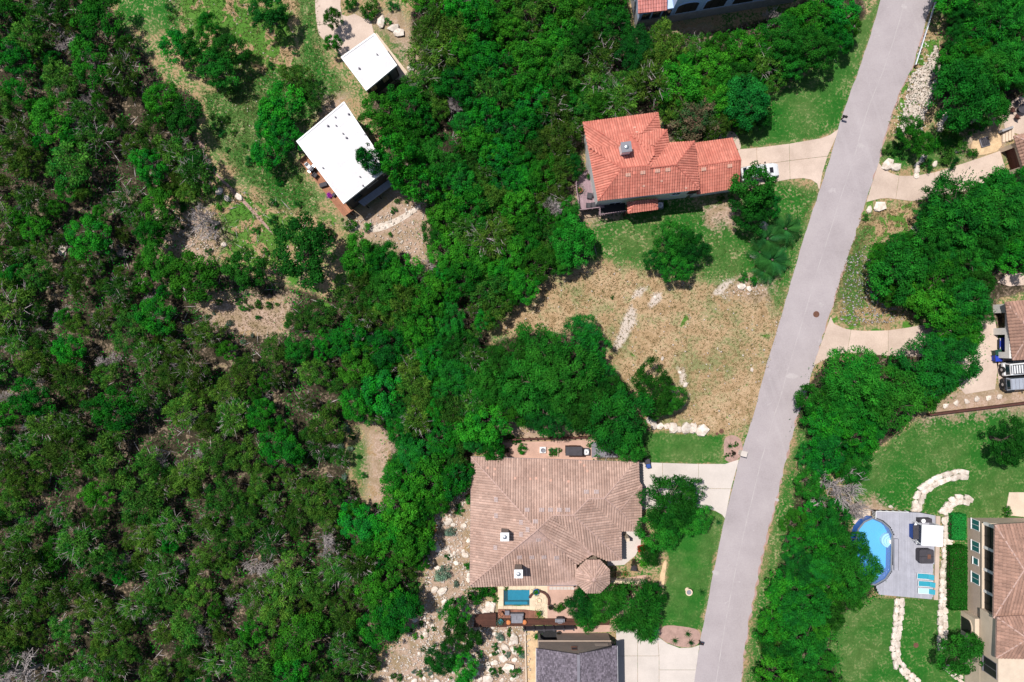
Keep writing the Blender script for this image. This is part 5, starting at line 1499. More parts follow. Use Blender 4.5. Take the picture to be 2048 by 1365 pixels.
pot(1117, 1266, .0, 'round dark pot beside the grey house porch', .34, 'dark_grey', 'f_dark', .3)
root = empty('bird_bath', G(1374.5, 1180), 'cream bird bath standing on the front lawn', 'bird bath')
MB().lathe([(.32, 0), (.30, .08), (.12, .14), (.10, .75), (.2, .82), (.46, .95), (.46, 1.0), (.38, .97), (.1, .9)], 22).build('pedestal_bowl', M['coping'], root, True)
MB().lathe([(.37, .955), (.0, .956)], 20).build('water', M['mid_grey'], root)

def mailbox(px, py, label, mat, rz):
    root = empty('mailbox', G(px, py), label, 'mailbox', rz=rz)
    MB().box(-.06, -.06, 0, .06, .06, 1.0).build('post', M['wood_dark'], root)
    mb = MB(); n = 7; vs = []
    for y in (-.30, .30):
        vs += [(-.13, y, 1.001), (.13, y, 1.001)] + [(.13*math.cos(math.pi*i/(n-1)), y, 1.16 + .13*math.sin(math.pi*i/(n-1))) for i in range(n)]
    k = n + 2
    mb.add(vs, [(i, (i+1) % k, k + (i+1) % k, k + i) for i in range(k)] + [tuple(range(k-1,-1,-1)), tuple(range(k, 2*k))])
    mb.build('box', M[mat], root); MB().box(.135, -.1, 1.15, .15, -.06, 1.4).build('flag', M['red'], root)
mailbox(1682, 239, 'black mailbox at the road by the upper lawn', 'black', 1.3); mailbox(1398, 1281, 'black mailbox at the gravel bed corner', 'black', 1.4)
def pillar(px, py, label):
    root = empty('mailbox_pillar', G(px, py), label, 'mailbox pillar', rz=-.25)
    MB().bevbox(-.34, -.3, 0, .34, .3, 1.3).build('pillar', M['limestone'], root); MB().bevbox(-.42, -.38, 1.302, .42, .38, 1.42, .04).build('cap', M['concrete_pale'], root)
    MB().box(.342, -.15, .85, .37, .15, 1.1).build('mail_door', M['black'], root)
pillar(1481.5, 905, 'white capped stone mailbox pillar by the round gravel bed')

def cover(px, py, r, label, collar=True):
    root = empty('manhole_cover', G(px, py, .024), label, 'manhole cover')
    if collar: MB().lathe([(r*2.0, .0), (r*2.0, .004), (r*1.02, .005), (r*1.02, .0)], 8).build('collar', M['road'], root)
    mb = MB().lathe([(r, .002), (r, .02), (r*.96, .022)], 24)
    for k in range(-3, 4):
        x = k * r * .24; y = math.sqrt(max(0, (r*.85)**2 - x*x)); mb.box(x - .02, -y, .021, x + .02, y, .03)
    mb.build('lid', M['rust'], root)
cover(1632.5, 629, .42, 'rusty round manhole cover in the road')
cover(1443, 863, .32, 'brown utility cover at the dry lot corner', False); cover(1832, 1291, .34, 'dark round drain cover in the lower right lawn', False); cover(1434, 868, .2, 'small utility cover beside the brown one', False)

def guardrail():
    a, b = G(1826, 134), G(1885, -50); loc = Vector((a.x, a.y, 0)); root = empty('guardrail', loc, 'galvanised steel guardrail beside the road at top right', 'guardrail')
    d = (b - a).normalized(); s = Vector((-d.y, d.x, 0)); prof = [(0,.42),(.08,.46),(.08,.52),(.02,.57),(.02,.61),(.08,.66),(.08,.72),(0,.76)]
    mb = MB(); L = (b - a).length; N = len(prof); vs = []
    for t in (0, L):
        for o, z in prof: vs.append(a + d * t + s * o + Vector((0, 0, z)))
        for o, z in prof[::-1]: vs.append(a + d * t + s * (o - .02) + Vector((0, 0, z)))
    K = 2 * N
    mb.add(vs, [(i, (i+1) % K, K + (i+1) % K, K + i) for i in range(K)] + [tuple(range(K-1,-1,-1)), tuple(range(K, 2*K))])
    part(mb, 'beam', M['steel'], root, loc)
    for k in range(7):
        p = a + d * (L * k / 6) - s * .12; part(MB().box(p.x-.08, p.y-.08, 0, p.x+.08, p.y+.08, .8), 'post', M['wood_dark'], root, loc)
guardrail()

# ---------------------------------------------------------------- round pool with grey deck, cabana, hot tub, loungers
Z8 = lambda L: [(x / 6.825 + 1700, y / 6.825 + 1010) for x, y in L]
POOL_O = Z8([(300,178),(345,182),(450,228),(545,312),(590,400),(582,470),(572,900),(490,1022),(345,1102),(230,1080),(140,980),(95,820),(72,640),(75,480),(110,330),(190,230)])
def above_ground_pool():
    loc = G(1745, 1105); root = empty('above_ground_pool', loc, 'bright blue oval above-ground pool set in grey deck', 'swimming pool')
    o = ccw([(p.x, p.y) for p in GP(POOL_O, 1.3)]); i_ = inset(o, .16); n = len(o)
    def ring(out, inn, z0, z1):
        vs = [(*p, z) for z in (z0, z1) for L in (out, inn) for p in L]
        fs = []
        for k in range(n):
            j = (k+1) % n
            fs += [(k, j, 2*n+j, 2*n+k), (n+j, n+k, 3*n+k, 3*n+j), (2*n+k, 2*n+j, 3*n+j, 3*n+k)]
        return MB().add(vs, fs)
    part(ring(o, i_, 0, 1.24), 'pool_wall', M['liner_wall'], root, loc)
    part(ring(inset(o, -.02), inset(i_, .03), 1.242, 1.30), 'rim', M['steel'], root, loc)
    part(MB().prism(i_, 0.02, 0.06), 'liner', M['liner'], root, loc)
    part(MB().add([(*p, 1.08) for p in i_], [tuple(range(n))]), 'water', M['water_blue'], root, loc)
    c = G(*Z8([(515,500)])[0], 1.0)
    for k in range(4):
        r = .95 - .22 * k
        lp = [(c.x + .35 + r * math.cos(math.radians(t)), c.y + r * math.sin(math.radians(t))) for t in range(90, 271, 15)]
        part(MB().prism(lp, .1 if k == 0 else .35 + .22*(k-1) + .24, .35 + .22 * k + .24), 'pool_step', M['white'], root, loc)
above_ground_pool()
DECK_O = Z8([(355,85),(950,108),(1168,148),(1152,600),(1128,1292),(400,1228),(352,1112),(492,1032),(582,905),(592,460),(602,400),(555,305),(458,216),(355,176)])
pdk = timber_deck('deck', 'large light grey deck wrapping the oval pool', DECK_O, 1.3, M['deck_grey'], (0, 1), width=.15, maxlen=4.6, seed=9, skirt=M['dark_grey'])
mb = MB(); L = [G(*p, 2.2) for p in Z8([(352,188),(356,88),(800,100)])]
for a, b in zip(L[:-1], L[1:]):
    mb.bar(a, b, .07, .06)
    for k in range(6): p = a.lerp(b, k / 5); mb.bar((p.x, p.y, 1.3), (p.x, p.y, 2.2), .06, .06)
part(mb, 'railing', M['white'], pdk, pdk.location)
a, b = G(*Z8([(640,455)])[0], 1.3), G(*Z8([(585,885)])[0], 1.3)
root = empty('pool_bench', Vector((min(a.x,b.x), min(a.y,b.y), 1.3)), 'long narrow bench box along the pool edge', 'bench')
MB().bevbox(0, 0, 0, abs(a.x-b.x), abs(a.y-b.y), .4).build('box', M['deck_grey'], root); MB().box(abs(a.x-b.x)+.002, 0, .1, abs(a.x-b.x)+.03, abs(a.y-b.y), .4).build('trim', M['dark_grey'], root)
paving('walkway', 'curved cream concrete walk at the oval pool', Z8([(20,170),(60,120),(120,85),(200,58),(278,48),(278,170),(190,165),(115,210),(62,272),(30,225)]), M['concrete_warm'], .05)
low_wall('kerb', 'pale concrete strip between grey deck and long stone wall', Z8([(1190,150),(1180,600),(1160,1290)]), .55, .25, M['concrete'])

def cabana():
    z = 3.7; cor = [G(x, y, z) for x, y in Z8([(985,270),(1275,290),(1265,575),(975,555)])]
    loc = Vector((sum(p.x for p in cor) / 4, sum(p.y for p in cor) / 4, 1.3))
    root = empty('cabana', loc, 'white-roofed cabana bar on the grey pool deck', 'cabana')
    part(MB().prism([(p.x, p.y) for p in cor], z - .12, z), 'canopy', M['white'], root, loc)
    for p in inset(cor, .12): part(MB().box(p[0]-.05, p[1]-.05, 1.3, p[0]+.05, p[1]+.05, z - .12), 'post', M['white'], root, loc)
    q = ccw([(p[0], p[1]) for p in inset(cor, .3)])
    x0, x1 = min(p[0] for p in q), max(p[0] for p in q); y0, y1 = min(p[1] for p in q), max(p[1] for p in q)
    part(MB().bevbox(x0 - .5, y0 + .3, 1.3, x0 + .1, y1 - .2, 2.3), 'counter', M['blue_cloth'], root, loc)
    part(MB().bevbox(x0 - .56, y0 + .24, 2.302, x0 + .16, y1 - .14, 2.36), 'counter_top', M['dark_grey'], root, loc)
    part(MB().box(x1 - .06, y0, 1.3, x1, y1, 3.4), 'back_panel', M['deck_grey'], root, loc)
    part(MB().bevbox(x0 + .4, y1 + .15, 1.3, x1 - .2, y1 + .65, 2.2), 'side_counter', M['dark_grey'], root, loc)
    part(MB().lathe([(.25, 0), (.28, .12), (.2, .12)], 14, ((x0+x1)/2 - .3, y1 + .4, 2.202)), 'basin', M['white'], root, loc)
cabana()
for i, (x, y) in enumerate(Z8([(860,232),(852,262),(872,490),(930,512)])):
    root = empty('bar_stool', G(x, y, 1.3), ['white bar stool at the upper corner of the cabana', 'second white bar stool near the cabana upper corner', 'white bar stool at the lower corner of the cabana', 'white bar stool beside the cabana post'][i], 'stool', rz=i)
    MB().lathe([(.19, .68), (.2, .72), (.15, .75)], 14).build('seat', M['white'], root)
    for k in range(4):
        a = math.pi / 2 * k + .78; MB().tube((.2*math.cos(a), .2*math.sin(a), 0), (.12*math.cos(a), .12*math.sin(a), .68), .02, .02, 6).build('leg', M['steel'], root)
def hot_tub():
    z = 2.3; cor = [G(x, y, z) for x, y in Z8([(950,612),(1148,612),(1148,805),(950,805)])]
    a, b = Vector((min(p.x for p in cor), min(p.y for p in cor))), Vector((max(p.x for p in cor), max(p.y for p in cor))); c = (a + b) / 2
    root = empty('hot_tub', (c.x, c.y, 1.3), 'square hot tub with dark grey cover on pool deck', 'hot tub'); w, h = (b.x-a.x)/2, (b.y-a.y)/2
    def rr(k, r=.25): return [(sx_*(w-k-r) + r*math.cos(t), sy_*(h-k-r) + r*math.sin(t)) for sx_, sy_, t0 in ((1,1,0),(-1,1,90),(-1,-1,180),(1,-1,270)) for t in [math.radians(t0 + q*30) for q in range(4)]]
    MB().prism(rr(.05), 0, .86).build('cabinet', M['dark_grey'], root); MB().prism(rr(0), .862, .98).build('cover', M['mid_grey'], root)
    root.children[-1].data.materials[0] = M['dark_grey']
    MB().bevbox(.1, -.32, .982, .55, .28, 1.02).build('cover_patch', M['rust'], root)
    MB().bar((-w, 0, .99), (w, 0, .99), .04, .03).build('seam', M['black'], root)
hot_tub()
def lounger(px, py, label, fab, rz):
    root = empty('sun_lounger', G(px, py, 1.3), label, 'sun lounger', 'loungers on the pool deck', rz)
    MB().bevbox(-1.0, -.32, .26, .35, .32, .34).build('cushion', M[fab], root)
    MB().add([(.35,-.32,.28),(.35,.32,.28),(.95,.32,.62),(.95,-.32,.62),(.35,-.32,.36),(.35,.32,.36),(.93,.32,.70),(.93,-.32,.70)], [(0,1,2,3),(7,6,5,4),(0,4,5,1),(1,5,6,2),(2,6,7,3),(3,7,4,0)]).build('backrest', M['turquoise'], root)
    mb = MB(); mb.bar((-1.03, -.36, .25), (.9, -.36, .25), .05, .05).bar((-1.03, .36, .25), (.9, .36, .25), .05, .05).bar((-1.03, -.36, .25), (-1.03, .36, .25), .05, .05)
    mb.build('frame', M['white'], root)
    for x in (-.9, .75):
        for y in (-.34, .34): MB().box(x-.025, y-.025, 0, x+.025, y+.025, .225).build('leg', M['white'], root)
for (x, y), lb, f in zip(Z8([(1008,968),(1025,1070),(1022,1168)]), ['turquoise sun lounger nearest the hot tub', 'middle turquoise sun lounger of the three', 'pale aqua sun lounger nearest the deck edge'], ['turquoise', 'turquoise', 'aqua_pale']):
    lounger(x, y, lb, f, -.06)

# ---------------------------------------------------------------- vehicles (front towards +x)
def car(px, py, rz, label, paint, style='suv', cat='car', z=0.05):
    root = empty({'suv': 'car', 'jeep': 'off_road_vehicle', 'covered': 'off_road_vehicle', 'sedan': 'car'}[style], G(px, py, z), label, cat, rz=rz)
    S = {'suv': (4.9, .97, .95, 1.78), 'jeep': (4.7, .95, 1.08, 1.9), 'covered': (4.3, .93, 1.05, 1.75), 'sedan': (4.6, .92, .88, 1.42)}[style]
    Lh, W, zb, zt = S[0] / 2, S[1], S[2], S[3]
    sec = [(-Lh, .80, .45, zb - .12), (-Lh + .12, .93, .32, zb - .02), (-Lh * .6, 1.0, .28, zb), (0, 1.0, .28, zb), (Lh * .45, 1.0, .28, zb), (Lh * .78, .95, .30, zb - .08), (Lh - .12, .84, .34, zb - .20), (Lh, .66, .42, zb - .32)]
    mb = MB(); n = 10; vs = []
    for x, k, z0, z1 in sec:
        w = W * k; h = z1 - z0
        for y, q in ((-.86, 0), (-1, .25), (-1, .7), (-.92, .93), (-.8, 1), (.8, 1), (.92, .93), (1, .7), (1, .25), (.86, 0)): vs.append((x, y * w, z0 + q * h))
    fs = [(s*n+i, s*n+(i+1) % n, (s+1)*n+(i+1) % n, (s+1)*n+i) for s in range(len(sec)-1) for i in range(n)] + [tuple(range(n)), tuple(range(len(sec)*n-1, (len(sec)-1)*n-1, -1))]
    mb.add(vs, [tuple(reversed(f)) for f in fs]); body = mb.build('body', M[paint], root)
    cb = {'suv': (-Lh + .15, Lh * .36, -Lh + .45, Lh * .08), 'jeep': (-Lh + .12, Lh * .30, -Lh + .25, Lh * .12), 'covered': (-Lh + .2, Lh * .28, -Lh + .3, Lh * .14), 'sedan': (-Lh + .75, Lh * .42, -Lh * .42, Lh * .1)}[style]
    wb, wt = W * .90, W * .76
    B = [Vector(p) for p in ((cb[0],-wb,zb-.03),(cb[1],-wb,zb-.03),(cb[1],wb,zb-.03),(cb[0],wb,zb-.03))]; T = [Vector(p) for p in ((cb[2],-wt,zt),(cb[3],-wt,zt),(cb[3],wt,zt),(cb[2],wt,zt))]
    Tb = [p + Vector((0,0,-.06)) + (p - Vector((0,0,zt))).normalized() * .05 * Vector((1,1,0)).length for p in T]
    mb = MB(); vs = B + [Vector((p.x*1.0, p.y*1.04, zt-.06)) for p in T] + [Vector((p.x, p.y*.93, zt)) for p in T]
    mb.add(vs, [(0,1,5,4),(1,2,6,5),(2,3,7,6),(3,0,4,7),(4,5,9,8),(5,6,10,9),(6,7,11,10),(7,4,8,11),(8,9,10,11)])
    cab = mb.build('cabin', M[paint if style != 'covered' else 'tarp'], root)
    def pane(i, j, name, m0=.08, lo=.14, hi=.88):
        a, b, c, d = B[i], B[j], vs[4+j], vs[4+i]
        q = [a.lerp(b, m0).lerp(d.lerp(c, m0), lo), a.lerp(b, 1-m0).lerp(d.lerp(c, 1-m0), lo), a.lerp(b, 1-m0).lerp(d.lerp(c, 1-m0), hi), a.lerp(b, m0).lerp(d.lerp(c, m0), hi)]
        nn = (q[1]-q[0]).cross(q[3]-q[0]).normalized() * .015
        MB().add([p + nn for p in q] + [p - nn * .5 for p in q], [(0,1,2,3),(0,4,5,1),(1,5,6,2),(2,6,7,3),(3,7,4,0)]).build(name, M['glass'], root)
    pane(1, 2, 'windshield', .06, .05, .95); pane(3, 0, 'rear_window')
    pane(0, 1, 'side_window'); pane(2, 3, 'side_window')
    for x in (-Lh * .62, Lh * .62):
        for y in (-1, 1):
            r = .36 if style in ('suv', 'sedan') else .41
            t = MB().tube((x, y*(W-.22), r), (x, y*(W+.02), r), r, r, 20).build('wheel', M['tyre'], root)
            MB().tube((x, y*(W-.1), r), (x, y*(W+.03), r), r*.6, r*.55, 14).build('rim', M['steel'], t)
    for y in (-1, 1):
        MB().bevbox(Lh-.26, y*W*.62-.16, zb-.42, Lh-.03, y*W*.62+.16, zb-.24).build('headlight', M['lens'], root)
        MB().bevbox(cb[1]-.25, y*(W+.1)-.1, zb+.02, cb[1]-.1, y*(W+.1)+.1, zb+.18).build('mirror', M['black'], root)
    MB().bevbox(Lh-.1, -W*.7, .35, Lh+.1, W*.7, .55).build('bumper', M['black' if style != 'suv' else paint], root); MB().bevbox(-Lh-.1, -W*.75, .38, -Lh+.1, W*.75, .6).build('bumper', M['black'], root)
    if style in ('jeep', 'covered'):
        t = MB().tube((-Lh-.06, 0, 1.0), (-Lh-.3, 0, 1.0), .4, .4, 20).build('spare_wheel', M['tyre'], root); MB().tube((-Lh-.2, 0, 1.0), (-Lh-.32, 0, 1.0), .22, .2, 14).build('rim', M['steel'], t)
        for y in (-1, 1):
            for x in (-Lh*.62, Lh*.62): MB().bevbox(x-.5, y*(W+.03)-.1, .80, x+.5, y*(W+.03)+.1, .92).build('fender', M['black'], root)
    if style == 'jeep':
        mb = MB(); x0, x1 = -Lh+.55, Lh*.08
        for y in (-wt*.8, wt*.8): mb.bar((x0, y, zt+.14), (x1, y, zt+.14), .06, .05)
        for k in range(7): x = x0 + (x1-x0)*k/6; mb.bar((x, -wt*.8, zt+.14), (x, wt*.8, zt+.14), .05, .04)
        for x in (x0, x1):
            for y in (-wt*.8, wt*.8): mb.bar((x, y, zt), (x, y, zt+.14), .05, .05)
        mb.build('roof_rack', M['black'], root); MB().bevbox(-Lh+.3, -wt*.8, zt-.02, x0-.12, wt*.8, zt+.015).build('rear_panel', M['black'], root)
    if style == 'covered':
        mb = MB()
        for k in range(5): x = cb[2] + .1 + (cb[3]-cb[2]-.2)*k/4; mb.bar((x, -wt*.92, zt+.005), (x, wt*.92, zt+.005), .05, .03)
        mb.build('soft_top_seam', M['mid_grey'], cab)
    if style == 'suv':
        MB().bevbox(-.95, -.36, zt-.01, -.15, .36, zt+.012).build('sunroof', M['glass'], root); MB().bevbox(Lh*.50, -.36, zb-.015, Lh*.70, .36, zb+.012).build('hood_scoop', M['car_black'], root)
    return root
car(1516, 347, math.radians(8), 'white car on the red-tiled house driveway, half under a tree', 'car_white', 'suv')
car(2032, 736, math.radians(5), 'white off-road vehicle with black roof rack and spare wheel', 'car_white', 'jeep', 'off-road vehicle')
car(2031, 766, math.radians(4), 'black off-road vehicle with grey soft top', 'car_black', 'covered', 'off-road vehicle')
car(2028, 688, math.pi, 'blue car parked inside the dark arched garage', 'blue_plastic', 'sedan', z=.02)
# ---------------------------------------------------------------- tree prototypes (crown and trunk meshes)
def trunk_mesh(name, rng, h, R, r0, nb=6, mat='bark', twigs=0):
    mb = MB(); rnd = random.Random(int(rng.integers(1e6)))
    pts = [Vector((0, 0, -0.1))]
    for k in range(1, 5): pts.append(Vector((rnd.uniform(-.12, .12) * k, rnd.uniform(-.12, .12) * k, h * k / 4.6)))
    for k in range(4): mb.tube(pts[k], pts[k+1], r0 * (1 - .2*k), r0 * (1 - .2*(k+1)), 7)
    for b in range(nb):
        a = 2 * math.pi * (b + rnd.random() * .6) / nb; s = pts[rnd.choice((2, 3, 4))]
        m = s + Vector((math.cos(a), math.sin(a), .5)) * R * .4; e = m + Vector((math.cos(a + rnd.uniform(-.5, .5)), math.sin(a + rnd.uniform(-.5, .5)), rnd.uniform(.2, .6))) * R * .4
        mb.tube(s, m, r0 * .4, r0 * .25, 5, False); mb.tube(m, e, r0 * .25, r0 * .07, 5, False)
        for q in range(2): mb.tube(m, m + Vector((rnd.uniform(-1, 1), rnd.uniform(-1, 1), rnd.uniform(.1, .8))) * R * .35, r0 * .15, r0 * .03, 4, False)
    me = bpy.data.meshes.new(name); me.from_pydata(mb.v, [], mb.f); me.materials.append(M[mat]); me.update()
    return me

def crown_lumps(rng, R, hc, hz, K, irr=0.22, low=0.25):
    ph = rng.uniform(0, 6.28, 4)
    out = []
    for k in range(K):
        th = rng.uniform(0, 2 * math.pi)
        edge = 1 + irr * (math.sin(2 * th + ph[0]) * .5 + math.sin(3 * th + ph[1]) * .35 + math.sin(5 * th + ph[2]) * .35)
        rad = math.sqrt(rng.uniform(0.0, 1.0))
        dome = math.sqrt(max(0.0, 1 - (rad * .92) ** 2))
        z = hc + hz * (dome * rng.uniform(.35, 1.0) - (low if rad > .7 else 0) * rng.uniform(.4, 1.4))
        out.append((rad * R * edge * math.cos(th), rad * R * edge * math.sin(th), z, rng.uniform(.65, 1.2), rad))
    return out

def leafy_crown(name, mat, rng, R, hc, hz, K, per, lump, leaf, asp, out=0.7, along=False, irr=.22, up=.35):
    C = []; N = []; T = []; D = []
    for x, y, z, s, rad in crown_lumps(rng, R, hc, hz, K, irr):
        lr = lump * s; n = int(per * s * s)
        d = rng.normal(0, 1, (n, 3)); d[:, 2] += .35; d /= np.linalg.norm(d, axis=1, keepdims=True)
        p = d * lr * rng.uniform(.55, 1.08, (n, 1)) * (1, 1, .8) + (x, y, z)
        lt = rng.uniform(.25, .85)
        C.append(p); N.append(d * out + rng.normal(0, .45, (n, 3)) + (0, 0, up))
        T.append(np.stack([np.clip(lt + rng.normal(0, .16, n), 0, 1), np.clip(rng.uniform(0, 1) + rng.normal(0, .2, n), 0, 1), np.zeros(n)], 1))
        D.append(d * (1, 1, .6) + (x / R * .5, y / R * .5, .25) + rng.normal(0, .35, (n, 3)))
    C, N, T, D = map(np.concatenate, (C, N, T, D)); n = len(C)
    return leaf_mesh(name, C, N, rng.uniform(.7, 1.3, n) * leaf, rng.uniform(.8, 1.2, n) * asp, mat, rng, None, D if along else None, T, obj=False)

def twig_mesh(rng, R, hc, hz, n=55):
    """bare silvery twigs sticking out of a juniper crown."""
    mb = MB()
    for k in range(n):
        a = rng.uniform(0, 6.28); r = math.sqrt(rng.uniform(0, 1)) * R * .95
        b = Vector((math.cos(a) * r, math.sin(a) * r, hc + hz * rng.uniform(.1, .95) * math.sqrt(max(.05, 1 - (r / R) ** 2))))
        d = Vector((math.cos(a) * .8 + rng.normal(0, .4), math.sin(a) * .8 + rng.normal(0, .4), rng.uniform(.2, .9))) * rng.uniform(.3, .75)
        mb.tube(b - d * .5, b + d, .028, .008, 3, False)
        mb.tube(b + d * .3, b + d * .3 + Vector(tuple(rng.normal(0, .3, 3))), .014, .005, 3, False)
    me = bpy.data.meshes.new('bare_twigs'); me.from_pydata(mb.v, [], mb.f); me.materials.append(M['dead_wood']); me.update()
    return me

PROTO = {}
def proto(kind, i, R, hc, **kw):
    PROTO.setdefault(kind, []).append(dict(R=R, hc=hc, **kw))
rg = np.random.default_rng(11)
for i in range(6):
    PROTO.setdefault('oak', []).append(dict(R=3.0, hc=4.2, crown=leafy_crown('crown', 'f_oak', rg, 2.7, 3.6, 1.9, 66, 135, .56, .20, .62), trunk=trunk_mesh('trunk', rg, 4.2, 2.6, .26)))
for i in range(5):
    PROTO.setdefault('elm', []).append(dict(R=3.2, hc=4.6, crown=leafy_crown('crown', 'f_elm', rg, 2.95, 4.0, 2.0, 110, 110, .50, .26, .30, .55, True), trunk=trunk_mesh('trunk', rg, 4.6, 2.8, .26)))
for i in range(7):
    hz = rg.uniform(1.6, 2.3)
    PROTO.setdefault('juniper', []).append(dict(R=2.5, hc=3.6, crown=leafy_crown('crown', 'f_juniper', rg, 2.25, 2.9, hz, 58, 90, .50, .34, .22, .4, True, .34, .15), trunk=trunk_mesh('trunk', rg, 3.8, 2.2, .2, 5), twigs=twig_mesh(rg, 2.3, 3.0, hz)))
for i in range(3):
    PROTO.setdefault('bright', []).append(dict(R=3.4, hc=4.6, crown=leafy_crown('crown', 'f_bright', rg, 3.0, 3.8, 2.3, 120, 120, .55, .20, .55, .7, False, .08), trunk=trunk_mesh('trunk', rg, 4.4, 2.8, .26)))
for i in range(2):
    PROTO.setdefault('myrtle', []).append(dict(R=2.6, hc=3.4, crown=leafy_crown('crown', 'f_myrtle', rg, 2.35, 2.9, 1.6, 70, 110, .5, .18, .6, .6, False, .14), trunk=trunk_mesh('trunk', rg, 3.2, 2.2, .18)))
for i in range(3):   # feathery bright-tipped small trees
    PROTO.setdefault('feathery', []).append(dict(R=2.6, hc=3.2, crown=leafy_crown('crown', 'f_elm', rg, 2.3, 2.7, 1.5, 70, 95, .55, .42, .14, .35, True, .2), trunk=trunk_mesh('trunk', rg, 3.2, 2.1, .16)))

def dead_mesh(seed, R=2.2, h=3.6):
    rnd = random.Random(seed); mb = MB()
    def br(p, d, L, r, lev):
        q = p + d * L; mb.tube(p, q, max(r, .02), max(r * .6, .013), 5 if lev < 2 else 3, False)
        if lev >= 4: return
        for k in range(rnd.choice((3, 4, 4)) if lev < 3 else 4):
            nd = (d + Vector((rnd.gauss(0, .65), rnd.gauss(0, .65), rnd.gauss(.05, .35)))).normalized()
            br(p.lerp(q, rnd.uniform(.45, 1)), nd, L * rnd.uniform(.55, .8), r * .5, lev + 1)
    for k in range(3):
        br(Vector((0, 0, -.1)), Vector((rnd.gauss(0, .45), rnd.gauss(0, .45), 1)).normalized(), h * .42, .11, 0)
    me = bpy.data.meshes.new('branches'); me.from_pydata(mb.v, [], mb.f); me.materials.append(M['dead_wood']); me.update()
    return me
DEAD = [dead_mesh(s) for s in range(4)]

TREES = []      # pixel centre and radius of every crown placed
trnd = random.Random(21)
def tree(px, py, r, kind, label, group=None, hs=1.0, name=None):
    dark = kind == 'darkoak'; kind = 'oak' if dark else kind
    P = trnd.choice(PROTO[kind]); hc = P['hc'] * hs
    s = r / PPM * (HCAM - hc) / HCAM / P['R']
    sz = hs * (s ** .6)
    p = G(px, py, P['hc'] * sz)
    nm = name or {'oak': 'oak_tree', 'elm': 'elm_tree', 'juniper': 'juniper_tree', 'bright': 'shade_tree', 'myrtle': 'flowering_tree', 'feathery': 'willow_tree'}[kind]
    root = empty(nm, (p.x, p.y, 0), label, 'tree', group, trnd.uniform(0, 6.28))
    k = trnd.uniform(.9, 1.1)
    root.scale = (s * k, s / k, sz)
    for nme, me in (('crown', P['crown']), ('trunk', P['trunk']), ('bare_twigs', P.get('twigs'))):
        if me is None or (nme == 'bare_twigs' and trnd.random() < .55): continue
        o = bpy.data.objects.new(nme, me); link(o, root)
        if nme == 'crown' and dark:
            o.material_slots[0].link = 'OBJECT'; o.material_slots[0].material = M['f_darkoak']
    TREES.append((px, py, r))
    return root

def dead_tree(px, py, r, label, group=None, hs=1.0):
    p = G(px, py, 2.2); root = empty('dead_tree', (p.x, p.y, 0), label, 'dead tree', group, trnd.uniform(0, 6.28))
    s = r / PPM / 2.0; root.scale = (s, s, min(s, 1.1) * hs)
    link(bpy.data.objects.new('branches', trnd.choice(DEAD)), root)
    return root

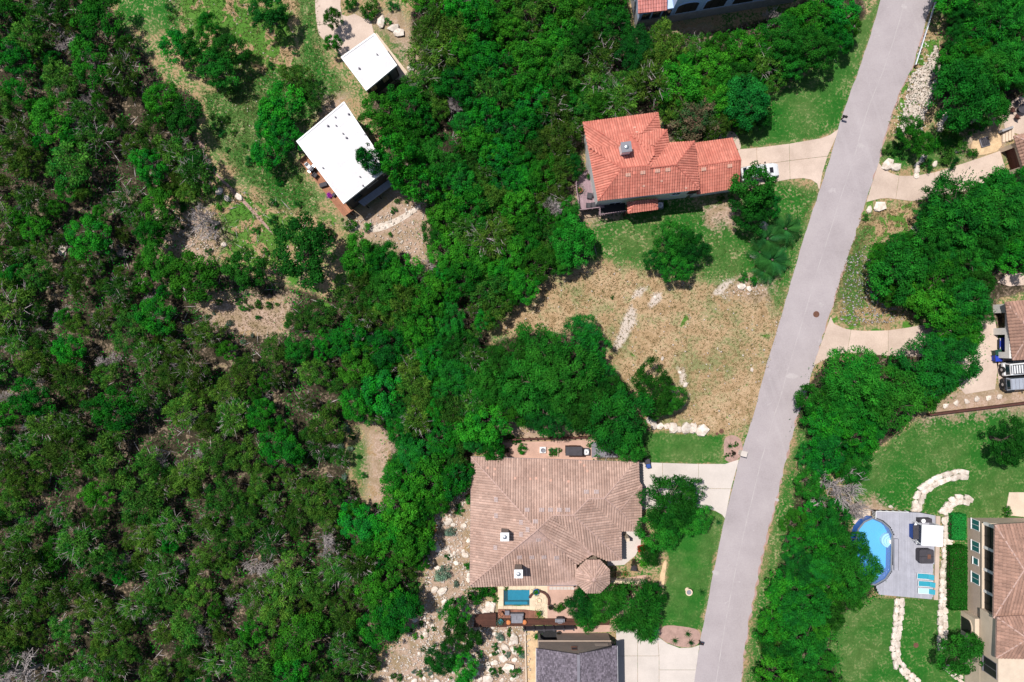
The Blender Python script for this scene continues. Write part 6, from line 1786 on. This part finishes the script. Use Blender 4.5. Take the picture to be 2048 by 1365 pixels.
# trees one can tell apart
SOLO = [
 (535,25,42,'darkoak','dark round oak at the top edge right of the meadow'), (664,35,22,'oak','thin tree leaning over the parking apron'), (664,85,20,'oak','small tree between meadow and white garage'),
 (455,95,36,'darkoak','upper crown of the oak cluster in the meadow'), (432,140,40,'darkoak','lower crown of the oak cluster in the meadow'), (385,95,34,'darkoak','dark oak left of the meadow cluster'), (350,90,36,'oak','oak at the woods edge by the meadow top'),
 (415,48,26,'oak','small crown on top of the meadow oak cluster'), (600,505,70,'darkoak','large dark round oak below the timber deck'), (487,535,45,'darkoak','dark round oak left of the large deck oak'), (383,553,58,'oak','bright round oak at the edge of the dirt clearing'),
 (556,215,50,'oak','leafy tree in the meadow left of the white roof'), (572,275,42,'oak','tree touching the left corner of the white roof'), (625,190,28,'juniper','scrubby tree between the two white roofs'), (590,150,30,'juniper','low scrubby tree in the upper meadow'),
 (715,320,0,'oak',''), (745,316,34,'oak','oak branch overhanging the white flat roof',2.2), (795,318,50,'oak','oak right of the white flat roof',1.8), (832,362,46,'oak','round oak at the lower right of the white roof',1.5),
 (760,225,46,'oak','oak above the right corner of the white roof'), (815,205,45,'oak','oak beside the path above the white roof'), (720,510,45,'oak','bushy tree in the clearing below the white house'), (765,520,38,'oak','second bushy tree below the white house'), (365,235,42,'darkoak','dark tree at the meadow edge of the upper woods'),
 (1145,485,52,'bright','round pale-green tree left of the lawn'), (1022,722,50,'elm','elm crown at the left of the central grove'), (1085,705,56,'elm','elm crown at the top left of the central grove'), (1162,665,40,'elm','small crown at the top of the central grove'), (1185,700,34,'elm','right shoulder crown of the central grove'),
 (1055,765,66,'elm','broad crown in the middle of the central grove'), (1130,760,70,'elm','broad crown at the heart of the central grove'), (1190,742,38,'elm','crown at the right edge of the central grove'), (1095,830,52,'elm','lower crown of the central grove'), (1170,815,56,'elm','lower right crown of the central grove'),
 (1232,835,70,'elm','large elm over the side yard of the brown-roofed house'), (1215,790,45,'elm','elm crown between grove and dry lot'), (1255,885,40,'elm','low elm crown touching the brown roof'), (965,850,52,'oak','oak crown left of the side yard'), (985,905,30,'oak','small oak at the brown roof top left corner'),
 (1308,770,46,'elm','tree standing alone in the dry lot'), (1345,798,30,'elm','right half of the lone dry lot tree'), (1315,815,28,'elm','lower crown of the lone dry lot tree'),
 (1340,480,44,'elm','upper crown of the lawn tree below the red roof'), (1380,490,38,'elm','right crown of the lawn tree below the red roof'), (1355,535,34,'elm','lower crown of the lawn tree below red roof'), (1312,520,26,'elm','left crown of the lawn tree below the red roof'),
 (1395,235,50,'myrtle','brownish flowering tree beside the red roof'), (1495,200,54,'bright','dense dark-green round tree above the red garage'), (1440,205,42,'oak','oak between the flowering tree and the round tree'),
 (1508,372,50,'darkoak','tree over the white car in the driveway',1.3), (1500,425,42,'darkoak','tree below the driveway of the red-tiled house'), (1535,405,32,'oak','right crown beside the driveway tree'),
 (1935,180,74,'bright','large bright round tree at upper right'), (1985,215,40,'bright','bright tree beside the cream terrace'), (1820,260,30,'oak','open small tree over the white riprap'), (1845,285,28,'oak','small tree in the roadside garden'),
 (1930,420,72,'elm','big oak below the upper right driveway'), (1890,400,46,'elm','left shoulder of the big oak by the driveway'), (2000,410,66,'elm','grey-green oak at the right edge'), (1870,470,48,'elm','lower left crown of the big oak'), (1805,540,62,'darkoak','dark oak nearest the road on the right'), (1765,520,34,'oak','small dark crown at the road side of the right oaks'),
 (1720,765,70,'elm','large oak below the right driveway'), (1790,790,66,'elm','oak crown right of the large driveway oak'), (1860,735,62,'elm','tree shading the right driveway'), (1635,800,42,'darkoak','dark tree leaning over the road edge'), (1650,845,50,'oak','tree below the road-leaning tree'),
 (1625,968,36,'elm','roadside tree left of the large grey dead tree'), (1660,1035,46,'elm','roadside tree below the large grey dead tree'), (1712,935,36,'elm','tree above the grey dead branches'), (2030,885,50,'darkoak','dark tree at the right edge of the lawn'), (1925,1312,48,'darkoak','dark leafy tree near the bottom right house'), (1715,1150,50,'elm','tree overhanging the oval pool'), (1690,1100,48,'elm','tree left of the oval pool'),
 (1336,1010,62,'elm','large feathery tree in front of the brown-roofed house'), (1376,988,35,'elm','upper right crown of the front yard tree'), (1388,1043,38,'elm','right crown of the front yard tree'), (1323,1065,46,'elm','lower crown of the front yard tree'), (1302,1110,24,'feathery','small drooping tree by the entry court'),
 (1272,1222,56,'feathery','feathery tree over the pale driveway top'), (1300,1195,32,'feathery','feathery tree at the front lawn corner'), (1292,1250,34,'feathery','lowest feathery tree by the pale driveway'), (1212,1200,44,'feathery','feathery tree below the octagonal turret'), (1165,1210,34,'feathery','feathery tree on the pink patio'), (1175,1235,28,'feathery','feathery tree leaning over the boardwalk'),
 (860,955,50,'oak','oak left of the brown roof top'), (905,960,42,'oak','oak touching the brown roof left edge'), (800,960,44,'oak','oak beside the dirt strip'), (800,1020,50,'oak','oak in the middle of the left hedge of trees'), (835,1018,34,'oak','oak near the orange mat'), (530,305,34,'oak','leafy scrub tree below the meadow trees by the white roof'), (535,255,32,'oak','leafy scrub tree on the left of the meadow trees'), (735,1085,36,'oak','round oak at the end of the dirt strip'), (805,1095,52,'oak','large oak left of the stone garden'), (838,1085,32,'oak','oak beside the stone garden'),
 (910,1225,32,'oak','oak left of the timber platform'), (925,1275,38,'darkoak','dark oak on the rocky slope'), (800,1225,48,'oak','dense oak at the top of the rocky slope'), (760,1180,45,'oak','oak above the rocky slope'), (880,1320,36,'darkoak','dark small tree low on the rocky slope'), (760,1260,45,'oak','oak left of the rocky slope'), (925,1340,34,'oak','tree at the bottom edge of rocky slope'),
]
for x, y, r, k, lb, *hs in SOLO:
    if r: tree(x, y, r, k, lb, None, *hs)

# dead and bare trees
for x, y, r, lb in [(1097,432,30,'silvery dead tree beside the round pale-green tree'), (1232,155,20,'dead grey crown above the red roof'), (1662,972,44,'large grey dead tree beside the road'), (1690,1005,28,'grey dead branches above the oval pool lawn'), (425,440,36,'bare white tree by the dirt footpath'), (1548,40,20,'grey dead crown right of the top house'),
   (60,1345,52,'large fallen grey tree in the lower left corner'), (840,545,24,'grey dead branches at the wood edge of the clearing'), (920,205,26,'grey dead branches in the woods right of white roof'), (745,665,26,'pale dead branches below the clearing trees'), (640,1085,34,'dark bare tree at the woods edge')]:
    dead_tree(x, y, r, lb, None, 2.1 if x > 1600 else 1.6); TREES.append((x, y, r * 1.1))

def region(px, py):
    if px > 1560:
        if py < 330: return 'in the upper right corner woods'
        if py < 760: return 'among the oaks right of the road'
        if py < 960: return 'in the woods above the right lawn'
        return 'in the roadside woods left of the oval pool'
    if px > 1200 and py < 320: return 'in the woods above the red-tiled house'
    if px > 740 and py < 250: return 'in the woods right of the white garage'
    if px > 740 and py < 440: return 'in the woods left of the red-tiled house'
    if px > 740 and py < 660: return 'in the woods left of the dry lot'
    if px > 740 and py < 930: return 'in the woods left of the central grove'
    if px > 560 and py > 930: return 'in the woods left of the rocky slope'
    if px < 440 and py < 240: return 'in the upper left corner woods'
    if px < 440 and py < 480: return 'in the woods left of the meadow'
    if px < 440 and py < 690: return 'in the woods left of the bare dirt clearing'
    if py < 700: return 'in the woods right of the bare dirt clearing'
    if px < 260 and py < 1000: return 'along the middle of the left edge'
    if px < 260: return 'in the lower left woods'
    if py < 930: return 'in the woods below the bare dirt clearing'
    return 'in the woods along the bottom edge'

def in_any(polys, x, y): return any(pip(np.array([[x, y]]), p)[0] for p in polys)
frnd = random.Random(99); FILL = []
BLOCKED = [DRY[0], [(1246,-60),(1600,-60),(1600,10),(1440,52),(1290,66),(1258,62)], [(1160,240),(1340,222),(1345,290),(1480,275),(1480,400),(1160,430)], [(676,66),(800,66),(815,160),(735,195),(676,116)], [(580,285),(688,195),(785,340),(700,440)], [(1985,540),(2100,540),(2100,800),(1930,800),(1940,770),(1965,720)], [(2000,180),(2100,180),(2100,350),(2000,340)]]
WARR = [np.array(p, float) for p in WOODS]
def try_fill(n_try, rmin, rmax, pack, maxn, where, edge=0.6):
    lo = np.concatenate([np.array(p) for p in where]).min(0); hi = np.concatenate([np.array(p) for p in where]).max(0)
    cnt = 0; grn = np.random.default_rng(n_try + maxn)
    P = grn.uniform(np.maximum(lo, (-40, -40)), np.minimum(hi, (2090, 1405)), (n_try * 3, 2)); RR = grn.uniform(rmin, rmax, len(P))
    ok = np.zeros(len(P), bool)
    for p in WOODS: ok |= sdist(P, p) > edge * RR
    for h in HOLES: ok &= sdist(P, h) < -0.6 * RR
    for h in BLOCKED: ok &= sdist(P, h) < -0.35 * RR
    if where is not WOODS:
        w = np.zeros(len(P), bool)
        for p in where: w |= pip(P, p)
        ok &= w
    for (x, y), r in zip(P[ok], RR[ok]):
        x, y, r = float(x), float(y), float(r)
        if any((x - a) ** 2 + (y - b) ** 2 < (pack * (r + c)) ** 2 for a, b, c in TREES): continue
        left = x < 700 and not (x > 440 and y < 700)
        u = frnd.random()
        if x > 1560: kind = 'elm' if u < .55 else 'oak'
        elif left: kind = 'juniper' if u < (.88 if y > 640 else .66) else 'oak'
        else: kind = 'juniper' if u < .34 else ('oak' if u < .85 else 'elm')
        if kind == 'juniper': r *= .92
        sz = 'small' if r < 31 else ('mid-sized' if r < 39 else 'large')
        rgn = region(x, y)
        lb = f"{sz} {dict(oak='green oak', elm='leafy elm', juniper='grey-green juniper')[kind]} {rgn}"
        FILL.append((lb, x, y, tree(x, y, r, kind, lb, f"{dict(oak='oaks', elm='elms', juniper='junipers')[kind]} {rgn}", frnd.uniform(.8, 1.15))))
        cnt += 1
        if cnt >= maxn: break
    return cnt
RIGHT, ALL = WOODS[1:], WOODS
MIDDLE = [[(690,480),(850,380),(740,200),(830,-60),(1740,-60),(1740,130),(1540,260),(1340,290),(1165,243),(1168,420),(1195,520),(975,660),(1300,860),(1290,920),(940,985),(860,1100),(700,1100),(690,850)]]
ns = [try_fill(700, 38, 52, .48, 60, RIGHT), try_fill(500, 22, 34, .46, 40, RIGHT), try_fill(1500, 36, 50, .47, 120, MIDDLE), try_fill(1500, 22, 34, .46, 90, MIDDLE),
      try_fill(500, 46, 58, .70, 16, ALL), try_fill(3000, 31, 46, .66, 120, ALL), try_fill(5000, 16, 28, .63, 180, ALL)]
print('filled', ns)
stand = {}
for lb, x, y, o in FILL: stand.setdefault(lb, []).append((x, y, o))
for lb, L in stand.items():
    if len(L) < 2: continue
    left = list(L)
    for word, key in (('leftmost', lambda t: t[0]), ('rightmost', lambda t: -t[0]), ('topmost', lambda t: t[1]), ('lowest', lambda t: -t[1])):
        if len(left) > 1 or (left and word != 'leftmost'):
            t = min(left, key=key); left.remove(t); t[2]['label'] = word + ' ' + lb
        if not left: break
    if len(left) > 3:
        mx, my = sum(t[0] for t in left) / len(left), sum(t[1] for t in left) / len(left)
        for t in left: t[2]['label'] = ('upper' if t[1] < my else 'lower') + ('-left' if t[0] < mx else '-right') + ' inner ' + lb
    else:
        for t in left: t[2]['label'] = 'inner ' + lb
for i in range(64):
    for _ in range(60):
        x, y = frnd.uniform(0, 1180), frnd.uniform(0, 1365)
        if in_any(WOODS, x, y) and not in_any(HOLES + BLOCKED, x, y): break
    dead_tree(x, y, frnd.uniform(12, 26), f'bare grey dead branches {region(x, y)}', f'dead trees {region(x, y)}', 1.15)

# ---------------------------------------------------------------- palms, agaves, shrubs, hedges
def frond_mesh():
    V = []; F = []
    n = 15
    for k in range(n):
        t = k / (n - 1); x = .25 + 1.75 * t; z = .75 * math.sin(t * 2.2) - .55 * t * t; L = .55 * math.sin(math.pi * (t * .85 + .1)) + .08
        for sgn in (-1, 1):
            b = len(V); V += [(x - .04, 0, z), (x + .06, 0, z), (x + .28, sgn * L, z - .22 * L)]; F.append((b, b+1, b+2))
    for k in range(n - 1):
        pass
    T = np.stack([np.full(len(V), .6), np.full(len(V), .4), np.zeros(len(V))], 1)
    return np_mesh('frond', V, F, M['f_palm'], tint=T.astype(np.float32), obj=False)
FROND = frond_mesh()
def palm(px, py, r, h, label):
    p = G(px, py, h); root = empty('palm', (p.x, p.y, 0), label, 'palm'); s = r / PPM / 1.9
    mb = MB()
    for k in range(7): mb.tube((0, 0, h * k / 7), (0, 0, h * (k + 1.1) / 7), .2 - .008*k, .17 - .008*k, 9)
    mb.build('trunk', M['bark'], root)
    for k in range(18):
        o = bpy.data.objects.new('frond', FROND); o.location = (0, 0, h); e = (k % 3)
        o.rotation_euler = (trnd.uniform(-.2, .2), -.5 + .42 * e + trnd.uniform(-.12, .12), k * 2.399); o.scale = (s, s, s); link(o, root)
for a in [(1572,458,30,1.5,'palm with spiky fronds nearest the road'), (1535,478,30,1.4,'palm with spiky fronds in the rock garden'), (1545,520,32,1.4,'lower palm of the rock garden'), (1520,505,26,1.0,'left palm of the rock garden'), (1530,543,24,.8,'lowest palm of the rock garden')]: palm(*a)

def agave_mesh():
    V = []; F = []
    for k in range(26):
        a = k * 2.399; e = .25 + .045 * k; L = .75
        d = Vector((math.cos(a) * math.cos(e), math.sin(a) * math.cos(e), math.sin(e))); s = Vector((-math.sin(a), math.cos(a), 0)); b = len(V)
        V += [tuple(d * .05 - s * .05), tuple(d * .05 + s * .05), tuple(d * L)]; F.append((b, b+1, b+2))
    return np_mesh('agave', V, F, M['f_palm'], tint=np.tile(np.array([[.35, .3, 0]], np.float32), (len(V), 1)), obj=False)
AG = agave_mesh()
for x, y, s, lb in [(1349,1280,1.0,'leftmost agave in the pink gravel bed'), (1375,1267,1.0,'upper agave in the pink gravel bed'), (1381,1284,1.0,'lower right agave in the pink gravel bed'), (1459,892,.9,'spiky blue-green plant in the round gravel bed'), (1403,1183,1.1,'dark spiky plant on the front lawn'), (1436,1044,1.1,'dark spiky plant at the driveway corner'), (1457,1003,.0,'')]:
    if not s: continue
    o = bpy.data.objects.new('agave', AG); p = G(x, y); o.location = (p.x, p.y, .03); o.scale = (s, s, s); o.rotation_euler = (0, 0, x); link(o); tag(o, lb, 'agave')

SHR = {}
def shrub(px, py, r, mat, label, group=None, z=0.0, tall=1.0, leaf=.13):
    if mat not in SHR:
        SHR[mat] = [leafy_crown('foliage', mat, rg, .82, .42, .55, 22, 62, .27, leaf, .55, .6, False, .12) for _ in range(2)]
        SHR.setdefault('stem', trunk_mesh('stem', rg, .5, .5, .05, 5))
    p = G(px, py, .5); root = empty('shrub', (p.x, p.y, z), label, 'shrub', group, trnd.uniform(0, 6.28)); s = r / PPM / 1.02
    root.scale = (s, s, s * tall)
    link(bpy.data.objects.new('foliage', trnd.choice(SHR[mat])), root); link(bpy.data.objects.new('stem', SHR['stem']), root)
SH = [
 (1118,1216,14,'f_oak','round dark shrub on the pink patio'), (1141,1210,11,'f_grey','grey-green shrub on the pink patio'), (990,1199,9,'f_shrub','round green shrub left of the rectangular pool'), (1012,1177,7,'f_shrub','small shrub at the pool upper left corner'),
 (885,1148,20,'f_grey','grey-green bush in the stone garden'), (900,1065,13,'f_grey','blue-green shrub in the stone garden'), (918,1020,13,'f_shrub','bright shrub at the top of the stone garden'), (912,1170,8,'f_grey','small grey shrub low in the stone garden'), (895,1115,8,'f_shrub','little shrub in the stone garden'),
 (950,1185,26,'f_oak','bush under the brown roof lower left corner'), (975,1180,18,'f_oak','low shrub beside the white rocks'), (940,1130,14,'f_oak','shrub against the brown-roofed house wall'), (938,1000,12,'f_shrub','shrub at the brown-roofed house left wall'), (865,1005,12,'f_red','red-leaved shrub near the orange mat'), (860,1018,9,'f_red','smaller red-leaved shrub near orange mat'),
 (1270,1128,10,'f_dark','dark shrub in the entry court'), (1245,1170,16,'f_dark','purple shrub inside the cream garden wall'), (1265,1180,16,'f_dark','purple shrub by the cream wall corner'), (1310,1180,16,'f_dark','purple shrub at the lawn edge'), (1160,1182,15,'f_dark','purple shrub below the turret'), (1290,1075,12,'f_oak','shrub beside the red chair'), (1288,1128,12,'f_oak','shrub at the entry walk'),
 (1466,908,8,'f_dark','purple shrub in the round gravel bed'), (1473,890,7,'f_shrub','green shrub in the round gravel bed'), (1455,912,6,'f_shrub','low shrub in the round gravel bed'),
 (1442,398,10,'f_shrub','clipped shrub below the red garage'), (1462,395,8,'f_shrub','second clipped shrub below the red garage'), (1488,555,13,'f_shrub','yellow-green shrub beside the palms'), (1508,562,12,'f_oak','round dark shrub below the palms'), (1327,250,8,'f_grey','shrub in the notch of the red roof'),
 (1330,410,8,'f_oak','shrub at the red-tiled house south wall'), (1225,595,5,'f_shrub','lone green tuft on the dry lot'),
 (1900,265,20,'f_shrub','dark shrub in the upper right garden'), (1940,258,18,'f_shrub','bright shrub below the bright tree'), (1962,255,16,'f_bright','round bright shrub in the garden'), (1890,310,22,'f_shrub','leafy mound beside the curved driveway'), (1920,290,18,'f_shrub','leafy mound in the garden middle'), (1945,306,14,'f_oak','dark round shrub by the flagstone patch'), (1870,290,18,'f_oak','shrub by the stone edging'), (1905,325,16,'f_shrub','low shrub along the driveway edge'), (1855,330,16,'f_shrub','grassy shrub beside the driveway'), (1925,243,12,'f_shrub','shrub with yellow leaves in the garden'),
 (1733,435,9,'f_shrub','small shrub at the road edge below the driveway'), (1795,300,16,'f_shrub','green shrub between road and riprap'), (1775,300,14,'f_shrub','low green shrub beside the road'),
 (2015,1024,13,'f_oak','clipped round shrub by the tan house entry'), (1340,795,8,'f_oak','shrub beneath the lone dry lot tree'),
 (737,25,20,'f_oak','dark shrub above the parking apron'), (700,8,16,'f_oak','shrub beside the parking apron'), (748,14,18,'f_shrub','bright shrub on the bank above the garage'), (775,42,10,'f_shrub','small shrub on the bank'), (785,12,14,'f_shrub','shrub at the top of the bank'),
 (660,470,14,'f_shrub','bright shrub below the timber deck'), (700,450,16,'f_oak','shrub at the white rocky track'), (735,455,12,'f_oak','small shrub on the white rocky track'), (640,455,14,'f_shrub','yellow-green shrub below deck end'), (545,440,12,'f_shrub','bright shrub in the lower meadow'), (416,503,9,'f_shrub','small bright shrub below the bare white tree'), (529,503,10,'f_shrub','bright shrub beside the large round oak'),
 (1020,874,10,'f_oak','dark shrub at the retaining wall'), (1035,880,9,'f_oak','second dark shrub at the retaining wall'), (1045,898,13,'f_oak','leafy shrub in the side yard'), (1030,885,7,'f_shrub','small shrub on the side yard edge'), (1010,900,10,'f_dark','brown shrub at the side yard left end'), (1178,892,6,'f_shrub','small shrub by the storage shed'), (1120,902,6,'f_shrub','little shrub left of the storage shed'),
 (1050,1262,6,'f_shrub','tuft at the head of the flagstone path'), (990,1295,9,'f_shrub','bright shrub among white boulders'), (1000,1275,11,'f_grey','pale shrub among white boulders'), (960,1310,10,'f_shrub','low shrub on the rocky slope'), (1035,1300,10,'f_shrub','yellow-green shrub beside the path kerb'), (1030,1345,14,'f_shrub','leafy shrub at the bottom of rocky slope'), (985,1345,10,'f_oak','dark shrub at the bottom of the rocky slope'),
]
for x, y, r, m, lb in SH: shrub(x, y, r, m, lb)
for x, y in [(1101,899), (1106,904), (1111,899), (1102,908), (1111,907)]:
    p = G(x, y) - PLANTER[0].location
    o = bpy.data.objects.new('herb', SHR['f_shrub'][0]); o.location = (p.x, p.y, .36); o.scale = (.35, .35, .35); link(o, PLANTER[0])
mrnd = random.Random(4)
for i in range(60):
    h = mrnd.choice([DIRT[0], DIRT[0], HOLES[-2], DIRT[1], DIRT[5]]); A = np.array(h); x, y = mrnd.uniform(A[:, 0].min() - 12, A[:, 0].max() + 12), mrnd.uniform(A[:, 1].min() - 12, A[:, 1].max() + 12)
    if not in_any(BLOCKED, x, y): shrub(x, y, mrnd.uniform(4, 10), mrnd.choice(['f_shrub', 'f_oak', 'f_grey']), 'low scrub clump at the edge of a bare dirt clearing', 'scrub in the dirt clearings')
for i in range(46):
    x, y = mrnd.uniform(780, 1045), mrnd.uniform(1195, 1362)
    if in_any([DIRT[3]], x, y) and not in_any([[(990,1200),(1060,1200),(1060,1260),(940,1260),(940,1225)]], x, y): shrub(x, y, mrnd.uniform(4, 9), mrnd.choice(['f_shrub', 'f_oak', 'f_grey']), 'small weed clump among the pale stones of the rocky slope', 'weeds on the rocky slope')
for i in range(70):
    poly = mrnd.choice([DRY[1], DRY[2], GREEN[6], GREEN[8]]); A = np.array(poly); x, y = mrnd.uniform(A[:, 0].min(), A[:, 0].max()), mrnd.uniform(A[:, 1].min(), A[:, 1].max())
    if in_any([poly], x, y) and not in_any(BLOCKED, x, y): shrub(x, y, mrnd.uniform(5, 12), mrnd.choice(['f_shrub', 'f_oak', 'f_shrub']), 'low green shrub scattered in the patchy meadow', 'meadow shrubs')

def hedge(px0, py0, px1, py1, h, label):
    a, b = G(px0, py1, h), G(px1, py0, h); loc = Vector(((a.x+b.x)/2, (a.y+b.y)/2, 0)); w, l = (b.x-a.x)/2, (b.y-a.y)/2
    root = empty('hedge', loc, label, 'hedge'); rng = np.random.default_rng(int(py0))
    n = int(130 * (4*w*l + 4*(w+l)*h) * 1.6); P = rng.uniform(-1, 1, (n, 3)); side = rng.integers(0, 4, n)
    nr = np.zeros((n, 3)); top = side <= 1
    P[top, 2] = 1; nr[top, 2] = 1
    s2 = side == 2; P[s2, 0] = np.sign(P[s2, 0]); nr[s2, 0] = P[s2, 0]
    s3 = side == 3; P[s3, 1] = np.sign(P[s3, 1]); nr[s3, 1] = P[s3, 1]
    rr2 = np.clip(np.abs(P[:, 0]), 0, 1)
    C = np.stack([P[:, 0]*w, P[:, 1]*l, (P[:, 2]+1)/2*h], 1) * (1, 1, 1) - nr * rng.uniform(0, .18, (n, 1))
    C[:, 2] -= .18 * (np.abs(P[:, 0]) ** 4 + np.abs(P[:, 1]) ** 8) * (P[:, 2] > .9)
    leaf_mesh('foliage', C, nr + rng.normal(0, .45, (n, 3)), rng.uniform(.13, .21, n), rng.uniform(.5, .8, n), 'f_bright', rng, root)
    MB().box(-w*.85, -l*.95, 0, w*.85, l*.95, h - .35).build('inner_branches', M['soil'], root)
hedge(1906, 1030, 1935, 1082, 1.5, 'short clipped hedge against the tan house')
hedge(1903, 1095, 1937, 1222, 1.6, 'long clipped hedge beside the stone retaining wall')

# ---------------------------------------------------------------- undergrowth, sticks, grass tufts
def scatter_px(polys, n, rng, avoid=()):
    out = []
    for p, k in zip(polys, n):
        A = np.array(p, float); lo, hi = A.min(0), A.max(0); lo = np.maximum(lo, (-30, -30)); hi = np.minimum(hi, (2080, 1400))
        Q = rng.uniform(lo, hi, (int(k * 2.6), 2)); Q = Q[pip(Q, p)]; Q = Q[~pip(Q, ROAD_L + ROAD_R[::-1])]
        for h in avoid: Q = Q[~pip(Q, h)]
        out.append(Q[:k])
    return np.concatenate(out)
rng = np.random.default_rng(3)
def to_w(Q, z): return np.stack([(Q[:, 0] - 1024) / PPM, (682.5 - Q[:, 1]) / PPM, np.broadcast_to(z, len(Q))], 1)
Q = scatter_px(WOODS, [2900, 160, 400, 240], rng, HOLES + BLOCKED)
ctr = to_w(Q, .3); k = 30; sz = rng.uniform(.25, .85, (len(ctr), 1))
C = np.repeat(ctr, k, 0) + rng.normal(0, 1, (len(ctr) * k, 3)) * np.repeat(sz, k, 0) * (1, 1, .75); C[:, 2] = np.abs(C[:, 2])
n = len(C); tt = np.repeat(rng.uniform(0, 1, (len(ctr), 2)), k, 0)
o = leaf_mesh('undergrowth', C, rng.normal(0, .6, (n, 3)) + (0, 0, .8), rng.uniform(.14, .34, n), rng.uniform(.3, .6, n), 'f_oak', rng, None, None, np.concatenate([tt, np.zeros((n, 1))], 1))
tag(o, 'low scrubby undergrowth covering the floor of the woods', 'undergrowth', kind='stuff')
Q = scatter_px(WOODS[:1] + [DRY[2]], [2600, 60], rng, HOLES + BLOCKED); c = to_w(Q, .12); n = len(c)
a = rng.uniform(0, 6.28, n); d = np.stack([np.cos(a), np.sin(a), rng.normal(.15, .25, n)], 1)
o = leaf_mesh('fallen_branches', c + (0, 0, .05), rng.normal(0, .3, (n, 3)) + (0, 0, 1), rng.uniform(.5, 2.2, n), rng.uniform(.03, .06, n), 'f_oak', rng, None, d)
o.data.materials[0] = M['dead_wood']
tag(o, 'pale fallen sticks littering the floor of the woods', 'branches', kind='stuff')
Q = scatter_px([DRY[0], DRY[1], DRY[2], DRY[3], GREEN[6], GREEN[8], GREEN[1], DIRT[0], DRY[4], GREEN[9], GREEN[12]], [6500, 3800, 2600, 1700, 1500, 900, 1200, 500, 600, 900, 300], rng, BLOCKED[1:])
k = 4; ctr = to_w(Q, .0); C = np.repeat(ctr, k, 0) + rng.normal(0, .09, (len(ctr) * k, 3)) * (1, 1, 0) + (0, 0, .06); n = len(C)
gl = np.concatenate([np.full(len(scatter_px([p], [m], np.random.default_rng(1), BLOCKED)), v) for p, m, v in ()]) if False else None
pn = noise_v = np.sin(ctr[:, 0] * .35 + 1.7 * np.sin(ctr[:, 1] * .22)) * .5 + np.sin(ctr[:, 1] * .5 + ctr[:, 0] * .13) * .5
lot = pip(Q, DRY[0]) | pip(Q, DRY[3]) | pip(Q, DIRT[0])
g = np.clip(np.where(lot, .85, .35) + .3 * pn + rng.normal(0, .18, len(Q)), 0, 1)
tt = np.stack([np.repeat(rng.uniform(.2, .8, len(Q)), k), np.repeat(g, k), np.zeros(n)], 1)
dd = rng.normal(0, .5, (n, 3)) + (0, 0, .8)
o = leaf_mesh('grass_tufts', C, rng.normal(0, 1, (n, 3)), rng.uniform(.12, .26, n), rng.uniform(.25, .4, n), 'f_grass', rng, None, dd, tt)
tag(o, 'green and straw-coloured grass tufts over the meadow and dry lot', 'grass', kind='stuff')
root = empty('mat', G(862, 1058), 'orange outdoor mat under the trees left of the brown house', 'mat', rz=-.15)
MB().bevbox(-.75, -.65, .0, .75, .65, .05).build('cloth', M['orange'], root); MB().bar((-.8, -.7, .04), (.8, -.7, .04), .06, .06).build('pole', M['coping'], root)
